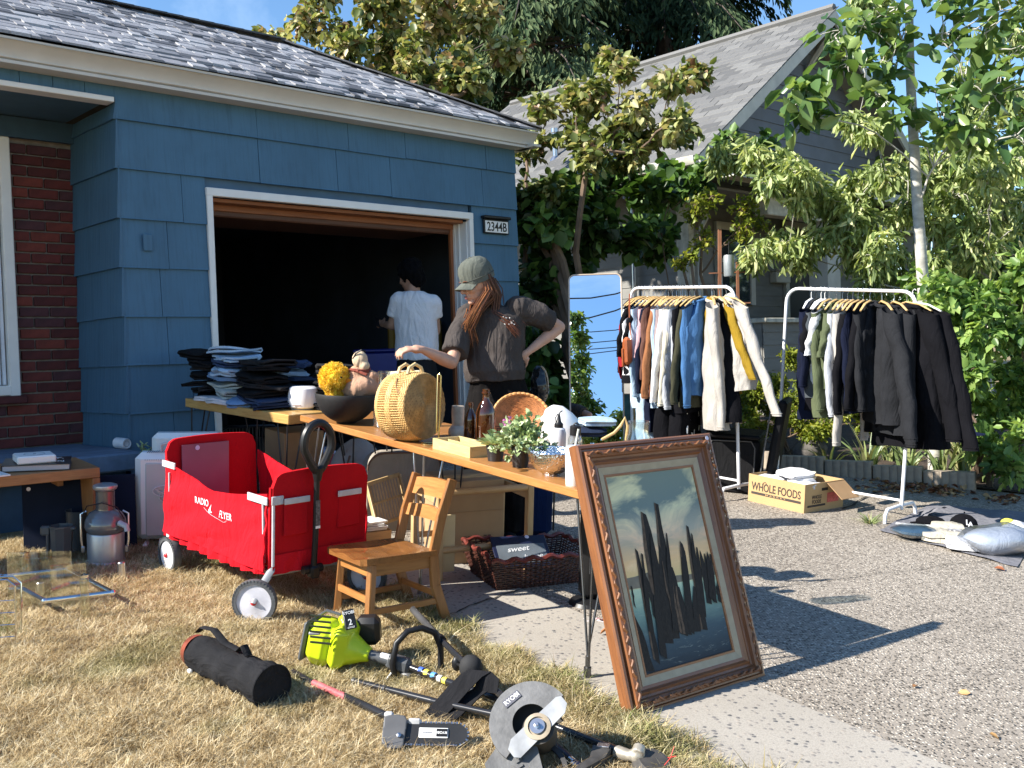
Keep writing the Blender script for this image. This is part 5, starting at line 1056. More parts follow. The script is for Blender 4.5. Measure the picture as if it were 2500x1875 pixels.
# front casters, turned
wf_=WM.inverted()@G(622,1522)
for(cx,cy,an,back)in((.02,.0,math.radians(-138),Vector((wf_.x-.02,wf_.y,0))),(WW-.02,.0,math.radians(-150),Vector((.02,-.04,0)))):
    dxy=Vector((math.cos(an),math.sin(an),0))
    wheel((cx+back.x,cy+back.y,.10),an,.10,.036,rim_m);f=MB()
    for s in(1,-1):o_=dxy*(.028*s);f.tube([Vector((cx,cy,.235))+o_*.6,Vector((cx,cy,.215))+o_,Vector((cx+back.x*.6,cy+back.y*.6,.16))+o_,Vector((cx+back.x,cy+back.y,.10))+o_],[.016,.018,.015,.012],6,flat=.35,up=dxy)
    f.tube([(cx,cy,.20),(cx,cy,.26)],.014,8);f.obj('caster_fork',tube_g,wag)
# handle
hx=WW*.5-.062;q=MB();q.tube([(hx,-.06,z0-.02),(hx,-.075,z0+.15),(hx,-.085,z0+.46)],[.015,.0145,.014],10);q.obj('handle_stem',black_plastic,wag)
q=MB();cz_=z0+.575;ring=[]
for k in range(32):a=2*math.pi*k/32;ry=.092 if math.sin(a)>0 else .13;ring.append((hx+.074*math.cos(a)*(1 if math.sin(a)>-.2 else 1-.55*(-.2-math.sin(a))),-.09,cz_+ry*math.sin(a)))
q.tube(ring,.020,9,closed=True,up=(0,1,0));q.tube([(hx,-.088,z0+.46),(hx,-.088,z0+.40)],[.03,.017],10);q.obj('handle_grip',black_plastic,wag)
q=MB();q.tube([(hx-.05,-.05,z0-.02),(hx+.05,-.05,z0-.02)],.02,10);q.box((hx,-.06,z0-.03),(.05,.05,.06),ch=.01);q.obj('handle_hinge',black_plastic,wag)
q=MB();q.box((hx,-.094,z0+.25),(.022,.003,.12));q.obj('warning_label',M_('label_grey',(.10,.10,.105),.5,var=.8,vs=90),wag);q=MB();q.box((hx,-.094,z0+.185),(.023,.004,.012));q.obj('label_band',white_plastic,wag)

# ================================================================== CHILD CHAIR
cN=G(899,1553);cBR=G(1056,1525);cx_=(cBR-cN);cx_.z=0;cw=.335;xw=cx_.normalized();yw=Vector((-xw.y,xw.x,0))
chM=Matrix(((xw.x,yw.x,0,cN.x),(xw.y,yw.y,0,cN.y),(0,0,1,cN.z),(0,0,0,1)))
ch=thing('wooden_chair','worn brown oak school chair standing at the lawn edge','chair',M=chM) # local x from front to back, y across
oak=WOOD('oak_brown',(.21,.085,.022),(.38,.175,.055),.38,0,coat=.3);oakz=WOOD('oak_brown_z',(.19,.075,.02),(.36,.16,.05),.38,2,coat=.3);oaky=WOOD('oak_brown_y',(.30,.12,.03),(.50,.22,.065),.42,1,coat=.2)
cd=.355
for(x0,y0)in((.0,.0),(.0,cd)):q=MB();q.beam((x0,y0,0),(x0+.035,y0+(.012 if y0==0 else-.012),.305),.034,.034,ch=.004);q.obj('front_leg',oakz,ch)
for y0 in(0.0,cd):
    q=MB();pts=[(cw+.05,y0,0),(cw+.0,y0,.17),(cw-.005,y0,.31),(cw+.04,y0,.47),(cw+.105,y0,.635)]
    for a,b in zip(pts[:-1],pts[1:]):q.beam(a,b,.045,.024,up=(0,1,0),ch=.003,ext=.004)
    q.obj('back_leg',oakz,ch)
def seatz(u,v):return .333-.014*math.exp(-((u-.55)**2)*9)*(1-(abs(v-.5)*2)**3)+.006*math.cos((v-.5)*12)*(1-u)
q=MB();SX0,SX1=-.028,cw+.0;SY0,SY1=-.028,cd+.028
def sf(u,v,top):
    x=SX0+(SX1-SX0)*u;y=SY0+(SY1-SY0)*v;rr=.02 if u<.05 and(v<.05 or v>.95)else 0;ins=.012*(u>.6);return(x+rr*.6,y+(rr if v<.5 else-rr)*.6,seatz(u,v)if top else .309)
q.grid(lambda u,v:sf(u,v,1),16,20);q.grid(lambda u,v:sf(u,1-v,0),16,20)
q.grid(lambda u,v:sf(u,0,0)if v<.5 else sf(u,0,1),16,1);q.grid(lambda u,v:sf(1-u,1,0)if v<.5 else sf(1-u,1,1),16,1);q.grid(lambda u,v:sf(0,1-u,0)if v<.5 else sf(0,1-u,1),20,1);q.grid(lambda u,v:sf(1,u,0)if v<.5 else sf(1,u,1),20,1)
q.obj('seat',WOOD('oak_seat',(.17,.065,.018),(.33,.14,.042),.22,1,coat=.6),ch)
for a,b,w_,h_,nm_ in(((.03,.0,.275),(.03,cd,.275),.018,.055,'seat_rail'),((.03,.008,.28),(cw,.008,.28),.018,.055,'seat_rail'),((.03,cd-.008,.28),(cw,cd-.008,.28),.018,.055,'seat_rail'),((.012,0,.15),(.012,cd,.15),.014,.032,'stretcher'),((.02,.0,.10),(cw+.02,.0,.10),.014,.028,'stretcher'),((.02,cd,.10),(cw+.02,cd,.10),.014,.028,'stretcher'),((cw+.005,0,.13),(cw+.005,cd,.13),.014,.028,'stretcher')):
    q=MB();a=Vector(a);b=Vector(b);q.beam(a,b,w_,h_,up=(0,0,1))if False else q.box(tuple((a+b)/2),(abs(b.x-a.x)+w_*(abs(b.x-a.x)<.01),abs(b.y-a.y)+w_*(abs(b.y-a.y)<.01),h_),ch=.003);q.obj(nm_,oaky if abs(b.y-a.y)>.1 else oak,ch)
for(zc_,hh_,xx,rz_)in((.585,.075,.085,.36),(.475,.052,.042,.36)):
    q=MB();q.grid(lambda u,v:(xx+cw-.002+.014*math.sin(u*math.pi)+(v-.5)*hh_*.38,.01+u*(cd-.02),zc_+(v-.5)*hh_+.006*math.sin(u*math.pi)*v),14,3);q.grid(lambda u,v:(xx+cw+.014+.014*math.sin((1-u)*math.pi)+(v-.5)*hh_*.38,.01+(1-u)*(cd-.02),zc_+(v-.5)*hh_+.006*math.sin(u*math.pi)*v),14,3)
    for vv in(0,1):q.grid(lambda u,v:(xx+cw-.002+.016*v+.014*math.sin(u*math.pi)+(vv-.5)*hh_*.38,.01+u*(cd-.02),zc_+(vv-.5)*hh_+.006*math.sin(u*math.pi)*vv),14,1)
    q.obj('back_slat',oaky,ch)
# ================================================================== UNDER THE TABLES
card=M_('cardboard',(.42,.27,.14),.85,var=.10,vs=5);card_d=M_('cardboard_dark',(.36,.22,.11),.85,var=.15,vs=4)
def gm(px,py,rz=0.0,dz=0.0):p=G(px,py);return tilt((p.x,p.y,p.z+dz),rz)
def bear(p,q):return math.atan2(q.y-p.y,q.x-p.x)
# big carton inside the dowel rack
a=G(1092,1386);M0=tilt(a,math.radians(25))
t=thing('large_carton','tall brown cardboard carton standing inside the wooden dowel rack','box',M=M0)
q=MB();q.box((.16,.17,.235),(.34,.34,.47),ch=.003);q.obj('carton',card,t)
q=MB();[q.box((x,-.0015,z),(.018,.002,.008))for x in(.10,.125,.22,.245)for z in np.arange(.08,.17,.016)];q.obj('printed_marks',M_('carton_print',(.13,.08,.05),.8),t)
q=MB();q.box((.175,-.004,.10),(.012,.006,.08),ch=.002);q.obj('string_tie',M_('string_tan',(.45,.28,.12),.8),t)
q=MB();q.box((-.004,.1,.40),(.004,.12,.006));q.box((.16,-.002,.30),(.33,.002,.004));q.obj('tape_seam',card_d,t)
# dowel rack
beech=WOOD('beech',(.50,.30,.13),(.66,.44,.22),.4,2);beech_x=WOOD('beech_x',(.48,.28,.12),(.64,.42,.21),.4,0)
NLp,NRp=G(1070,1424),G(1288,1400);ang=bear(NLp,NRp);Lr=(NRp-NLp).length;Dr=.36
t=thing('dowel_rack','beech wood rack with thick dowel rails under the long table','rack',M=tilt(NLp,ang))
for x in(0,Lr):
    for y in(0,Dr):q=MB();q.box((x,y,.245),(.034,.042,.49),ch=.003);q.obj('post',beech,t)
for(y,z,r)in((.0,.47,.019),(Dr,.47,.019),(0,.17,.017),(Dr,.17,.017)):q=MB();q.tube([(.017,y,z),(Lr-.017,y,z)],r,14);q.obj('dowel',beech_x,t)
for x in(0,Lr):q=MB();q.box((x,Dr/2,.43),(.02,Dr-.042,.05),ch=.003);q.obj('side_rail',beech,t)
q=MB();q.box((.06,.02,.20),(.07,.008,.30),ch=.002);q.obj('pale_board',M_('pale_ply',(.66,.52,.30),.5,var=.1),t)
# dark wicker basket with a chalk sign
bN=G(1215,1448);ang=math.radians(24);M0=tilt(bN,ang);t=thing('dark_wicker_basket','dark brown wicker basket on the concrete under the long table','basket',M=M0)
dw=M_('dark_wicker',(.055,.020,.014),.35,var=.4,vs=50);BL,BW,BH=.50,.34,.17
def bpt(u,z,grow=.04):
    per=2*(BL+BW);s=(u%1.0)*per;g=grow*z/BH
    if s<BL:x,y=s,0
    elif s<BL+BW:x,y=BL,s-BL
    elif s<2*BL+BW:x,y=2*BL+BW-s,BW
    else:x,y=0,per-s
    cx,cy=BL/2,BW/2;k=.92;x=cx+(x-cx);y=cy+(y-cy);return cx+(x-cx)*(1+g*2/BL*1.2),cy+(y-cy)*(1+g*2/BW*.8)
q=MB();ns_=66
for k in range(ns_):u=k/ns_;q.tube([(*bpt(u,z),z)for z in(0,.06,.12,BH+(.02 if u>.72 or u<.02 else 0))],.0045,4,caps=False)
for i in range(15):
    z=.004+i*.0118;pts=[]
    for k in range(ns_*2):
        u=k/(ns_*2);x,y=bpt(u,z);n_=Vector((x-BL/2,y-BW/2,0)).normalized();o_=.005*(1 if(k//2+i)%2 else-.8)*(1 if k%2==0 else 0);pts.append((x+n_.x*o_,y+n_.y*o_,z))
    q.tube(pts,.0048,5,closed=True)
q.obj('woven_sides',dw,t)
q=MB();pts=[(*bpt(k/90,BH),BH+.008*math.sin(k*1.4)+(.018 if .72<k/90<.98 else 0))for k in range(90)];q.tube(pts,.012,6,closed=True);q.obj('braided_rim',M_('red_wicker',(.14,.03,.022),.35,var=.4,vs=40),t)
q=MB();q.box((BL/2,BW/2,.01),(BL,BW,.012));q.obj('bottom',dw,t)
t2=thing('chalk_sign','small chalk lettered slate sign with navy frame lying in the dark basket','sign',M=M0@T(.20,.16,.155)@rotm(.55,0,-.15))
q=MB();q.box((0,0,0),(.30,.22,.012),ch=.003);q.obj('frame',M_('navy_plastic',(.006,.010,.035),.45),t2);q=MB();q.box((0,-.02,.007),(.26,.13,.004));q.obj('slate',M_('slate',(.10,.12,.14),.5,var=.2,vs=6),t2);chalk=M_('chalk',(.5,.52,.54),.9)
text('sweet',.05,chalk,t2,T(-.02,.01,.0098)@rotm(0,0,.1),shear=.35);text('home',.045,chalk,t2,T(.05,-.045,.0098)@rotm(0,0,.1),shear=.35)
q=MB();q.lathe([(0,0),(.012,0),(.012,.001),(0,.001)],14,T(.05,.095,.008));q.obj('price_dot',M_('white_dot',(.7,.68,.8),.5),t2)
# blue suitcase
t=thing('blue_suitcase','dark blue soft suitcase standing behind the dark wicker basket','suitcase',M=tilt(G(1255,1318),math.radians(8)))
q=MB();q.box((.11,.10,.24),(.26,.20,.46),ch=.045);q.jitter(.006,8);q.obj('case',CLOTH('navy_nylon',(.010,.022,.075),.2,.2),t);q=MB();q.tube([(-.02,-.002,.05),(-.018,-.002,.40),(.01,-.002,.45),(.2,-.002,.45),(.24,-.002,.4),(.24,-.002,.06)],.006,6);q.obj('edge_piping',black_plastic,t);q=MB();q.tube([(.05,.1,.465),(.06,.1,.49),(.15,.1,.49),(.16,.1,.465)],.008,6);q.obj('carry_handle',black_plastic,t)
# black tower fan heater
t=thing('tower_heater','black tower heater standing behind the front table leg','heater',M=tilt(G(1440,1478),.2))
q=MB();q.lathe([(0,0),(.10,0),(.105,.012),(.095,.028),(.06,.04),(0,.042)],30);q.obj('base',black_plastic,t);q=MB();q.box((0,0,.33),(.11,.10,.58),ch=.03);q.obj('tower',black_plastic,t)
q=MB();[q.box((-.02+.012*k,-.0505,.22),(.004,.004,.10))for k in range(6)];q.obj('air_slots',M_('slot_grey',(.09,.09,.095),.5),t)
t=thing('paper_scraps','crumpled white paper with red marks on the concrete by the heater','paper',M=tilt(G(1447,1522),.3));pm_=M_('crumpled_paper',(.66,.60,.60),.7,var=.1);pr_=M_('red_print',(.45,.05,.07),.7)
q=MB();q.grid(lambda u,v:((u-.5)*.13,(v-.5)*.06,.012+.014*mnoise.noise(Vector((u*5,v*4,1)))),12,6);q.obj('sheet',pm_,t);q=MB();q.grid(lambda u,v:(.02+u*.04,-.012+v*.022,.020+.012*mnoise.noise(Vector(((.02+u*.04)/.13*5+2.5,(v*.4+.3)*4,1)))),5,4);q.obj('red_patch',pr_,t)
# far carton, toy box, cushions, cloths
t=thing('tan_carton','tall tan cardboard carton in shade under the joint of the two tables','box',M=tilt(G(735,1262),math.radians(38)));q=MB();q.box((0.02,.15,.28),(.28,.3,.56),ch=.003);q.obj('carton',card_d,t)
t=thing('nappy_pack','pink and blue printed nappy pack seen behind the wagon handle','pack',M=tilt(G(775,1240),math.radians(20)));q=MB();q.box((.03,.1,.2),(.22,.16,.40),ch=.03);q.obj('pack',M_('printed_pack',(.42,.45,.62),.5,var=.7,vs=22),t);q=MB();q.box((.03,.018,.33),(.17,.004,.07),ch=.001);q.obj('pink_band',M_('pink_print',(.55,.03,.20),.5),t)
t=thing('padded_seat','pale grey padded infant seat in shade behind the red wagon','infant seat',M=tilt(G(860,1275),math.radians(10)))
q=MB();q.ball((.03,.12,.26),(.19,.17,.27),20);q.ball((.02,.0,.1),(.17,.13,.1),16);me=withmat(remesh(q,.014,3,.006,12),CLOTH('grey_padding',(.42,.40,.38),.1),'padding');link(me,'padding',t);q=MB();q.tube([(-.02,-.04,.44),(-.06,-.05,.3),(-.04,-.06,.1)],.007,6);q.obj('seam_piping',M_('brown_piping',(.16,.09,.06),.7),t)
t=thing('beige_chair','beige slip covered chair back with brown piping under the long table','armchair',M=tilt(G(985,1300),math.radians(20)))
def rrect(w,h,r,n=6):
    pts=[]
    for(cx,cz,a0)in((w/2-r,h-r,0),(-w/2+r,h-r,90),(-w/2,0,None),(w/2,0,None)):
        if a0 is None:pts.append((cx,cz))
        else:pts+=[(cx+r*math.cos(math.radians(a0+90*k/n)),cz+r*math.sin(math.radians(a0+90*k/n)))for k in range(n+1)]
    return pts
pl_=rrect(.46,.50,.10);q=MB();q.prism(pl_,.14,T(0,.14,0)@rotm(math.pi/2,0,0));q.obj('cover',CLOTH('beige_cover',(.36,.32,.27),.1),t);q=MB();q.tube([(x,-.002,z)for x,z in pl_[:-2]],.006,6);q.obj('brown_piping',_mc['brown_piping'],t)
for(nm_,lb,px,py,c_,rr)in(('yellow_cloth','olive yellow cloth bundle glimpsed under the middle of the long table',905,1175,(.30,.26,.01),.10),('green_cloth','green cloth bundle on the striped cushion under the long table',962,1178,(.01,.17,.06),.09)):
    p=G(px,py+60);q=MB();q.ball((0,0,.52 if 'yel' in nm_ else .50),(rr*1.1,rr,rr*.75),14);q.box((0,0,.24),(.12,.1,.46),ch=.03)if False else None;me=withmat(remesh(q,.01,1,.03,14),CLOTH(nm_+'_m',c_,.2),nm_);o=link(me,nm_,None,T(p));tag(o,lb,'cloth')
m,tt,p_,o_=nodes('navy_stripes');wv=N(tt,'ShaderNodeTexWave');wv.bands_direction='Z';wv.inputs['Scale'].default_value=22;tt.links.new(coords(tt),wv.inputs[0]);tt.links.new(ramp(tt,wv.outputs[0],[(.48,(.55,.57,.62)),(.52,(.03,.05,.16))]),p_.inputs[0])
t=thing('striped_cushion','navy and white striped cushion between the cloth bundles','cushion',M=tilt(G(935,1285),math.radians(15)));q=MB();q.ball((0,.05,.36),(.10,.05,.10),16);q.obj('cushion',m,t);q=MB();q.box((0,.12,.18),(.34,.14,.36),ch=.03);q.obj('storage_bag',CLOTH('grey_padding',(.42,.40,.38),.1),t)
# folding slatted rack
S0=G(925,1348);t=thing('slatted_panel','tilted wooden slatted crate lid leaning beside the red wagon','wooden rack',M=Matrix.Translation(S0));Pi=t.matrix_world.inverted()
y0=S0.y;A=Pi@at(895,1183,y0+.12);B=Pi@at(975,1158,y0+.30);C=Pi@at(1010,1262,y0+.22);D_=Pi@at(930,1348,y0)
Cc=B+(D_-A)*.62;D2=A+(D_-A)*.62
pale_w=WOOD('pale_slats',(.45,.30,.13),(.62,.44,.21),.45,2);q=MB();q.beam(A,D_+Vector((.01,0,0)),.012,.03,ch=.002);q.obj('side_bar',pale_w,t);q=MB();q.beam(B,Cc,.012,.03,ch=.002);q.obj('side_bar',pale_w,t);q=MB();q.beam(A,B,.012,.025,ch=.002);q.obj('end_bar',pale_w,t);q=MB();q.beam(D2,Cc,.01,.02,ch=.002);q.obj('end_bar',pale_w,t);q=MB();q.beam(A.lerp(D2,.5),B.lerp(Cc,.5),.008,.015,ch=.002);q.obj('end_bar',pale_w,t)
for k in range(1,12):q=MB();q.beam(A.lerp(B,k/12),D2.lerp(Cc,k/12),.005,.011,up=(1,0,0));q.obj('slat',pale_w,t)
t=thing('wooden_crate','small pine crate with white paper on it right of the wagon','crate',M=tilt(G(905,1356),math.radians(30)));
for c_,s_ in(((0,0,.07),(.24,.015,.13)),((-.12,.1,.07),(.015,.19,.129)),((.12,.1,.07),(.015,.19,.129)),((0,.2,.07),(.24,.015,.13))):q=MB();q.box(c_,s_,ch=.002);q.obj('board',beech_x,t)
t=thing('paper_stack','white papers lying on the small pine crate','paper',M=tilt(G(905,1356),math.radians(30))@T(0,.08,.14));q=MB();[q.box((R.uniform(-.01,.01),R.uniform(-.01,.01),.006+k*.012),(.2,.15,.01),rotm(0,0,R.uniform(-.2,.2)))for k in range(4)];q.obj('paper',white_plastic,t)
# small brown frame
t=thing('brown_frame_box','open brown cardboard frame standing behind the wooden chair','box',M=tilt(G(1062,1312),math.radians(-32)))
for c_,s_ in(((0,0,.30),(.22,.03,.06)),((-.09,0,.135),(.05,.03,.27)),((.09,0,.135),(.05,.03,.27)),((0,0,.03),(.13,.03,.06))):q=MB();q.box(c_,s_,ch=.002);q.obj('frame_side',card,t)

# ================================================================== LEFT SIDE OF THE LAWN
cT=G(237,1138,.5);lT=G(0,1160,.5);ang=bear(lT,cT);M0=tilt((cT.x,cT.y,cT.z-.5),ang);rw=WOOD('redwood',(.22,.085,.03),(.42,.20,.075),.5,0,knots=.9);rwz=WOOD('redwood_z',(.20,.08,.03),(.40,.19,.07),.5,2)
t=thing('side_table','reddish pine waterfall side table at the left edge holding books','table',M=M0)
q=MB();q.box((-.60,.20,.47),(1.2,.40,.055),ch=.003);q.obj('tabletop',rw,t);q=MB();q.box((-.02,.20,.22),(.04,.40,.44),ch=.002);q.obj('side_panel',rwz,t);q=MB();q.box((-.16,.25,.415),(.03,.2,.055),ch=.002);q.obj('brace',rw,t)
bk=thing('thick_book','large black and white photo book under the white device','book',M=M0@T(-.27,.17,.4985)@rotm(0,0,-.33));q=MB();q.box((0,0,.004),(.33,.25,.003));q.box((0,0,.033),(.33,.25,.003));q.box((-.163,0,.0185),(.003,.25,.03));q.obj('cover',M_('black_cover',(.03,.03,.032),.3,var=.8,vs=9),bk);q=MB();q.box((0,0,.0185),(.318,.242,.026));q.obj('pages',M_('page_edges',(.42,.42,.43),.7,var=.2,vs=200,stretch=(1,1,30)),bk)
text('ST.',.06,white_plastic,bk,T(.09,.07,.0352));text('TON',.05,white_plastic,bk,T(.08,-.03,.0352))
dv=thing('white_device','white box shaped device with an etched circle on the thick book','device',M=M0@T(-.29,.15,.5345)@rotm(0,0,-.10));q=MB();q.box((0,0,.021),(.19,.15,.042),ch=.007);q.obj('body',white_plastic,dv);q=MB();q.tube([(.052*math.cos(a),.045*math.sin(a),.0425)for a in np.linspace(0,6.28,40)[:-1]],.0009,4,closed=True);q.lathe([(0,.042),(.008,.042),(.008,.0432),(0,.0432)],14);q.obj('etched_circle',M_('mid_grey',(.25,.25,.26),.5),dv)
pp=thing('white_booklet','thin white booklet at the left edge of the side table','book',M=M0@T(-.56,.05,.4985)@rotm(0,0,.15));q=MB();q.box((0,0,.004),(.20,.15,.007));q.obj('pages',white_plastic,pp)
# navy board
b0,b1=G(58,1356),G(335,1345);t=thing('navy_board','large flat dark navy board standing on edge behind the juicer','board',M=Matrix.Translation(b0)@rotm(0,0,bear(b0,b1))@rotm(-.06,0,0));Lb=(b1-b0).length;q=MB();q.box((Lb/2,.012,.20),(Lb,.02,.42),ch=.002);q.obj('board',M_('navy_sheet',(.004,.009,.026),.75,var=.2,spec=.2),t);q=MB();q.lathe([(0,0),(.011,0),(.011,.001),(0,.001)],16,T(.035,.0,.36)@rotm(math.pi/2,0,0));q.obj('price_dot',M_('white_dot',(.7,.68,.8),.5),t)
# juicer
silver=M_('silver_plastic',(.42,.43,.45),.32,metal=.6,var=.04);dkg=M_('dark_grey_plastic',(.075,.08,.085),.4,var=.1)
t=thing('juicer','silver electric juicer with clear dome and tall feed chute on the grass','juicer',M=gm(259,1378,.2))
q=MB();q.lathe([(0,0),(.118,0),(.12,.008),(.10,.02),(.095,.03),(0,.03)],36);q.obj('base',silver,t);q=MB();q.lathe([(.092,.02),(.094,.17),(.091,.178),(0,.18)],36);q.obj('motor_body',silver,t)
q=MB();q.lathe([(.09,.18),(.104,.20),(.106,.215),(.10,.25),(.08,.285),(.05,.30)],36);q.obj('dome',M_('smoky_dome',(.12,.13,.14),.06,var=.2,spec=.9),t);q=MB();q.lathe([(.0,.19),(.085,.19),(.09,.21),(.09,.255),(.0,.26)],30);q.obj('filter_basket',M_('dark_basket',(.035,.035,.04),.3),t)
q=MB();q.lathe([(.052,.29),(.048,.31),(.048,.40),(.052,.405)],28);q.obj('feed_chute',M_('smoky_tube',(.09,.085,.08),.08,var=.2,spec=.9),t);q=MB();q.lathe([(.045,.40),(.058,.41),(.062,.42),(.06,.43),(.04,.437),(0,.438)],28);q.obj('pusher_cap',silver,t)
for s in(-1,1):q=MB();q.tube([(s*.11,-.02,.08),(s*.118,-.02,.14),(s*.118,-.02,.28),(s*.09,-.02,.295)],.006,7);q.box((s*.11,-.02,.09),(.02,.02,.035),ch=.004);q.obj('clamp_arm',steel,t)
q=MB();q.tube([(-.11,-.03,.27),(-.08,-.06,.33),(0,-.08,.35),(.07,-.06,.32),(.10,-.03,.25)],.003,6);q.obj('black_cord',black_plastic,t);q=MB();q.tube([(.08,-.07,.24),(.12,-.09,.225),(.125,-.095,.20)],.016,10);q.obj('spout',M_('clear_spout',(.4,.42,.43),.15),t)
t=thing('pulp_bin','tall round dark grey pulp bin behind the juicer jug','bin',M=gm(190,1352));q=MB();q.lathe([(0,0),(.048,0),(.058,.24),(.062,.245),(.058,.246),(.054,.23),(.045,.01),(0,.01)],28);q.obj('bin',dkg,t)
t=thing('juicer_jug','dark grey juice jug with a handle standing on the grass','jug',M=gm(152,1380,.25));q=MB();prj=[]
for i,(s,z)in enumerate([(.8,0),(.82,.005),(1,.2),(1.04,.205),(1.04,.215),(.98,.215),(.94,.2),(.78,.012)]):prj.append((s*.058,z))
q.lathe(prj+[(0,.012)],8,rotm(0,0,.39),sx=1.0,sy=.9);q.lathe([(0,.001),(.045,.001)],8,rotm(0,0,.39),sy=.9);q.obj('jug',dkg,t,ang=20);q=MB();q.box((-.078,0,.19),(.05,.035,.05),ch=.008);q.box((-.068,0,.10),(.014,.03,.17),ch=.005);q.obj('handle',dkg,t);q=MB();q.box((.055,0,.20),(.03,.05,.015),ch=.004);q.obj('spout',dkg,t)
# heaters
hp=G(348,1338);t=thing('front_panel_heater','white panel heater with coiled cord standing left of the red wagon','heater',M=tilt(hp,math.radians(12)))
q=MB();q.box((.16,.06,.295),(.40,.13,.50),ch=.035);q.obj('body',white_plastic,t);q=MB();q.box((.18,-.008,.28),(.32,.012,.42),ch=.006);q.obj('back_recess',M_('light_grey_plastic',(.50,.50,.49),.5,var=.05),t)
q=MB();[q.box((.02+.012*i,-.012-.000*j,.508+.0*j),(.004,.003,.004))for i in range(24)for j in range(1)];[q.box((.03+.011*i,.01+.012*j,.5465),(.004,.005,.003))for i in range(26)for j in range(6)];tag(q.obj('vent_holes',M_('vent_dark',(.2,.2,.2),.6),t),kind='stuff')
q=MB();q.tube([(.10,.05,.54),(.10,.05,.585),(.16,.05,.60),(.24,.05,.585),(.24,.05,.54)],.010,7);q.obj('carry_handle',M_('light_grey_plastic',(.5,.5,.49),.5),t)
cordm=M_('white_cord',(.62,.62,.60),.5);q=MB()
for k in range(4):q.tube([(.15+.055*math.cos(a+k)*(1+.2*k%2),-.03-.004*k,.30+.035*math.sin(a)+.01*k)for a in np.linspace(0,6.28,18)[:-1]],.0035,5,closed=True)
q.tube([(.15,-.03,.26),(.17,-.03,.18),(.22,-.03,.10),(.26,-.03,.06)],.0035,5);q.obj('coiled_cord',cordm,t);q=MB();q.tube([(.10,-.02,.06),(.09,-.03,.02),(.085,-.035,-.05)],.0045,6);q.obj('hanging_cord',cordm,t)
for x in(.02,.30):q=MB();q.box((x,.06,.02),(.03,.24,.03),ch=.008);q.obj('foot',white_plastic,t)
t=thing('rear_panel_heater','second white panel heater half hidden behind the red wagon','heater',M=tilt(G(405,1290),math.radians(12)));q=MB();q.box((.13,.05,.33),(.42,.12,.52),ch=.03);q.obj('body',white_plastic,t);q=MB();q.box((.15,-.012,.32),(.34,.01,.42),ch=.006);q.obj('recess',M_('light_grey_plastic',(.5,.5,.49),.5),t)
# speaker on the slab
sp_=at(297,1078,6.62);sp_.z=P1[2]+.395+.037;t=thing('cylinder_speaker','white cylindrical speaker lying on the painted porch slab','speaker',M=frame(sp_,(.8,-.5,-.05)));q=MB();q.lathe([(0,-.055),(.03,-.055),(.036,-.048),(.036,.048),(.032,.055),(.028,.052),(0,.05)],28);q.obj('body',M_('pale_white',(.62,.63,.66),.4),t);q=MB();q.tube([(.019*math.cos(a),.019*math.sin(a),.0515)for a in np.linspace(0,6.28,24)[:-1]],.0015,5,closed=True);q.obj('speaker_ring',M_('mid_grey',(.25,.25,.26),.5),t)
for i,(px,py,Y,h)in enumerate(((372,1140,6.3,.16),(322,1235,6.0,.2),(352,1120,6.3,.12),(395,1110,6.35,.14))):
    p=at(px,py,Y);rs=np.random.RandomState(i);n=60;P=[[rs.randn()*.012,rs.randn()*.012,h*rs.rand()]for _ in range(n)];z0_=gz(p.x,p.y);t=thing('wall_weed',['grey green weed sprig beside the slab end','tall weed sprig left of the front heater','short weed sprig against the blue corner','weed sprig behind the rear heater'][i],'weed',(p.x,p.y,p.z-h*.2));link(leafcloud(P,rs.randn(n,3),rs.randn(n,3)+[0,0,.8],.02+.02*rs.rand(n),rs,green_m if i%2 else suc_m,.35,.3),'leaves',t);q=MB();q.tube([(0,0,z0_-p.z),(0,0,h)],.003,4);q.obj('stem',bark_b,t)
# glass table lying on its frame
cn_=[G(2,1408,.11),G(165,1390,.11),G(275,1447,.09),G(108,1467,.09)];o=cn_[0].copy();t=thing('glass_table_frame','chrome framed glass table base lying on the dry lawn','table frame',tuple(o));c_=[p-o for p in cn_]
for k in range(4):q=MB();q.tube([c_[k],c_[(k+1)%4]],.0115,10);q.ball(tuple(c_[k]),.014,10);q.obj('chrome_tube',chrome,t)
for(px,py,h)in((65,1452,.19),(210,1520,.20),(298,1420,.10),(100,1462,.08)):
    p=G(px,py)-o;q=MB();q.lathe([(0,0),(.019,0),(.019,h-.005),(.015,h),(0,h)],16,T(p));q.obj('acrylic_leg',GLASS('acrylic',(.86,.88,.82),.35),t)if h>.15 else q.obj('fitting',steel,t)
    if h>.15:q=MB();q.lathe([(.0,h),(.017,h),(.02,h+.012),(0,h+.02)],12,T(p));q.obj('chrome_cap',chrome,t)
def pane(a,b,c2,d2,nm,lb):
    a,b,c2,d2=[Vector(v)for v in(a,b,c2,d2)];n=(b-a).cross(d2-a).normalized()*.005;q=MB();q.add([a+n,b+n,c2+n,d2+n,a-n,b-n,c2-n,d2-n],[(0,1,2,3),(7,6,5,4),(0,4,5,1),(1,5,6,2),(2,6,7,3),(3,7,4,0)]);o_=q.obj('thin_'+nm,GLASS('pane_glass',(.95,.975,.95),.35),None,smooth=False);tag(o_,lb,'glass pane');return o_
ga,gb_=G(24,1500),G(178,1462);pane(ga,gb_,gb_+Vector((0,0,.23)),ga+Vector((0,0,.28)),'glass_pane','larger thin upright glass pane standing within the chrome frame')
ga,gb_=G(128,1500),G(213,1478);pane(ga,gb_,gb_+Vector((0,0,.20)),ga+Vector((0,0,.22)),'glass_pane','smaller glass pane standing behind the front acrylic leg')
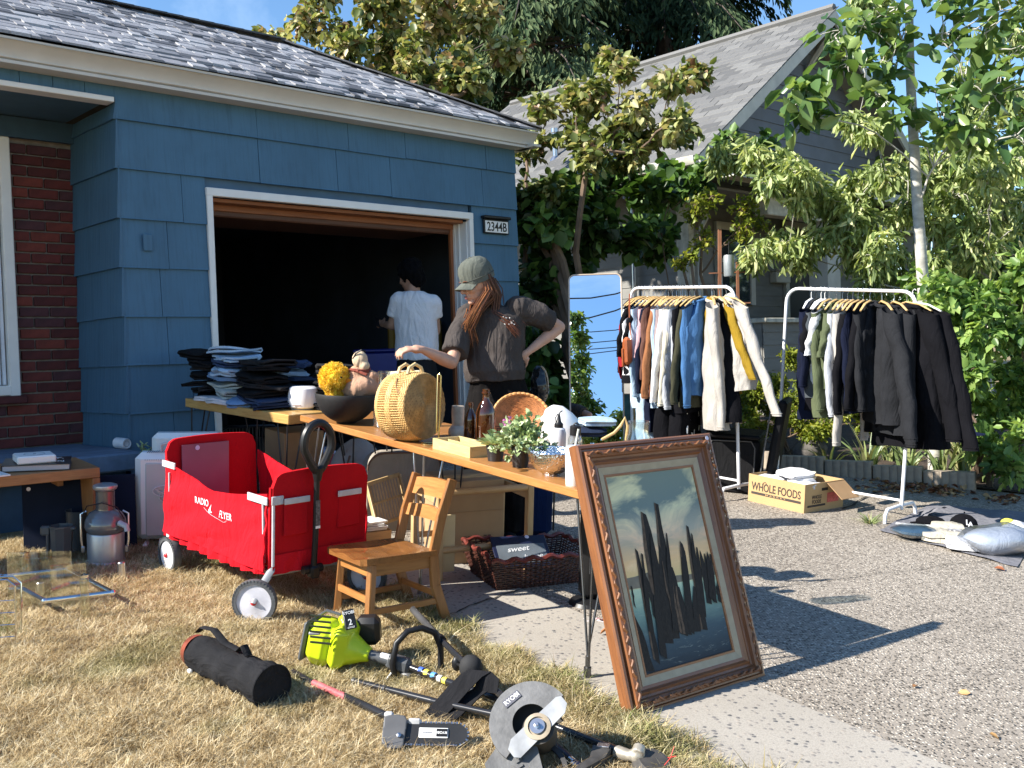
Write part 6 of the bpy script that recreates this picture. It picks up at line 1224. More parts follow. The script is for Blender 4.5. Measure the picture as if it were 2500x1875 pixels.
t=thing('wire_rack','white wire shelf rack cut off by the left edge on the grass','wire rack',M=tilt(G(20,1590),.3));q=MB();q.tube([(.03,.0,0),(.03,0,.27),(.0,.02,.29),(-.3,.02,.30)],.004,6);q.tube([(.03,.14,0),(.03,.14,.24),(0,.14,.27),(-.3,.14,.28)],.004,6);q.obj('wire_frame',chrome,t);q=MB();[q.tube([(-.3,.02*k,.01),(.06,.02*k,.01)],.0025,4)for k in range(9)];[q.tube([(-.3,0,.06+.05*k),(.03,0,.06+.05*k)],.002,4)for k in range(4)];q.obj('wire_shelf',chrome,t)

# ================================================================== TOOLS ON THE LAWN
def gp(px,py,h=0.0):p=G(px,py,h);return p
# camping chair bag
a=G(505,1668,.085);b=G(664,1678,.085);a=G(478,1588,.085);d=(b-a)
t=thing('black_carry_bag','black cylindrical fabric carry bag lying on the dry lawn','bag',M=frame(a,d));Lg=d.length;bagm=CLOTH('black_canvas',(.022,.022,.024),.35,.5)
q=MB();nr=24
def bagp(u,v):
    z=Lg*v;r=.078+.006*mnoise.noise(Vector((math.cos(u*6.28)*2,math.sin(u*6.28)*2,v*5)))-.02*max(0,.15-v)/.15+.004*math.sin(v*30)*math.sin(u*12.6);r*=(1-.12*math.sin(v*math.pi));return(r*math.cos(u*6.2832),r*math.sin(u*6.2832),z)
q.grid(bagp,nr,30,closeu=True);q.lathe([(0,Lg),(.076,Lg),(.079,Lg-.004)],nr);q.obj('body',bagm,t);q=MB();q.tube([(.079*math.cos(x),.079*math.sin(x),Lg)for x in np.linspace(0,6.28,30)[:-1]],.004,6,closed=True);q.obj('end_piping',bagm,t)
q=MB();q.lathe([(0,-.035),(.04,-.03),(.06,-.01),(.064,.02)],24);q.obj('open_end',M_('orange_end',(.20,.05,.03),.35,var=.6,vs=12),t)  # far end of the bag, blotchy reddish orange
inv=t.matrix_world.inverted();upv=(inv.to_3x3()@Vector((0,0,1)));upv.z=0;upv.normalize();sdv=Vector((-upv.y,upv.x,0))
q=MB();q.tube([upv*.08+Vector((0,0,.02)),upv*.105+Vector((0,0,.05)),upv*.115+Vector((0,0,.13)),upv*.085+Vector((0,0,.20)),upv*.080+Vector((0,0,.30)),upv*.105+Vector((0,0,.33)),upv*.075+Vector((0,0,.36))],.017,8,flat=.25,up=sdv.cross(Vector((0,0,1))));q.obj('strap',bagm,t)
q=MB();q.ball(tuple(-upv*.05+sdv*.06+Vector((0,0,.06))),(.01,.01,.014),8);q.obj('white_toggle',white_plastic,t)
# trimmer power head
lime=M_('lime_plastic',(.50,.62,.015),.32,var=.04);Pe=G(818,1572,.11);Ps=G(1000,1628,.055);dS=(Ps-Pe).normalized();shaft_m=M_('black_shaft',(.02,.02,.022),.22,var=.2)
t=thing('string_trimmer','lime green two cycle string trimmer engine with long black shaft on the lawn','string trimmer',M=frame(Pe,dS));I=t.matrix_world.inverted();L3=lambda p:I@Vector(p)
q=MB();q.box((0,0,-.045),(.165,.18,.14),ch=.045);q.box((0,.01,.035),(.185,.185,.07),ch=.045);q.box((.0,.105,.03),(.06,.05,.07),ch=.02);q.lathe([(0,.03),(.075,.04),(.06,.08),(.036,.125),(.028,.15),(0,.15)],20);me=withmat(remesh(q,.0055,3),lime,'cowling');link(me,'cowling',t)
up_w=I.to_3x3()@Vector((0,0,1));side_w=I.to_3x3()@Vector((-.6,-.8,0))
camdir=(I@Vector((0,0,1.5))).normalized()
def face_dir(v):return(I.to_3x3()@Vector(v)).normalized()
# vents: dark slots on the side toward the viewer, left end
cg=Pe.copy();vdir=Vector((-.15,-.97,.2)).normalized()
for k in range(6):
    w0=at(757,1502+13*k,Pe.y-.112-.004*k);w1=at(808,1507+13*k,Pe.y-.112-.004*k);q=MB();q.tube([L3(w0),L3(w1)],[.0045,.0045],6,flat=.8);q.obj('vent_slot',M_('vent_black',(.015,.02,.006),.6),t)
q=MB();w=at(853,1512,Pe.y-.095);fb=frame(w,(Vector((0,0,CAMZ))-w).normalized()+Vector((.15,0,.1)));q.box((0,0,0),(.045,.075,.012),I@fb@rotm(0,0,.12),ch=.004);q.obj('badge',black_plastic,t)
text('RYOBI',.016,white_plastic,t,I@fb@rotm(0,0,.12)@T(0,.024,.0068));text('2',.032,white_plastic,t,I@fb@rotm(0,0,.12)@T(0,-.012,.0068));text('CYCLE',.009,white_plastic,t,I@fb@rotm(0,0,.12)@T(0,-.031,.0068))
q=MB();w=at(768,1546,Pe.y-.1);q.box((0,0,0),(.045,.014,.01),I@frame(w,(0,-1,.1)),ch=.004);q.obj('grey_badge',M_('mid_grey',(.25,.25,.26),.5),t)
q=MB();w=Pe+Vector((.12,.08,.03));q.box((0,0,0),(.10,.09,.11),I@T(w),ch=.02);q.jitter(.004,12);q.obj('air_filter_cover',black_plastic,t);q=MB();q.box((0,0,-.105),(.15,.16,.02),ch=.01);q.tube([(.02,.08,-.1),(0,.12,-.06),(0,.12,0)],.006,6);q.obj('starter_cover',dkg,t)
q=MB();w0=G(762,1582,.05);w1=G(800,1592,.035);q.tube([L3(w0),L3(w0.lerp(w1,.5)),L3(w1)],[.02,.026,.02],12);q.obj('fuel_tank',M_('milky_tank',(.62,.60,.50),.4),t)
p0=Pe+dS*.135;pE=G(1235,1712,.07)
q=MB();q.tube([L3(p0),L3(p0+dS*.10)],.020,14);q.obj('grip_sleeve',dkg,t);q=MB();q.tube([L3(p0+dS*.1),L3(Ps),L3(G(1095,1665,.06)),L3(pE),L3(G(1300,1752,.05)),L3(G(1480,1822,.045))],.0125,12);q.obj('shaft',shaft_m,t)
w=p0+dS*.135;q=MB();q.box((0,0,0),(.05,.06,.10),I@frame(w,dS)@T(0,0,0),ch=.014);q.box((0,0,0),(.03,.035,.05),I@frame(w+Vector((.03,-.02,-.045)),dS),ch=.008);q.obj('trigger_housing',dkg,t)
q=MB();q.tube([L3(w+Vector((-.02,-.03,-.02))),L3(w+Vector((-.05,-.05,-.05))),L3(w+Vector((-.09,-.06,-.055)))],.004,5);q.obj('throttle_cable',white_plastic,t);q=MB();q.box((0,0,0),(.018,.02,.04),I@frame(w+Vector((-.05,.0,.03)),dS),ch=.004);q.obj('white_switch',white_plastic,t)
# D handle loop
hl=[(985,1668),(963,1655),(958,1620),(968,1570),(995,1541),(1030,1533),(1062,1545),(1076,1580),(1076,1625),(1060,1658),(1040,1668)];Yh=Ps.y-.02;pts=[at(x,y,Yh+.10*(x-958)/118)for x,y in hl];q=MB();q.tube([L3(p)for p in pts],.0125,10);q.obj('loop_handle',black_plastic,t);q=MB();w=at(1032,1655,Yh);q.box((0,0,0),(.04,.05,.05),I@frame(w,dS),ch=.01);q.tube([L3(w+Vector((-.04,-.02,-.01))),L3(w+Vector((.02,-.03,-.02)))],.008,8);q.obj('handle_clamp',black_plastic,t)
sh_d=(G(1235,1712,.07)-G(1095,1665,.06)).normalized()
for i,(px,py,c_)in enumerate(((1030,1637,(.05,.12,.5)),(1043,1643,(.75,.65,.1)),(1060,1650,(.1,.3,.65)),(1075,1657,(.7,.7,.65)),(1087,1662,(.75,.65,.1)),(1168,1688,(.1,.3,.65)),(1185,1695,(.1,.3,.65)),(1200,1702,(.75,.72,.6)))):
    w=G(px,py,.06);q=MB();q.tube([L3(w-sh_d*.010),L3(w+sh_d*.010)],.0131,12);q.obj('decal',M_('decal_%d'%i,c_,.4),t)
# loose upper shaft crossing
t2=thing('loose_upper_shaft','loose black tool shaft with open end crossing over the trimmer shaft','tool shaft',tuple(G(1008,1500,.13)));o=t2.matrix_world.translation.copy()if False else Vector(t2.location);pts=[G(1008,1488,.15),G(1075,1560,.13),G(1105,1590,.12),G(1180,1660,.10),G(1240,1712,.10)]
q=MB();q.tube([p-o for p in pts[:2]],.0145,12);q.obj('upper_tube',M_('worn_shaft',(.055,.055,.055),.3,var=.4),t2);q=MB();q.tube([p-o for p in pts[1:]],.0125,12);q.obj('lower_tube',shaft_m,t2);q=MB();d=(pts[2]-pts[1]).normalized();q.tube([pts[1]-o-d*.012,pts[1]-o+d*.02],.019,12);q.obj('collar',black_plastic,t2)
q=MB();w=G(1150,1632,.115);q.ball((0,0,0),(.045,.035,.05),14,T(w-o));q.jitter(.006,10);q.obj('foam_pad',M_('black_foam',(.015,.015,.016),.8),t2)
# strap
strap=CLOTH('webbing',(.017,.017,.019),.2,.3,weave=250);t=thing('shoulder_strap','wide black webbing shoulder strap draped over the tool shafts','strap',tuple(G(1150,1690,.1)));o=Vector(t.location)
def ribbon(pts,w,wd,th=.004):
    mb=MB();V=[];n=len(pts)
    for i,p in enumerate(pts):
        p=Vector(p);wv=Vector(wd[i]if isinstance(wd,list)else wd).normalized()*w/2;d=(Vector(pts[min(i+1,n-1)])-Vector(pts[max(i-1,0)])).normalized();nn=d.cross(wv).normalized()*th/2;V+=[p-wv+nn,p+wv+nn,p+wv-nn,p-wv-nn]
    Fc=[(4*i+k,4*i+(k+1)%4,4*i+4+(k+1)%4,4*i+4+k)for i in range(n-1)for k in range(4)]+[(0,3,2,1),(4*n-4,4*n-3,4*n-2,4*n-1)];mb.add(V,Fc);return mb
pp_=[G(1052,1752,.02),G(1085,1720,.06),G(1120,1680,.11),G(1150,1650,.15),G(1172,1638,.165),G(1192,1655,.15),G(1186,1690,.10)];ribbon([p-o for p in pp_],.085,(.92,-.39,.0)).obj('webbing',strap,t)
pp_=[G(1090,1758,.03),G(1120,1730,.05),G(1150,1700,.08),G(1180,1680,.11),G(1190,1668,.13)];ribbon([p-o for p in pp_],.08,(.92,-.35,.15)).obj('webbing',strap,t);q=MB();w=G(1115,1620,.09);q.ball(tuple(w-o),(.02,.016,.03),10);q.tube([w-o,G(1150,1640,.13)-o],.006,6);q.obj('clip',black_plastic,t)
# pole shaft leading to edger
t=thing('edger_attachment','grey lawn edger attachment with steel blade on a black shaft','lawn edger',tuple(G(1290,1790,.1)));o=Vector(t.location)
q=MB();q.tube([G(862,1662,.03)-o,G(1060,1712,.05)-o],.0125,12);q.obj('lower_shaft',shaft_m,t);q=MB();q.tube([G(1055,1711,.05)-o,G(1245,1752,.08)-o],.0118,12);q.obj('upper_shaft',shaft_m,t)
q=MB();[q.tube([G(862+0,1662,.03)-o,G(868,1664,.03)-o],.0135,12)];q.tube([G(935,1681,.04)-o,G(941,1682,.04)-o],.0138,12);q.obj('coupler_ring',M_('worn_shaft',(.05,.05,.05),.3),t)
# guard: arc shell facing the viewer
gc=G(1300,1775,.13);fc=((Vector((0,0,CAMZ))-gc).normalized()+Vector((0,0,.55))).normalized();fx=Vector((.86,.22,.42)).normalized();GM=basis(gc-o,fx,fx.cross(-fc).cross(fx)if False else Vector(fc).cross(fx),None);GM=basis(gc-o,fx,fc.cross(fx));gr=M_('scuffed_grey_plastic',(.12,.12,.12),.6,var=.35,vs=14,bs=.4)
def arcshell(r0,r1,a0,a1,z0,z1,n=26):
    mb=MB();V=[];
    for k in range(n+1):
        a=a0+(a1-a0)*k/n;c,s=math.cos(a),math.sin(a);V+=[(r0*c,r0*s,z1),(r1*c,r1*s,z1),(r1*c,r1*s,z0),((r1-.004)*c,(r1-.004)*s,z0),((r1-.004)*c,(r1-.004)*s,z1-.004),(r0*c,r0*s,z1-.004)]
    Fc=[(6*k+i,6*k+(i+1)%6,6*k+6+(i+1)%6,6*k+6+i)for k in range(n)for i in range(6)]+[tuple(range(6))[::-1],tuple(6*n+i for i in range(6))];mb.add(V,Fc);return mb
g1=arcshell(.058,.132,math.radians(8),math.radians(205),-.02,.045);o1=g1.obj('guard',gr,t,M=GM);
q=MB();q.prism([(-.118,-.0),(-.045,-.01),(-.02,-.07),(-.045,-.155),(-.20,-.10),(-.185,-.03)],.03,GM,.0);q.obj('guard_flap',gr,t);q=MB();[q.box((-.078-.006*k,-.045-.017*k,.032),(.02,.007,.008),GM)for k in range(6)];q.obj('guard_ribs',gr,t)
q=MB();q.box((0,.084,.047),(.062,.026,.004),GM@rotm(0,0,.15)@T(0,.012,0),ch=.001);q.obj('badge_plate',M_('badge_grey',(.10,.10,.12),.4),t);text('RYOBI',.020,white_plastic,t,GM@rotm(0,0,.15)@T(0,.096,.0497))
q=MB();pl_=[(-.115,-.028),(-.10,-.042),(.09,-.02),(.115,.0),(.115,.03),(.10,.038),(-.09,.022),(-.115,.002)];q.prism(pl_,.003,GM@T(.012,-.028,.052)@rotm(0,0,.12));q.obj('blade',M_('worn_steel',(.30,.31,.32),.5,metal=.3,var=.35,vs=9),t)
q=MB();q.lathe([(0,0),(.042,0),(.042,.003),(.03,.005)],24,GM@T(.010,-.028,.056));q.obj('rust_disc',M_('tan_washer',(.33,.27,.19),.6,var=.3,vs=20),t);q=MB();q.lathe([(0,0),(.024,0),(.024,.003),(0,.003)],24,GM@T(.010,-.028,.061));q.lathe([(0,.003),(.010,.003),(.010,.011),(.006,.013),(.006,.019),(0,.019)],6,GM@T(.010,-.028,.061));q.obj('arbor_nut',steel,t)
q=MB();q.prism([(-.10,-.02),(.095,-.03),(.10,.04),(.06,.085),(-.04,.10),(-.10,.05)],.004,GM,-.018);q.obj('inner_plate',M_('dark_housing',(.04,.036,.03),.7),t);q=MB();q.lathe([(.05,-.05),(.055,0),(.05,.045),(0,.046)],20,GM@T(.01,-.03,0));q.obj('gear_housing',M_('dark_housing',(.10,.09,.08),.6),t)
q=MB();q.lathe([(.085,-.01),(.10,-.012),(.10,.012),(.085,.010)],30,GM@T(-.06,-.12,-.03));q.lathe([(0,-.008),(.03,-.01),(.03,.01),(0,.008)],20,GM@T(-.06,-.12,-.03));q.obj('guide_wheel',black_plastic,t)
# head of the string trimmer (lower right)
H_=G(1560,1838,.05);t=thing('trimmer_head','dirty string trimmer gear head with worn black guard at the bottom edge','trimmer head',tuple(H_));o=Vector(t.location);alum=M_('dirty_aluminium',(.42,.38,.31),.5,metal=.5,var=.35,vs=25);
q=MB();q.tube([G(1482,1823,.045)-o,G(1505,1834,.045)-o],.016,12);q.obj('shaft_collar',shaft_m,t);q=MB();q.tube([G(1503,1833,.045)-o,G(1525,1842,.045)-o,G(1545,1846,.05)-o],[.020,.021,.017],12);q.ball(tuple(G(1556,1845,.05)-o),(.026,.026,.028),14);q.tube([G(1556,1842,.06)-o,G(1562,1822,.075)-o],[.022,.02],12);me=withmat(remesh(q,.004,2),alum,'gear_head');link(me,'gear_head',t)
q=MB();q.lathe([(0,.03),(.05,.028),(.064,.01),(.066,-.03),(.055,-.045),(0,-.05)],26,T(G(1592,1872,.02)-o)@rotm(.35,.25,0));q.obj('line_spool',M_('worn_black',(.055,.05,.045),.7,var=.4,vs=20),t)
q=MB();gA=[G(1448,1832,.05),G(1492,1838,.05),G(1478,1862,.03),G(1420,1895,.03),G(1400,1890,.03),G(1440,1862,.04)];V=[p-o for p in gA];q.add([tuple(v)for v in V]+[tuple(v+Vector((0,0,.018)))for v in V],[tuple(range(6))[::-1],tuple(range(6,12))]+[(i,(i+1)%6,6+(i+1)%6,6+i)for i in range(6)]);q.obj('cutting_guard',M_('worn_black',(.055,.05,.045),.7),t);q=MB();q.box((0,0,0),(.04,.03,.006),T(G(1473,1820,.068)-o)@rotm(0,0,-.3),ch=.001);q.obj('bracket',steel,t)
q=MB();q.tube([G(1622,1868,.04)-o,G(1637,1850,.07)-o,G(1646,1822,.10)-o],.0013,5);q.tube([G(1630,1850,.06)-o,G(1652,1846,.07)-o],.0013,5);q.obj('red_line',M_('red_line',(.6,.06,.05),.4),t)
t=thing('fourth_shaft','dark blue black tube lying toward the bottom edge beneath the edger','tool shaft',tuple(G(1350,1830,.03)));o=Vector(t.location);q=MB();q.tube([G(1325,1795,.035)-o,G(1428,1885,.03)-o],.0145,12);q.obj('tube',M_('blue_black',(.006,.010,.028),.3),t);q=MB();q.tube([G(1392,1858,.032)-o,G(1402,1866,.032)-o],.017,12);q.tube([G(1402,1866,.03)-o,G(1440,1898,.03)-o],.0125,12);q.obj('coupler',chrome,t)
# pole saw
t=thing('pole_saw','pole saw attachment with short toothed chain bar on the lawn','pole saw',tuple(G(960,1790,.05)));o=Vector(t.location)
q=MB();q.tube([G(715,1640,.03)-o,G(768,1668,.035)-o],.0125,12);q.obj('end_tube',shaft_m,t);q=MB();q.tube([G(766,1667,.035)-o,G(845,1702,.04)-o],.0128,12);q.obj('red_label',M_('faded_red_label',(.42,.10,.11),.5,var=.3,vs=30),t);q=MB();q.tube([G(842,1700,.04)-o,G(945,1748,.05)-o],.0132,12);q.obj('shaft',shaft_m,t)
sc_=G(972,1790,.06);fz=(Vector((0,0,CAMZ))-sc_).normalized();fz=(fz+Vector((0,.1,.5))).normalized();bx=Vector((1,.02,-.06)).normalized();SM=basis(sc_-o,bx,fz.cross(bx))
q=MB();q.prism([(-.05,-.035),(-.03,-.058),(.02,-.058),(.028,.04),(.018,.055),(-.02,.058),(-.05,.05)],.045,SM,-.03);me=remesh(q,.003,2);withmat(me,M_('saw_grey',(.09,.09,.092),.45,var=.2,vs=9),'housing');link(me,'housing',t)
q=MB();q.box((-.035,.06,0),(.03,.02,.03),SM,ch=.006);q.box((.05,.042,-.005),(.05,.02,.03),SM,ch=.009);q.obj('oil_cap',M_('light_cap',(.5,.5,.5),.4),t);q=MB();q.lathe([(0,0),(.008,0),(.008,.006),(.004,.008),(0,.008)],6,SM@T(.005,-.015,.016));q.obj('bar_nut',steel,t)
bar=[(.02,-.036)]+[(.19+.036*math.sin(a),-.036*math.cos(a))for a in np.linspace(0,math.pi,10)]+[(.02,.036)]
q=MB();q.prism(bar,.005,SM,-.004);q.obj('guide_bar',M_('bar_black',(.02,.02,.02),.4,var=.3),t);q=MB();nT=44;per=[]
for i in range(len(bar)-1):
    a_,b_=Vector(bar[i]),Vector(bar[i+1]);n_=max(1,int((b_-a_).length/.0085));per+=[a_.lerp(b_,k/n_)for k in range(n_)]
for i,p in enumerate(per):nx_=per[(i+1)%len(per)];d=(nx_-p);a_=math.atan2(d.y,d.x);q.box((0,-.002,-.001),(.006,.007 if i%2 else .004,.007),SM@T(p.x,p.y,0)@rotm(0,0,a_))
tag(q.obj('saw_chain',steel,t),kind='stuff')
q=MB();q.box((.115,.002,.003),(.095,.034,.004),SM,ch=.002);q.obj('white_label',white_plastic,t);q=MB();q.box((.142,.002,.0055),(.036,.026,.003),SM);q.obj('black_label',black_plastic,t);text('RYOBI',.012,white_plastic,t,SM@T(.142,.002,.0073)@rotm(0,0,math.pi));text('EXPAND-IT',.006,M_('mid_grey',(.25,.25,.26),.5),t,SM@T(.095,.002,.0055)@rotm(0,0,math.pi))
# ================================================================== PAINTING IN CARVED FRAME
BLp,BRp=G(1534,1757),G(1862,1652);u_=(BRp-BLp);Wp=u_.length;u_.normalize();bk_=Vector((-u_.y,u_.x,0)).normalized();TLp=BLp+Vector((0,0,.955))+bk_*.27;v_=(TLp-BLp);Hp_=v_.length;PM_=basis(BLp,u_,v_)
pt=thing('framed_painting','seascape painting of dark pilings in carved brown frame leaning on the table end','painting',M=PM_)
frm=WOOD('frame_wood',(.13,.045,.018),(.27,.105,.038),.38,0,coat=.3);frm_y=WOOD('frame_wood_y',(.13,.045,.018),(.27,.105,.038),.38,1,coat=.3);gold_l=WOOD('frame_lip',(.20,.07,.02),(.36,.15,.05),.4,0)
fwid=.095
def molding(a,b,inward,w,prof,name,mat):
    """mitred moulding from a to b with profile (distance inward, height)"""
    a=Vector(a);b=Vector(b);d=(b-a).normalized();inw=Vector(inward);V=[]
    for(s,z)in prof:V+=[a+inw*s+d*s+Vector((0,0,z))]
    for(s,z)in prof:V+=[b+inw*s-d*s+Vector((0,0,z))]
    n=len(prof);q=MB();q.add([tuple(x)for x in V],[(i,(i+1)%n,n+(i+1)%n,n+i)for i in range(n)]+[tuple(range(n))[::-1],tuple(range(n,2*n))]);return q.obj(name,mat,pt,ang=25)
pf=[(0,-.028),(0,.012),(.006,.020),(.016,.021),(.020,.012),(.026,.012),(.032,.030),(.044,.034),(.052,.026),(.056,.012),(.064,.010),(.074,.014),(.082,.004),(.095,.002),(.095,-.012),(.03,-.028)]
cn=[((0,0,0),(Wp,0,0),(0,1,0),frm),((Wp,0,0),(Wp,Hp_,0),(-1,0,0),frm_y),((Wp,Hp_,0),(0,Hp_,0),(0,-1,0),frm),((0,Hp_,0),(0,0,0),(1,0,0),frm_y)]
for a,b,i_,mt in cn:molding(a,b,i_,fwid,pf,'frame_side',mt)
lin=[(.094,.000),(.094,.004),(.122,-.003),(.122,-.010)];linm=M_('linen_liner',(.40,.34,.235),.85,var=.08,vs=30)
for a,b,i_,mt in cn:molding(a,b,i_,.03,lin,'liner',linm)
lip=[(.121,-.008),(.121,-.001),(.129,-.001),(.131,-.008)]
for a,b,i_,mt in cn:molding(a,b,i_,.01,lip,'inner_lip',gold_l)
q=MB();rr=random.Random(3)
for a,b,i_,mt in cn:
    a=Vector(a);b=Vector(b);d=(b-a).normalized();L=(b-a).length;k=.05
    while k<L-.05:
        l_=rr.uniform(.028,.045);c=a+d*(k+l_/2)+Vector(i_)*.040;ang=math.atan2(d.y,d.x);s_=rr.choice([-1,1])
        q.tube([c+rotm(0,0,ang)@Vector((x*l_,s_*.006*math.sin(x*5),.034+.004*math.cos(x*3)))for x in(-.5,-.25,0,.25,.5)],[.002,.005,.0065,.005,.002],6);k+=l_+.004
tag(q.obj('carving',WOOD('carving_wood',(.09,.03,.012),(.24,.10,.038),.6,0),pt),kind='stuff')
X0,X1,Y0,Y1=.127,Wp-.127,.127,Hp_-.127
m,tt,p_,o_=nodes('painted_canvas');tc=coords(tt,(1,1,1));sx=N(tt,'ShaderNodeSeparateXYZ');tt.links.new(tc,sx.inputs[0])
mr=N(tt,'ShaderNodeMapRange');mr.inputs[1].default_value=Y0;mr.inputs[2].default_value=Y1;tt.links.new(sx.outputs[1],mr.inputs[0])
nzc=noiset(tt,coords(tt,(3.2,6.5,1),rot=(0,0,.25)),1.0,6,.6,.9);nzs=noiset(tt,coords(tt,(6,22,1)),1.6,5,.6,.5)
add=N(tt,'ShaderNodeMath',operation='MULTIPLY_ADD');tt.links.new(nzs,add.inputs[0]);add.inputs[1].default_value=.08;tt.links.new(mr.outputs[0],add.inputs[2])
basec=ramp(tt,add.outputs[0],[(.04,(.025,.035,.055)),(.20,(.05,.085,.13)),(.34,(.15,.26,.28)),(.44,(.34,.48,.44)),(.47,(.48,.42,.25)),(.58,(.58,.43,.28)),(.72,(.28,.31,.32)),(.86,(.12,.18,.22)),(1,(.14,.20,.22))])
cl=mixc(tt,ramp(tt,nzc,[(.46,(0,)*3),(.62,(.85,)*3)]),basec,ramp(tt,mr.outputs[0],[(.45,(.70,.62,.42)),(.62,(.66,.46,.38)),(.8,(.60,.64,.50)),(1,(.56,.58,.42))]))
sky_only=ramp(tt,mr.outputs[0],[(.47,(0,)*3),(.52,(1,)*3)]);c1=mixc(tt,sky_only,basec,cl)
wv=noiset(tt,coords(tt,(10,60,1)),1.3,4,.7,1.2);c2=mixc(tt,ramp(tt,wv,[(.60,(0,)*3),(.72,(.55,)*3)]),c1,(.30,.38,.42));c3=mixc(tt,ramp(tt,mr.outputs[0],[(.0,(1,)*3),(.3,(.7,)*3),(.36,(0,)*3)]),c1,c2)
tt.links.new(mixc(tt,1.0,c3,(1.55,1.38,1.08),'MULTIPLY'),p_.inputs[0]);p_.inputs['Roughness'].default_value=.7;p_.inputs['Specular IOR Level'].default_value=.12;bump(tt,p_,noiset(tt,coords(tt),240,3),.3,.002)
q=MB();q.add([(X0,Y0,-.006),(X1,Y0,-.006),(X1,Y1,-.006),(X0,Y1,-.006)],[(0,1,2,3)]);q.obj('canvas',m,pt,smooth=False)
def inpt(px,py):p=onplane(px,py,BLp,PM_.to_3x3()@Vector((0,0,1)));return PM_.inverted()@p
q=MB();hl_=[(1512,1432),(1530,1412),(1552,1408),(1590,1395),(1606,1375),(1625,1380),(1650,1405),(1700,1400),(1730,1375),(1748,1358),(1760,1378),(1762,1400),(1640,1425),(1517,1442)];V=[inpt(*h)for h in hl_];q.add([(v.x,v.y,-.0052)for v in V],[tuple(range(len(V)))]);q.obj('painted_hills',M_('hill_paint',(.17,.14,.095),.45,var=.3,vs=14),pt,smooth=False)
pil=[((1604,1226),(1652,1555),9,11),((1573,1248),(1632,1568),13,17),((1556,1338),(1606,1612),6,9),((1612,1328),(1640,1560),5,8),((1680,1282),(1722,1535),6,9),((1665,1320),(1690,1510),6,9),((1703,1335),(1722,1500),4,5),((1712,1342),(1734,1470),5,6),((1722,1350),(1742,1465),4,6),((1546,1500),(1586,1635),5,16),((1543,1430),(1552,1480),2,3),((1750,1420),(1760,1465),3,4),((1620,1370),(1660,1540),5,9),((1640,1380),(1672,1545),6,10),((1578,1400),(1612,1535),3,6),((1697,1430),(1705,1540),5,8),((1752,1390),(1756,1440),2,2),((1655,1430),(1680,1545),8,11),((1590,1300),(1618,1560),4,6),((1628,1300),(1650,1540),3,6),((1690,1300),(1712,1500),3,5),((1668,1360),(1690,1540),5,8),((1728,1345),(1738,1460),3,5),((1735,1352),(1748,1470),3,5),((1568,1350),(1590,1540),2,5),((1600,1450),(1622,1600),5,8)]
pm1=M_('piling_paint',(.022,.019,.016),.9,var=.5,vs=60,stretch=(4,1,1));pm2=M_('piling_edge',(.11,.075,.05),.9,var=.4,vs=50);rr=random.Random(6)
for i,(t0,t1,w0,w1)in enumerate(pil):
    q=MB();A=[];B=[];n=7
    for k in range(n+1):
        f=k/n;x=t0[0]+(t1[0]-t0[0])*f;y=t0[1]+(t1[1]-t0[1])*f;w=w0*.35+(w1-w0*.35)*min(1,f*2.2+.25)+rr.uniform(-1,1);A.append(inpt(x-w,y+rr.uniform(-6,6)*(k>0)));B.append(inpt(x+w*.9,y+rr.uniform(0,10)))
    P=[(v.x,v.y,-.0045+.00015*i)for v in A+B[::-1]];q.add(P,[tuple(range(len(P)))]);q.obj('painted_piling',pm1,pt,smooth=False)
    if w1>8:q=MB();P=[(v.x,v.y,-.0043+.00015*i)for v in A]+[(a.x*.72+b.x*.28,a.y*.72+b.y*.28,-.0043+.00015*i)for a,b in list(zip(A,B))[::-1]];q.add(P,[tuple(range(len(P)))]);q.obj('painted_highlight',pm2,pt,smooth=False)
q=MB();q.lathe([(0,0),(.009,0),(.009,.001),(0,.001)],16,T(Wp-.030,Hp_-.022,.0215));q.obj('price_dot',M_('white_dot',(.7,.68,.8),.5),pt)

# ================================================================== STANDING MIRROR
mY=8.5;mTL,mTR=at(1413,672,mY),at(1541,668,mY-.05);mBL=at(1394,1150,mY-.28);mx_=(mTR-mTL);mW=mx_.length;my_=(mTL-mBL);mH=my_.length;MMt=basis(mBL,mx_,my_)
mi=thing('standing_mirror','tall round cornered mirror with thin pale frame reflecting the sky','mirror',M=MMt)
def rr4(w,h,r,ins=0.0,n=6):
    o=[]
    for cx,cy,a0 in((w-r,h-r,0),(r,h-r,90),(r,r,180),(w-r,r,270)):o+=[(cx+(r-ins)*math.cos(math.radians(a0+90*k/n)),cy+(r-ins)*math.sin(math.radians(a0+90*k/n)))for k in range(n+1)]
    return o
m,tt,p_,o_=nodes('mirror_silver');p_.inputs[0].default_value=(.88,.91,.92,1);p_.inputs['Metallic'].default_value=1;p_.inputs['Roughness'].default_value=.0
q=MB();q.prism(rr4(mW,mH,.05,.006),.004,z0=-.004);q.obj('mirror_glass',m,mi,smooth=False)
q=MB();q.tube([(x,y,0)for x,y in rr4(mW,mH,.05)],.007,8,closed=True);q.obj('frame',M_('tan_frame',(.50,.40,.30),.4),mi);q=MB();q.prism(rr4(mW,mH,.05,.003),.012,z0=-.018);q.obj('backing',M_('backing_board',(.2,.15,.1),.8),mi)
q=MB();q.tube([(mW*.2,mH*.9,-.02),(mW*.2,.05+mH*0,-.35)],.01,6);q.obj('rear_strut',steel,mi)
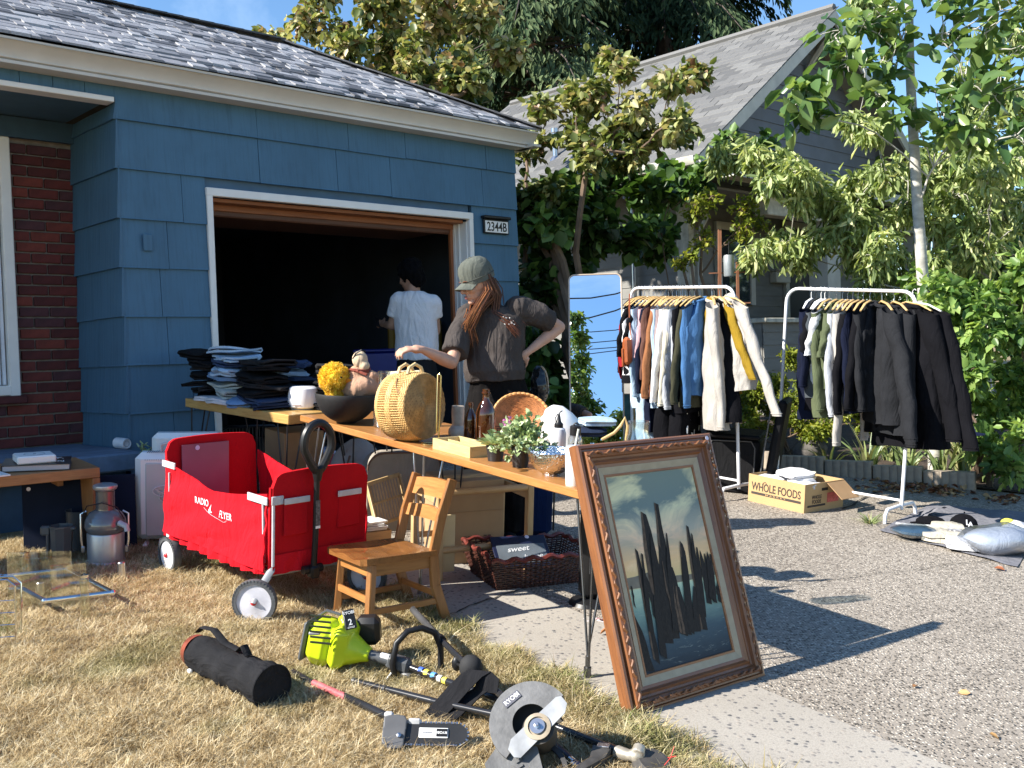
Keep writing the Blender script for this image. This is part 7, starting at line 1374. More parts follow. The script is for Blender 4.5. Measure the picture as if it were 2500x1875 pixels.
# what the mirror sees behind the camera: slim tree and wires
nrm=MMt.to_3x3()@Vector((0,0,1))
def mref(px,py,dist):
    p=onplane(px,py,mBL,nrm);d=(p-Vector((0,0,CAMZ))).normalized();r=d-nrm*2*d.dot(nrm);return p+r*dist
bl=[]
for(px,py,rp)in((1405,780,14),(1412,830,22),(1410,880,26),(1416,920,32),(1425,960,34),(1412,990,34),(1440,1000,30),(1430,1040,36),(1450,1050,34),(1475,1055,26),(1500,1060,24),(1520,1020,14),(1425,1080,40),(1480,1090,40)):
    c=mref(px,py,17.0);bl.append(((c.x,c.y,c.z),rp/2427*24.5))
plant('street_tree','slender leafy street tree seen only in the mirror reflection','tree',(bl[5][0][0],bl[5][0][1],-.2),bl,mid_m,bark_g,(.12,.22),.5,18,12,.5,61,.08,stems=2)
for i,(ya,yb)in enumerate(((736,712),(788,748),(815,804),(842,829),(857,846),(870,852))):
    a=mref(1400,ya,20.0);b=mref(1545,yb,20.0);d=b-a;pts=[a+d*f+Vector((0,0,.02*((2*f-1)**2)*4))for f in np.linspace(-2.2,3.2,14)];q=MB();q.tube(pts,.022 if i<2 else .014,5);o=q.obj('overhead_wire',black_metal);tag(o,['highest thick','second thick','third thin','fourth thin','fifth thin','lowest thin'][i]+' overhead power line reflected in the standing mirror','power line')

# ================================================================== CLOTHES RACKS AND CLOTHES
rackm=M_('rack_white',(.74,.74,.75),.3,var=.03)
def rack(label,L0,R0,Lb,Rb,cr,group='white metal clothes racks'):
    t=thing('clothes_rack',label,'clothes rack',tuple(Lb),group=group);o=Vector(Lb);ax=(R0-L0).normalized();up1=(L0-Lb).normalized();up2=(R0-Rb).normalized()
    def arc(c0,a,b,n=6):return[c0-a*cr*(1-math.sin(k/n*math.pi/2))-b*cr*(1-math.cos(k/n*math.pi/2))for k in range(n+1)]
    q=MB();q.tube([p-o for p in arc(L0,up1,-ax)][:0]+[p-o for p in[L0-up1*cr*(1-math.sin(k/6*math.pi/2))+ax*cr*(1-math.cos(k/6*math.pi/2))for k in range(7)]]+[p-o for p in[R0-ax*cr*(1-math.sin(k/6*math.pi/2))-up2*cr*(1-math.cos(k/6*math.pi/2))for k in range(7)]],.0125,10);q.obj('top_bar',rackm,t)
    for a,b in((L0-up1*cr,Lb+up1*.08),(R0-up2*cr,Rb+up2*.08)):q=MB();q.tube([a-o,b-o],.0125,10);q.obj('post',rackm,t)
    q=MB();q.tube([Lb+up1*.14-o,Rb+up2*.14-o],.009,8);q.obj('lower_bar',rackm,t)
    cr_=Vector((-ax.y,ax.x,0)).normalized()
    for b_,u_ in((Lb,up1),(Rb,up2)):
        pts=[]
        for s,hh in((-.23,0),(-.225,.05),(-.19,.09),(0,.095),(.19,.09),(.225,.05),(.23,0)):p=b_+cr_*s;p=Vector((p.x,p.y,gz(p.x,p.y)+.012+hh));pts.append(p-o)
        q=MB();q.tube(pts,.0125,10);q.obj('foot',rackm,t)
    return t,ax,cr_
hw_m=WOOD('hanger_wood',(.50,.30,.10),(.66,.45,.2),.35,0);hblack=black_plastic
def garment(name,label,cat,bar_p,ax,rz,mat,L=.65,w=.20,sl=.55,sang=.10,thick=.055,seed=0,hanger='wood',hem=1.1,collar=True,group=None,sleeve_r=.062,hood=False,openf=False,drop=.085,swing=0.0,extra=None):
    """local x along the shoulders, z up, origin where the hook meets the bar"""
    d=Vector((math.cos(rz),math.sin(rz),0));y=Vector((-d.y,d.x,0));M=Matrix(((d.x,y.x,0,bar_p.x),(d.y,y.y,0,bar_p.y),(0,0,1,bar_p.z),(0,0,0,1)));t=thing(name,label,cat,M=M,group=group);ph=seed*2.7;s0=-drop
    def body(u,v):
        a=2*math.pi*u;z=-L*v**1.0;k=min(1,v*5.5)
        hx=(.055+(w-.055)*smoothstep(k))if v<.18 else w*(1+(hem-1)*(v-.18)/.82);hy=.028+thick*.5*min(1,v*2.5)+.012*v
        fold=.017*v**.6*math.sin(math.cos(a)*hx*46+ph+2.0*v+1.2*mnoise.noise(Vector((v*3,ph,0))));cx,sy=math.cos(a),math.sin(a);e=.62
        x=hx*math.copysign(abs(cx)**e,cx);yy=(hy+abs(fold)*.4)*math.copysign(abs(sy)**e,sy)+fold*.8+.012*mnoise.noise(Vector((x*7,z*5,ph)))+swing*v*v
        rdg=(.5-abs(mnoise.noise(Vector((x*9+z*3,z*5,ph+(sy>0))))))*.030*min(1,v*4);yy+=rdg*math.copysign(1,sy)
        return(x+.008*mnoise.noise(Vector((z*9,ph,a))),yy,s0+z-.0+(-.10*smoothstep(min(1,abs(x)/w))if v<.5 else-.10*smoothstep(min(1,abs(x)/w))*(1-(v-.5)*2))+.015*mnoise.noise(Vector((x*8,ph,v))))
    q=MB();q.grid(body,40,30,closeu=True);q.obj('body',mat,t,ang=80)
    if sl>0:
        for s in(1,-1):
            top=Vector((s*(w-.035),0,s0-.135));an=sang+.05*math.sin(ph*s);rs_=sleeve_r
            def slv(u,v,s=s,top=top,an=an):
                a=2*math.pi*u;r=rs_*(1.12-.42*v)*(1+.14*math.sin(v*17+ph+s)*math.sin(a+ph));bend=.035*math.sin(v*2.6+s*.5);dx=math.sin(an)*sl*v*s+bend*s;dy=(.02*math.sin(v*3+ph))+swing*v
                return(top.x+dx+r*math.cos(a),top.y+dy+r*.62*math.sin(a)+.006*mnoise.noise(Vector((a,v*9,ph)))-.012*abs(mnoise.noise(Vector((math.cos(a)*1.5,v*11+math.sin(a),ph+s))))*math.sin(a),top.z-math.cos(an)*sl*v+.075*(1-v)**3-.03*math.cos(a)*s*(1-v))
            q=MB();q.grid(slv,18,30,closeu=True);o_=len(q.v);c0=slv(0,1);
            so_=q.obj('sleeve',mat,t,ang=80);q=MB();q.tube([Vector(slv(k/14,.975))for k in range(14)],.0045,5,closed=True);q.obj('cuff',mat,so_)
    if collar:
        q=MB();q.tube([(.062*math.cos(a),.04*math.sin(a),s0-.012+.018*math.cos(a))for a in np.linspace(0,6.28,16)[:-1]],.013,6,closed=True);q.obj('collar',mat,t)
    if hood:q=MB();q.ball((0,-.03,s0-.05),(.10,.06,.09),12);q.jitter(.012,9);q.obj('hood',mat,t)
    if hanger:
        hm_=hw_m if hanger=='wood' else(hblack if hanger=='black' else white_plastic);h=MB();h.tube([(-w*.92,0,s0-.06),(-w*.5,0,s0-.012),(0,0,s0+.012),(w*.5,0,s0-.012),(w*.92,0,s0-.06)],[.008,.011,.013,.011,.008],7,flat=.6);hg=h.obj('hanger',hm_,t);h=MB();h.tube([(0,0,s0+.01),(0,0,-.03),(.014,0,-.018),(.016,0,.004),(0,0,.018),(-.014,0,.008)],.0022,5);h.obj('hook',steel if hanger=='wood' else hm_,hg)
    if extra:extra(t,s0)
    return t
C1=lambda n,c,**k:CLOTH(n,c,**k)
cm=dict(black=C1('cloth_black',(.007,.007,.009)),char=C1('cloth_charcoal',(.020,.021,.024)),navy=C1('cloth_navy',(.009,.012,.028)),grey=C1('cloth_light_grey',(.42,.44,.48),var=.06),cream=C1('cloth_cream',(.62,.57,.46),var=.06),beige=C1('cloth_beige',(.42,.395,.36),var=.06),white=C1('cloth_white',(.70,.70,.72),var=.05),ltblue=C1('cloth_pale_blue',(.38,.50,.62),var=.2),blue=C1('cloth_denim_blue',(.06,.15,.32),var=.2),rust=C1('cloth_rust',(.30,.13,.06)),brown=C1('cloth_brown',(.13,.065,.05)),mauve=C1('cloth_mauve',(.30,.23,.23)),olive=C1('cloth_olive',(.055,.055,.035)),green=C1('cloth_green',(.10,.12,.065)),pink=C1('cloth_pink',(.55,.34,.36)),mustard=C1('cloth_mustard',(.28,.18,.02)),slate=C1('cloth_slate',(.065,.075,.085)),red=C1('cloth_red',(.30,.02,.03)))
# rack 1
L0,R0=at(1540,703,8.15),at(1792,700,7.40);Lb=L0.copy();Lb.z=gz(L0.x,L0.y);Rb=R0.copy();Rb.z=gz(R0.x,R0.y);Lb+=Vector((-.03,0,0))
rk1,ax1,cr1=rack('white metal clothes rack packed with mixed coloured clothes beside the mirror',L0,R0,Lb,Rb,.085)
rz1=math.atan2(-ax1.x,ax1.y)+math.pi # shoulders across the bar, toward the viewer
Lbar=(R0-L0).length
r1=[ # s, material, L, sleeve, kind label
 (.06,'red',.50,0,'dark red strappy top at the far left of the full rack'),(.085,'black',.60,.30,'black lacy top at the left end of the full rack'),(.115,'white',.55,.30,'dotted white blouse near the left end of the full rack'),(.145,'black',.48,.22,'black short sleeved tee among the leftmost clothes'),
 (.19,'ltblue',.78,.58,'long pale blue plaid shirt near the left of the full rack'),(.23,'pink',.80,.30,'pale pink dress peeping below the plaid shirt'),(.27,'navy',.95,.55,'long navy dress hanging below its neighbours'),(.31,'brown',.70,.45,'brown striped blouse between the navy dress and rust shirt'),
 (.345,'rust',.68,.58,'rust coloured suede shirt on the full rack'),(.385,'ltblue',.76,.62,'washed light blue denim shirt left of the white shirt'),(.425,'white',.66,.60,'white cotton shirt in the middle of the full rack'),(.465,'mauve',.70,.55,'dusty mauve cardigan in the middle of the full rack'),
 (.505,'cream',.74,.62,'cream coloured knit between the mauve cardigan and grey sweatshirt'),(.55,'grey',.72,.64,'light grey sweatshirt with ribbed cuff on the full rack'),(.595,'black',.78,.55,'black jacket squeezed right of the grey sweatshirt'),(.64,'olive',.74,.60,'dark olive tweed jacket left of the denim jacket'),
 (.69,'blue',.66,.62,'bright blue denim jacket left of the beige coat')]
for i,(s,c,L,sl,lb)in enumerate(r1):
    p=L0.lerp(R0,s);garment('hanging_shirt',lb,'shirt',p,ax1,rz1+R.uniform(-.10,.10),cm[c],L=L*1.12,w=.20,sl=sl*1.12,sang=.04+.05*R.random(),thick=.035,seed=i+1,hanger='wood' if i%4 or i>3 else 'black',group='clothes on the full rack',sleeve_r=.052,hem=1.0)
def cuff(t,s0):pass
p=L0.lerp(R0,.80);garment('beige_coat','pale beige felt coat hanging near the right end of the full rack','coat',p,ax1,rz1+.72,cm['beige'],L=.98,w=.27,sl=.84,sang=.10,thick=.07,seed=31,sleeve_r=.075,hem=1.15,group='clothes on the full rack')
p=L0.lerp(R0,.93);garment('hooded_coat','beige hooded coat with flared sleeve at the right end of the full rack','coat',p,ax1,rz1+1.25,cm['beige'],L=.68,w=.25,sl=.78,sang=.42,thick=.07,seed=33,sleeve_r=.062,hood=True,group='clothes on the full rack')
p=L0.lerp(R0,.82);garment('mustard_coat','mustard jacket mostly hidden behind the hooded beige coat','coat',p,ax1,rz1+1.25,cm['mustard'],L=.72,w=.24,sl=.52,sang=.42,thick=.04,seed=35,sleeve_r=.055,group='clothes on the full rack')
p=L0.lerp(R0,.87);garment('black_dress','long black garment under the hooded beige coat','dress',p,ax1,rz1+.9,cm['black'],L=.92,w=.2,sl=0,thick=.06,seed=36,hem=1.5,group='clothes on the full rack')
for s,nm_,lb,c,ln in((.24,'hanging_jeans','pale blue jeans hanging low under the left clothes','ltblue',1.30),(.36,'patterned_trousers','black trousers with scattered white dash print hanging under the shirts','black',1.22),(.52,'patterned_skirt','second black and white dash print garment under the grey sweatshirt','black',1.18)):
    def extra(t,s0,c=c,ln=ln):
        if c!='black':return
        rr=random.Random(int(ln*100));
        for k in range(26):
            x=rr.uniform(-.16,.16);z=s0-rr.uniform(.62,ln-.04);q=MB();q.box((0,0,0),(.045,.012,.012),T(rr.choice([1,1,1])*.0+x,-.0-.062,z)@rotm(0,rr.uniform(.6,2.4),0),ch=.003);q.box((0,0,0),(.012,.045,.012),T(.205,rr.uniform(-.04,.04),z+.03)@rotm(rr.uniform(.4,2.6),0,0),ch=.003);tag(q.obj('white_dashes',white_plastic,t),kind='stuff')
    p=L0.lerp(R0,s);garment(nm_,lb,'trousers',p,ax1,rz1+(.35 if c=='black' else 0),cm[c],L=ln*1.12,w=.2,sl=0,thick=.05,seed=int(s*100),hem=1.05,extra=extra,group='clothes on the full rack')
bgp=at(1537,820,7.9);t=thing('leather_bag','tan leather shoulder bag hanging at the left end of the full rack','bag',tuple(bgp));lea=M_('tan_leather',(.32,.085,.025),.35,var=.2,vs=8,coat=.3);q=MB();q.box((0,0,-.12),(.07,.22,.22),rotm(0,0,-.4),ch=.025);q.obj('pouch',lea,t);q=MB();q.box((-.03,0,-.17),(.02,.22,.15),rotm(0,0,-.4),ch=.008);q.obj('flap',lea,t);q=MB();q.tube([(0,-.09,-.03),(.0,-.02,.12),(.01,0,.33),(.0,.03,.12),(0,.09,-.03)],.006,6);q.obj('shoulder_strap',lea,t)
t=thing('poster_easel','colourful poster on a wooden easel behind the full rack','poster',tuple(at(1552,1110,8.6)));q=MB();q.box((.06,0,.25),(.42,.01,.55));q.obj('poster',M_('poster_print',(.05,.22,.25),.4,var=.8,vs=5),t);q=MB();q.tube([(.02,-.03,-.2),(-.02,-.01,.75)],.01,6);q.obj('easel_leg',hw_m,t)
# rack 2
L0,R0=at(1922,704,7.50),at(2238,712,6.78);Lb,Rb=G(1884,1222),G(2188,1262);Lb=Vector((1.97,7.5,gz(1.97,7.5)));Rb=Vector((2.64,6.80,gz(2.64,6.8)))
rk2,ax2,cr2=rack('white metal clothes rack of dark coats in front of the trees',L0,R0,Lb,Rb,.10)
rz2=math.atan2(-ax2.x,ax2.y)+math.pi
r2=[(.20,'navy',.86,.50,.1,'long navy knit at the left of the dark coat rack','hanging_knit','white'),(.235,'black',.80,.25,.05,'black short sleeved tee second on the dark coat rack','hanging_shirt','black'),(.28,'slate',.70,.28,0,'charcoal tee between the black tee and pale shirt','hanging_shirt','white'),(.31,'white',.60,.26,0,'pale grey shirt collar behind the olive shirt','hanging_shirt','white'),
      (.345,'green',.84,.66,.05,'long sleeved olive green shirt on the dark coat rack','hanging_shirt','wood'),(.40,'green',.62,.27,.12,'olive green short sleeved tee on the dark coat rack','hanging_shirt','wood'),(.45,'grey',.74,.68,.06,'light grey sweatshirt among the dark coats','hanging_shirt','wood'),(.49,'beige',.66,.88,.03,'cream knitted sweater whose ribbed sleeve hangs lowest on the dark rack','hanging_knit','wood'),
      (.53,'black',.70,.66,.06,'black sweatshirt with red print down the sleeve','hanging_shirt','wood'),(.57,'navy',.78,.60,.05,'navy hooded sweatshirt in the middle of the dark coat rack','hanging_shirt','wood'),(.61,'black',.76,.62,.05,'black wool jumper in the middle of the dark coat rack','hanging_knit','wood'),(.66,'char',.76,.62,.08,'charcoal zip jacket left of the big black coats','hanging_jacket','wood')]
for i,(s,c,L,sl,sg,lb,nm_,hg)in enumerate(r2):
    ex_=None
    if 'red print' in lb:
        def ex_(t,s0):
            for k in range(4):q=MB();q.ball((.235+.004*k,-.01,s0-.17-.05*k),(.012,.03,.02),8);q.obj('red_print',cm['red']if k else M_('bright_red',(.6,.02,.03),.6),t)
    p=L0.lerp(R0,s);garment(nm_,lb,'shirt' if 'shirt' in nm_ else('sweater' if 'knit' in nm_ else 'jacket'),p,ax2,rz2+.12+R.uniform(-.1,.1),cm[c],L=L,w=.20,sl=sl,sang=sg+.02,thick=.045,seed=50+i,hanger=hg,group='clothes on the dark coat rack',sleeve_r=.062,hem=1.02,extra=ex_)
p=L0.lerp(R0,.75);garment('black_coat','long black canvas coat with wide sleeve spread left on the dark rack','coat',p,ax2,rz2+.75,cm['char'],L=.84,w=.24,sl=.84,sang=.36,thick=.08,seed=71,sleeve_r=.095,group='clothes on the dark coat rack',hem=1.1)
p=L0.lerp(R0,.84);garment('grey_coat','dark grey coat with straight sleeve in front of the rack post','coat',p,ax2,rz2+.85,cm['char'],L=.90,w=.22,sl=.84,sang=.03,thick=.08,seed=72,sleeve_r=.082,group='clothes on the dark coat rack',hem=1.1)
def ex3(t,s0):q=MB();q.box((.03,-.07,s0-.27),(.035,.006,.022));q.obj('white_label',white_plastic,t)
p=L0.lerp(R0,.93);garment('black_overcoat','black overcoat with small white chest label at the right rack end','coat',p,ax2,rz2+1.15,cm['black'],L=.98,w=.25,sl=.80,sang=.22,thick=.08,seed=73,sleeve_r=.085,group='clothes on the dark coat rack',hem=1.35,extra=ex3)
p=L0.lerp(R0,.985);garment('black_rain_jacket','black rain jacket hanging outermost at the right rack end','jacket',p,ax2,rz2+1.3,cm['black'],L=.80,w=.23,sl=.86,sang=.19,thick=.05,seed=74,sleeve_r=.08,hanger='white',group='clothes on the dark coat rack',hem=1.2)
t=thing('purple_hat','grey purple sun hat with green frog print below the right coats','hat',tuple(at(2345,1060,6.9)));q=MB();q.lathe([(.16,0),(.10,.015),(.085,.05),(.06,.08),(0,.09)],24);q.jitter(.006,12);q.obj('hat',C1('cloth_purple',(.16,.12,.18)),t);q=MB();q.ball((-.05,-.11,.03),(.02,.02,.05),8);[q.tube([(-.06,-.12,.0),(-.06+.02*k,-.15,-.005)],.005,5)for k in(-1,0,1)];q.obj('green_print',M_('frog_green',(.03,.45,.16),.5),t)

# ================================================================== BLACK FABRIC CHAIR/CUBE, CARTON, MAT
t=thing('black_folding_chair','black zipped fabric folding chair standing between the clothes racks','chair',M=tilt(G(1838,1212),math.radians(-22)));bf=C1('black_nylon',(.012,.012,.013),rough=.5)
q=MB();q.box((-.17,.16,.22),(.40,.34,.44),ch=.03);q.jitter(.008,9);q.obj('seat_box',bf,t);q=MB();q.box((-.17,.14,.455),(.43,.40,.035),ch=.014);q.jitter(.006,7);q.obj('seat_pad',bf,t);q=MB();q.box((.10,.10,.38),(.07,.36,.78),rotm(0,.13,0),ch=.02);q.jitter(.006,6);q.obj('back_panel',bf,t)
zp=M_('zip_grey',(.10,.10,.10),.35);q=MB();q.tube([(-.36,-.012,.03),(-.36,-.012,.36),(-.32,-.014,.41),(-.03,-.014,.42),(.0,-.012,.37),(.0,-.012,.03)],.005,5);q.obj('zip',zp,t);q=MB();q.tube([(.045,-.09,.03),(.07,-.09,.3),(.12,-.09,.74),(.17,-.09,.76)],.006,5);q.obj('seam',zp,t)
a,b,c=G(1826,1226),G(1963,1258),G(2029,1236);ex_=b-a;ang=bear(a,b);wx_=ex_.length;wy_=(c-b).length
t=thing('market_carton','brown grocery carton of folded white clothes lettered WHOLE FOODS MARKET','box',M=tilt(a,ang));H=.215
for nm_,c_,s_ in(('front_side',(wx_/2,0,H/2),(wx_,.006,H)),('back_side',(wx_/2,wy_,H/2),(wx_,.006,H)),('left_side',(0.003,wy_/2,H/2),(.006,wy_-.008,H-.001)),('right_side',(wx_-.003,wy_/2,H/2),(.006,wy_-.008,H-.001)),('bottom',(wx_/2,wy_/2,.004),(wx_-.01,wy_-.01,.006))):q=MB();q.box(c_,s_,ch=.001);q.obj(nm_,M_('market_card',(.46,.30,.14),.8,var=.06,vs=4),t)
q=MB();q.box((wx_+.09,wy_*.8,.13),(.20,.17,.005),rotm(0,.0,0)@T(0,0,0));fl=MB();fl.box((0,0,0),(.16,.20,.005),T(wx_+.075,wy_*.75,H-.055)@rotm(0,.65,.0));fl.obj('open_flap',card_d,t)
ink=M_('brown_ink',(.045,.035,.03),.8);A_=lambda x,z:T(x,-.0045,z)@rotm(math.pi/2,0,0)
text('WHOLE FOODS',.082,ink,t,A_(wx_*.5,.13),sx=.80*wx_/.40*.74);q=MB();q.box((wx_*.5,-.004,.082),(wx_*.88,.003,.018),ch=.001);q.obj('print_band',ink,t);text('M A R K E T',.014,M_('market_card',(.46,.30,.14),.8),t,A_(wx_*.5,.082)@T(0,0,.0013),sx=2.0*wx_/.4)
q=MB();q.tube([(wx_*.27,-.0045,.152),(wx_*.275,-.0045,.168),(wx_*.31,-.0045,.174),(wx_*.33,-.0045,.165)],.0025,5);q.obj('leaf_mark',ink,t)
RM=lambda y,z:T(wx_+.0012,y,z)@rotm(math.pi/2,0,math.pi/2)
text('WHOLE',.038,ink,t,RM(wy_*.3,.115),sx=.8);text('FOODS',.038,ink,t,RM(wy_*.3,.082),sx=.8);q=MB();q.box((wx_+.001,wy_*.3,.055),(.002,wy_*.45,.014));q.obj('print_band',ink,t);q=MB();q.box((wx_+.001,wy_*.72,.10),(.002,wy_*.30,.07));q.obj('red_notice',M_('red_notice',(.55,.12,.10),.7,var=.3,vs=60),t);q=MB();q.box((wx_+.001,wy_*.5,.165),(.003,.07,.02),ch=.001);q.obj('hand_hole',M_('hole_dark',(.02,.015,.01),.9),t)
wlab=['white folded tee lying at the left front of the carton','white crumpled tee on top of the carton heap','white folded shirt with yellow fold in the carton','white tee at the right end of the carton','white tee at the back of the carton']
for i,(x,y,z,rz)in enumerate(((.12,.10,.14,.2),(.24,.14,.185,-.3),(.20,.20,.165,.6),(.32,.12,.135,.1),(.14,.24,.15,-.2))):
    q=MB();folded(q,.21,.18,3,.024,100+i,rotm(0,0,rz),.03);o=q.obj('white_tee',cm['white']if i!=2 else C1('cloth_white_yellow',(.70,.70,.58)),M=t.matrix_world@T(x*wx_/.42,y*wy_/.32,z),ang=75);tag(o,wlab[i],'shirt','white clothes in the carton')
# felt mat with things
mc=[G(2146,1302),G(2270,1238),G(2560,1262),G(2560,1420),G(2380,1355)];q=MB();cc=sum(mc,Vector())/5
q.grid(lambda u,v:tuple((lambda p:(p.x,p.y,gz(p.x,p.y)+.022+.012*mnoise.noise(Vector((u*7,v*5,2)))))((mc[0]*(1-u)+mc[4].lerp(mc[3],.6)*u)*(1-v)+(mc[1]*(1-u)+mc[2]*u)*v)),30,12);o=q.obj('felt_mat',C1('grey_felt',(.20,.20,.22),var=.15));tag(o,'crumpled grey felt mat spread on the driveway at the right edge','mat')
q=MB();q.grid(lambda u,v:(u*.2,v*.15,.05*math.sin(u*2)+.015*mnoise.noise(Vector((u*4,v*4,0)))),8,6);
o=q.obj('felt_scrap',C1('grey_felt',(.2,.2,.22)),M=T(G(2262,1262,.03))@rotm(-.2,0,.4));tag(o,'folded up corner piece of grey felt behind the black cap','cloth')
mt_=lambda px,py,rz=0.0,dz=.035:tilt(G(px,py,dz),rz)
t=thing('zip_pouch','clear plastic zip pouch holding blue cloth on the mat','pouch',M=mt_(2232,1308,-.25));q=MB();q.ball((0,0,.03),(.13,.10,.035),14);q.jitter(.012,14);q.obj('blue_cloth',C1('cloth_teal',(.06,.13,.19)),t);q=MB();q.ball((0,0,.032),(.15,.12,.042),14);q.jitter(.008,11);q.obj('plastic_sleeve',GLASS('bag_plastic',(.80,.84,.89),.3,.32),t);q=MB();q.beam((-.10,.10,.05),(.15,.06,.06),.02,.006);q.obj('zip_strip',white_plastic,t)
t=thing('flat_black_cap','flat black cap lying at the back of the mat','cap',M=mt_(2270,1280,.2));q=MB();q.ball((0,0,.02),(.10,.08,.035),14);q.box((-.09,-.02,.01),(.08,.11,.01),ch=.004);q.jitter(.006,12);q.obj('cap',cm['black'],t)
def capdome(q,r,M=None):q.lathe([(r*1.02,0),(r*1.02,r*.3),(r*.93,r*.62),(r*.7,r*.88),(r*.35,r*1.02),(0,r*1.06)],26,M)
t=thing('baseball_cap','black baseball cap with white interlocked LA letters on the mat','cap',M=mt_(2352,1290,.15,.05));q=MB();capdome(q,.085,rotm(.25,-.2,0));q.obj('crown',cm['black'],t);q=MB();q.ball((.0,.0,.105),(.006,)*3,8);q.grid(lambda u,v:((u-.5)*.15,-.07-.07*v*math.sin(u*math.pi),.01-.02*(2*u-1)**2),10,5);q.obj('brim',cm['black'],t)
w_=G(2352,1290,.05);wl_=M_('logo_white',(.75,.75,.75),.6)
Lc=T(-.018,-.080,.052)@rotm(math.radians(62),0,-.2);text('L',.05,wl_,t,Lc@T(-.008,.004,0),'letter',shear=.1,extrude=.002);text('A',.045,wl_,t,Lc@T(.008,-.008,.001),'letter',shear=.1,extrude=.002)
for i,(px,py,c_,lb,s_)in enumerate(((2300,1318,'cream','folded cream knitted sweater in the middle of the mat',.24),(2312,1300,'cream','small folded beige knit behind the cream sweater',.18),(2375,1338,'white','folded white ribbed knit beside the plastic bag',.30),(2345,1312,'grey','black and white patterned scarf under the cap',.16))):
    q=MB();folded(q,s_,.17,2,.028,120+i,rotm(0,0,-.3),.01);o=q.obj('folded_knit',cm[c_]if i!=3 else M_('bw_pattern',(.30,.30,.31),.8,var=.95,vs=60),M=mt_(px,py,0,.03+.01*(i==1)),ang=75);tag(o,lb,'sweater' if i!=3 else 'scarf')
t=thing('plastic_bag','large translucent plastic bag of clothes at the right of the mat','bag',M=mt_(2432,1342,-.15));q=MB();q.ball((0,0,.06),(.20,.16,.075),16);q.jitter(.03,7);q.obj('contents',C1('cloth_pale_grey',(.55,.57,.62),var=.1),t);q=MB();q.ball((0,0,.065),(.225,.18,.09),20);q.jitter(.030,7);q.jitter(.010,24);q.obj('plastic_skin',GLASS('bag_plastic',(.80,.84,.89),.3,.32),t);q=MB();q.tube([(.14,-.13,.05),(.19,-.19,.02),(.26,-.20,.01)],.006,5);q.obj('bag_tie',white_plastic,t)
t=thing('yellow_white_cap','white and yellow cap at the right edge of the mat','cap',M=mt_(2478,1308,-.2,.04));q=MB();capdome(q,.09,rotm(.3,.2,0));q.obj('crown',cm['white'],t);q=MB();q.ball((-.04,.02,.075),(.045,.05,.03),12);q.obj('yellow_panel',M_('yellow_panel',(.70,.62,.08),.7),t);q=MB();q.ball((.03,-.07,.02),(.05,.02,.02),12);q.obj('dark_opening',cm['black'],t)
t=thing('white_sneaker','white shoe cut off by the right edge on the mat','shoe',M=mt_(2498,1345,1.2));q=MB();q.ball((0,0,.04),(.12,.045,.045),14);q.ball((-.05,0,.07),(.05,.04,.04),12);me=withmat(remesh(q,.008,2),white_plastic,'shoe');link(me,'shoe',t)
# ================================================================== PEOPLE
skin=M_('skin',(.52,.30,.21),.5,var=.10,vs=12);skin2=M_('skin_tan',(.36,.20,.13),.5,var=.1,vs=12)
def limb(mb,pts,rs_,seg=12):
    mb.tube(pts,rs_,seg)
    for p,r in((pts[0],rs_[0]),(pts[-1],rs_[-1])):mb.ball(tuple(p),r*.98,10)
def torso(mb,rows,S):
    """rows: (centre, half width, half depth)"""
    n=len(rows);V=[];F=[];k=20;Fd=Vector((S.y,-S.x,0))
    for(c,a,b)in rows:
        for j in range(k):t=2*math.pi*j/k;V.append(c+S*(a*math.copysign(abs(math.cos(t))**.8,math.cos(t)))+Fd*(b*math.sin(t)))
    F=[(i*k+j,i*k+(j+1)%k,(i+1)*k+(j+1)%k,(i+1)*k+j)for i in range(n-1)for j in range(k)]+[tuple(range(k))[::-1],tuple((n-1)*k+j for j in range(k))];mb.add(V,F)
def hand(mb,wr,d,nrm,curl=.6,side=1,s=1.0,spread=.1):
    """wr wrist, d toward the fingers, nrm back of the hand"""
    d=Vector(d).normalized();nrm=Vector(nrm);nrm=(nrm-d*nrm.dot(d)).normalized();y=nrm.cross(d)*side
    limb(mb,[wr,wr+d*.035*s],[.021*s,.026*s]);mb.box((0,0,0),(.085*s,.072*s,.024*s),basis(wr+d*.055*s,d,nrm.cross(d)),ch=.010)
    for i,(o,L)in enumerate(((-.030,.9),(-.010,1.0),(.010,.95),(.029,.75))):
        b=wr+d*.09*s+y*o*s;dd=(d+y*o*6*spread).normalized();a=.0;pts=[b-d*.02];
        for k in range(3):a+=curl*(.7+.12*i);v=dd*math.cos(a)-nrm*math.sin(a);b=b+v*(.034,.026,.020)[k]*L*s;pts.append(b)
        mb.tube([pts[0]]+pts[1:],[.0098*s,.0092*s,.0085*s,.0065*s],8);mb.ball(tuple(pts[-1]),.0068*s,8)
    b=wr+d*.025*s-y*.032*s;v=(d*.75-y*.55-nrm*.35).normalized();c=b+v*.042*s;e=c+(v+d*.5-nrm*.3).normalized()*.03*s;mb.tube([b-v*.01,c,e],[.013*s,.0105*s,.008*s],8);mb.ball(tuple(e),.0082*s,8)
def headm(c,f,pitch=0.0,roll=0.0):
    f=Vector(f).normalized();y=Vector((0,0,1)).cross(f).normalized();z=f.cross(y);return Matrix(((f.x,y.x,z.x,c[0]),(f.y,y.y,z.y,c[1]),(f.z,y.z,z.z,c[2]),(0,0,0,1)))
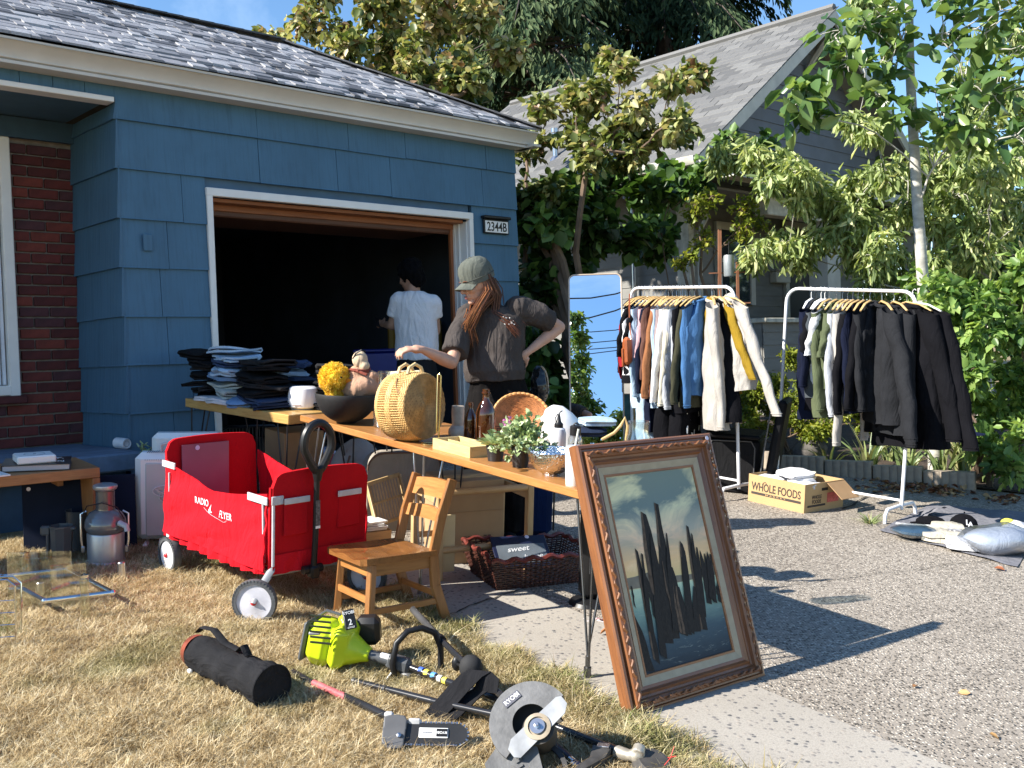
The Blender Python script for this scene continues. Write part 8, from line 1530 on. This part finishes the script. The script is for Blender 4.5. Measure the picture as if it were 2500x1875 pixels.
def head(mb,M):
    for c,r in(((0,0,.01),(.097,.076,.108)),((.030,0,-.055),(.060,.056,.058)),((.055,0,-.02),(.040,.055,.05)),((.068,0,-.098),(.024,.026,.02)),((.078,0,-.068),(.018,.026,.016)),((.080,0,.032),(.012,.05,.012)),((.062,.038,-.03),(.026,.020,.022)),((.062,-.038,-.03),(.026,.020,.022))):mb.ball(c,r,16,M)
    mb.tube([M@Vector(p)for p in((.088,0,.022),(.103,0,-.008),(.117,0,-.031))],[.008,.010,.0125],8);mb.ball((.113,0,-.033),(.012,.0145,.010),10,M)
    for s in(-1,1):mb.ball((.10,s*.011,-.038),(.009,.007,.007),8,M);mb.ball((-.005,s*.077,-.012),(.018,.008,.028),8,M)
    mb.ball((.094,0,-.060),(.009,.022,.0055),10,M);mb.ball((.092,0,-.071),(.010,.019,.006),10,M)
# ---- woman
hc=at(1166,690,5.84);f=Vector((-.84,-.48,-.26));HMx=headm(hc,f)
shA,elA,wrA=at(1132,775,5.90),at(1103,886,5.70),at(1030,853,5.52);shB,elB,wrB=at(1284,752,5.88),at(1366,798,6.00),at(1288,860,5.88)
S=(at(1290,750,5.86)-at(1132,770,5.93));S.z=0;S.normalize();pel=at(1214,950,5.95);gw_=gz(pel.x,pel.y)
t=thing('person','woman in grey cap and faded black tee reaching over the table, hand on hip','person',(pel.x,pel.y,gw_));B=Vector(t.location);Lw_=lambda*p:at(*p)-B
HL=T(-B)@HMx;mb=MB();head(mb,HL)
limb(mb,[HL@Vector((-.02,0,-.07)),Lw_(1186,745,5.88),Lw_(1196,765,5.9)],[.047,.050,.06])
torso(mb,[(Lw_(1196,762,5.9),.09,.06),(Lw_(1204,785,5.91),.155,.085),(Lw_(1206,830,5.92),.14,.09),(Lw_(1210,890,5.93),.12,.085),(Lw_(1214,950,5.95),.15,.10)],S)
for a,e_,w in((shA,elA,wrA),(shB,elB,wrB)):limb(mb,[a-B,(a+e_)/2-B,e_-B],[.048,.044,.036]);limb(mb,[e_-B,e_.lerp(w,.3)-B,w-B],[.037,.039,.021])
hand(mb,wrA-B,Vector((-.88,-.25,.06)),Vector((-.15,-.3,1)),.62,1);hand(mb,wrB-B,Vector((-.80,.15,-.55)),Vector((.25,-1,.2)),.22,-1,spread=.2)
for s,px in((-1,1178),(1,1250)):p0=pel-B+S*(.075*s);fx=at(px,1320,5.95+.05*s)-B;fx.z=.09;limb(mb,[p0,(p0+fx)/2+Vector((0,-.03,0)),fx],[.078,.055,.036]);mb.ball((fx.x-.02,fx.y-.06,.035),(.045,.11,.035),12)
link(withmat(remesh(mb,.0055,3),skin,'body'),'body',t)
# face details
lipm=M_('lips',(.42,.13,.11),.4);dkm=M_('lash',(.03,.015,.01),.6)
q=MB();q.ball((.1005,0,-.0600),(.005,.019,.0038),10,HL);q.ball((.099,0,-.0705),(.005,.016,.0045),10,HL);q.obj('lips',lipm,t)
for s in(-1,1):q=MB();q.tube([HL@Vector(p)for p in((.092,s*.015,.0),(.093,s*.028,.004),(.083,s*.042,.0))],[.001,.0022,.001],5);q.obj('eyelashes',dkm,t);q=MB();q.tube([HL@Vector(p)for p in((.102,s*.012,.024),(.100,s*.03,.030),(.088,s*.046,.024))],[.002,.0032,.0015],5);q.obj('eyebrow',M_('brow',(.14,.05,.02),.8),t)
capm=C1('cap_canvas',(.125,.135,.115),var=.2)
q=MB();C_=HL@T(-.006,0,.040)@rotm(0,.12,0);q.lathe([(.099,-.036),(.101,-.005),(.1,.015),(.098,.045),(.085,.078),(.058,.101),(.025,.111),(0,.112)],30,C_,sx=1.06,sy=.92);q.ball((0,0,.113),(.008,.008,.004),8,C_)
q.jitter(.003,25);q.obj('cap_crown',capm,t)
q=MB();q.tube([C_@Vector((.103*1.03*math.cos(a),.093*math.sin(a),-.006))for a in np.linspace(0,6.28,30)[:-1]],.0035,5,closed=True);[q.tube([C_@Vector((.1065*math.cos(a)*math.cos(e),.0935*math.sin(a)*math.cos(e),.112*math.sin(e)-.0))for e in np.linspace(.05,1.5,9)],.0015,4)for a in np.linspace(0,5.24,6)];q.obj('cap_seams',C1('cap_seam',(.085,.09,.078)),t)
def brimf(u,v,o=0.0):a=(u-.5)*2;y=a*.074;x=.100*math.sqrt(max(0,1-(a*.85)**2))+(.062*v*(1-.25*a*a));return tuple(C_@Vector((x,y,-.004-.030*a*a-.018*v+o)))
q=MB();q.grid(brimf,16,8);q.grid(lambda u,v:brimf(1-u,v,-.004),16,8);q.grid(lambda u,v:brimf(u,1,-.004*v),16,1);q.obj('cap_brim',capm,t)
# hair: locks of strands
hm=[M_('auburn_hair',(.10,.032,.012),.45,var=.35,vs=60,stretch=(4,4,1)),M_('lit_copper_hair',(.27,.10,.032),.4,var=.35,vs=60),M_('dark_auburn',(.075,.022,.010),.5,var=.3)];rs=np.random.RandomState(4)  # copper strands put the sunlight on the front locks into the hair colour
def lock(pts,n,spread,mats_,nm='hair'):
    for mi in range(len(mats_)):
        q=MB()
        for k in range(n):
            if k%len(mats_)!=mi:continue
            o=rs.randn(3)*spread;w=rs.rand()*6;P=[]
            for i,p in enumerate(pts):
                f_=i/(len(pts)-1);P.append(Vector(p)+Vector(o)*(.6+.9*f_)+Vector((math.sin(i*1.3+w),math.cos(i*1.7+w),0))*.006*f_)
            r0=.0018+.0020*rs.rand();q.tube(P,[r0]*(len(P)-2)+[r0*.7,r0*.15],5)
        q.obj(nm,mats_[mi],t)
h_=lambda x,y,z:HL@Vector((x,y,z))
for sy in(1,-1):
    for(dx,dz)in(((.03,.0),(0,.01))if sy<0 else((-.018,-.01),))+((-.035,.01),(-.06,0),(-.08,-.02)):
        y0=sy*(.076-max(0,-dx-.04)*.8)
        if sy>0:end=[Lw_(1160,770,5.80),Lw_(1146,805,5.80),Lw_(1140,835,5.80)]if dx>-.03 else[Lw_(1205,770,5.82),Lw_(1240,790,5.80),Lw_(1262,815,5.80)]
        else:end=[Lw_(1150,765,5.79),Lw_(1142,790,5.79),Lw_(1150,825,5.80)]if dx>0 else[Lw_(1215,765,5.86),Lw_(1245,785,5.84),Lw_(1255,800,5.83)]
        lock([h_(dx,y0,dz+.02),h_(dx-.008,y0*1.12,-.05),h_(dx-.015,y0*1.1,-.10)]+end,34,.0095,[hm[0],hm[1],hm[0]]if dx>-.02 else[hm[0],hm[2]])
lock([h_(-.09,0,.0),h_(-.105,0,-.07),Lw_(1212,755,5.9),Lw_(1240,775,5.88),Lw_(1262,800,5.86)],50,.02,[hm[0],hm[2]])
lock([h_(-.012,.078,-.01),h_(-.008,.088,-.06),Lw_(1168,752,5.77),Lw_(1142,800,5.78),Lw_(1150,842,5.80)],44,.012,[hm[1],hm[0]])
# tee shirt
q=MB();torso(q,[(Lw_(1193,748,5.89),.075,.055),(Lw_(1198,757,5.9),.14,.08),(Lw_(1204,775,5.91),.195,.105),(Lw_(1206,815,5.92),.190,.125),(Lw_(1208,865,5.92),.180,.13),(Lw_(1210,905,5.92),.19,.14),(Lw_(1211,930,5.93),.175,.13)],S)
for pts,r in(((shA-B+Vector((.03,0,.015)),(shA*.45+elA*.55)-B,shA.lerp(elA,.80)-B),(.072,.075,.074)),((shB-B-S*.05,shB.lerp(elB,.45)-B,shB.lerp(elB,.72)-B),(.078,.076,.070))):q.tube(pts,r,14);q.ball(tuple(pts[0]),r[0],12)
tee=CLOTH('faded_black_tee',(.072,.062,.058),.18,.7,weave=350);me=withmat(remesh(q,.008,2,.016,9,3),tee,'tee_shirt');link(me,'tee_shirt',t)
q=MB();ncl=Lw_(1190,745,5.88);q.tube([ncl+S*(.062*math.cos(a))+Vector((S.y,-S.x,0))*(.056*math.sin(a))+Vector((0,0,.008-.018*math.sin(a)))for a in np.linspace(0,6.28,24)[:-1]],.007,6,closed=True);q.obj('neck_rib',C1('tee_rib',(.04,.036,.034)),t)
q=MB();rr=random.Random(2)
for k in range(11):w=at(1228+28*rr.random(),773+20*rr.random(),5.775+.02*rr.random());q.box((0,0,0),(.009*rr.random()+.003,.006,.005*rr.random()+.002),T(w-B),ch=.001)
q.obj('chest_print',white_plastic,t)
q=MB();rows=[(Lw_(1211,922,5.93),.165,.12),(Lw_(1213,945,5.95),.175,.13),(Lw_(1214,985,5.95),.20,.135),(Lw_(1214,1030,5.95),.20,.13)];torso(q,rows,S)
for s,px in((-1,1178),(1,1250)):a=Lw_(1214,1000,5.95)+S*(.095*s);b=at(px,1320,5.95+.05*s)-B;b.z=.07;q.tube([a,a.lerp(b,.5),b],[.11,.105,.10],14)
me=withmat(remesh(q,.010,2,.018,8,9),CLOTH('black_linen_trousers',(.010,.009,.009),.2,.8),'trousers');link(me,'trousers',t)
for i in range(2):c=(-.0,-.0);q=MB();fx=at((1178,1250)[i],1320,5.9+.1*i)-B;q.ball((fx.x-.02,fx.y-.07,.035),(.05,.125,.04),12);q.obj('shoe',black_plastic,t)
t2=thing('black_shiny_bag','shiny black bag with pale rim hanging behind the hand on the hip','bag',tuple(at(1318,940,6.08)));q=MB();q.ball((0,0,0),(.055,.07,.12),16);q.ball((-.02,0,-.08),(.05,.06,.09),12);me=withmat(remesh(q,.008,1,.012,18),M_('shiny_black',(.012,.014,.016),.12,var=.3),'bag_body');link(me,'bag_body',t2);q=MB();q.tube([(.045*math.sin(a)+.005,-.02,.115*math.cos(a))for a in np.linspace(.1,2.4,12)],.005,6);q.obj('pale_rim',M_('tan_rim',(.40,.32,.22),.4),t2)
# ---- man in the doorway, seen from behind
Ym=8.35;m0=at(1010,1000,Ym);t=thing('person','man in white tee seen from behind in the garage doorway holding a phone','person',(m0.x,m0.y,.55));B=Vector(t.location);Lm=lambda px,py,dy=0.0:at(px,py,Ym+dy)-B;S=Vector((.93,-.20,0)).normalized()
mh=T(-B)@headm(at(1000,672,Ym+.03),(-.80,.55,-.28));mb=MB();head(mb,mh);limb(mb,[mh@Vector((-.02,0,-.07)),Lm(1010,720)],[.052,.06])
torso(mb,[(Lm(1010,715),.10,.07),(Lm(1012,745),.17,.10),(Lm(1015,800),.16,.10),(Lm(1015,870),.15,.10),(Lm(1015,915),.16,.11)],S)
aL=[Lm(975,738),Lm(957,795,.05),Lm(938,792,.26)];aR=[Lm(1056,745,-.03),Lm(1064,808,.02),Lm(1040,835,.18)]
for a in(aL,aR):limb(mb,[a[0],a[1]],[.052,.042]);limb(mb,[a[1],a[2]],[.042,.026])
hand(mb,aL[2],Vector((-.5,.6,.1)),Vector((-.5,-.5,.3)),.5);hand(mb,aR[2],Vector((-.6,.6,0)),Vector((.5,0,.6)),.4)
for s in(-1,1):p=Lm(1015,915)+S*(.085*s);fx=Vector((p.x+.02*s,p.y,.09));limb(mb,[p,(p+fx)/2,fx],[.088,.062,.04])
link(withmat(remesh(mb,.009,3),skin2,'body'),'body',t)
q=MB();q.ball((-.02,0,.03),(.118,.098,.112),16,mh);q.ball((-.06,0,-.05),(.075,.08,.08),12,mh);q.ball((-.075,.03,-.02),(.06,.06,.09),12,mh);me=withmat(remesh(q,.008,1,.022,22),M_('black_hair',(.002,.002,.0025),.9,spec=.1,var=.4,vs=30),'hair');link(me,'hair',t);q=MB();q.tube([mh@Vector(p)for p in((.0,.085,0),(.10,.05,.0),(.105,.0,-.0))],.002,4);q.obj('glasses',black_plastic,t)
q=MB();torso(q,[(Lm(1010,712),.08,.07),(Lm(1012,722),.15,.10),(Lm(1014,740),.19,.12),(Lm(1016,800),.185,.13),(Lm(1017,850),.185,.13),(Lm(1017,880),.18,.13)],S)
for a,e in((aL,.62),(aR,.5)):q.tube([a[0]+Vector((0,0,.02)),a[0].lerp(a[1],e)],[.078,.072],12);q.ball(tuple(a[0]+Vector((0,0,.015))),.075,12)
me=withmat(remesh(q,.010,2,.012,7,5),CLOTH('white_cotton_tee',(.74,.74,.76),.04,.6),'tee_shirt');link(me,'tee_shirt',t)
q=MB();torso(q,[(Lm(1016,874),.165,.125),(Lm(1016,915),.18,.13),(Lm(1016,960),.18,.13)],S)
for s in(-1,1):p=Lm(1015,940)+S*(.09*s);q.tube([p,Vector((p.x,p.y,.04))],[.10,.075],12)
me=withmat(remesh(q,.011,2,.01,9),cm['char'],'trousers');link(me,'trousers',t);t2=thing('phone','dark phone held by the man in the doorway','phone',tuple(aL[2]+B+Vector((-.05,.06,.02))));q=MB();q.box((0,0,0),(.075,.012,.15),rotm(-.9,.3,.6),ch=.003);q.obj('phone_body',black_plastic,t2)
# things inside the garage
t=thing('blue_tub','deep blue plastic tub inside the dark garage behind the man','tub',tuple(at(930,905,9.4)));q=MB();q.box((0,0,0),(.42,.35,.38),ch=.03);q.box((0,0,.19),(.46,.39,.03),ch=.01);q.obj('tub',M_('blue_tub_plastic',(.01,.02,.22),.4),t)
for px,lb in((958,'yellow tool handle left of the man inside the garage'),(1072,'yellow tool handle right of the man inside the garage')):t=thing('garden_tool',lb,'tool',tuple(at(px,885,9.6)));q=MB();q.box((0,0,.2),(.07,.05,.42),ch=.015);q.obj('handle',M_('yellow_plastic',(.20,.12,.006),.6),t)
t=thing('metal_chair_back','dark metal mesh chair back in the garage under the pine table','chair',tuple(at(590,1060,7.6)));q=MB();q.tube([(-.15,0,-.2),(-.15,0,.03),(-.1,0,.06),(.25,0,.06),(.28,0,.02),(.28,0,-.2)],.012,8);[q.tube([(-.14+.025*k,0,.055),(-.14+.025*k,0,-.15)],.003,4)for k in range(17)];q.obj('mesh_back',black_metal,t)
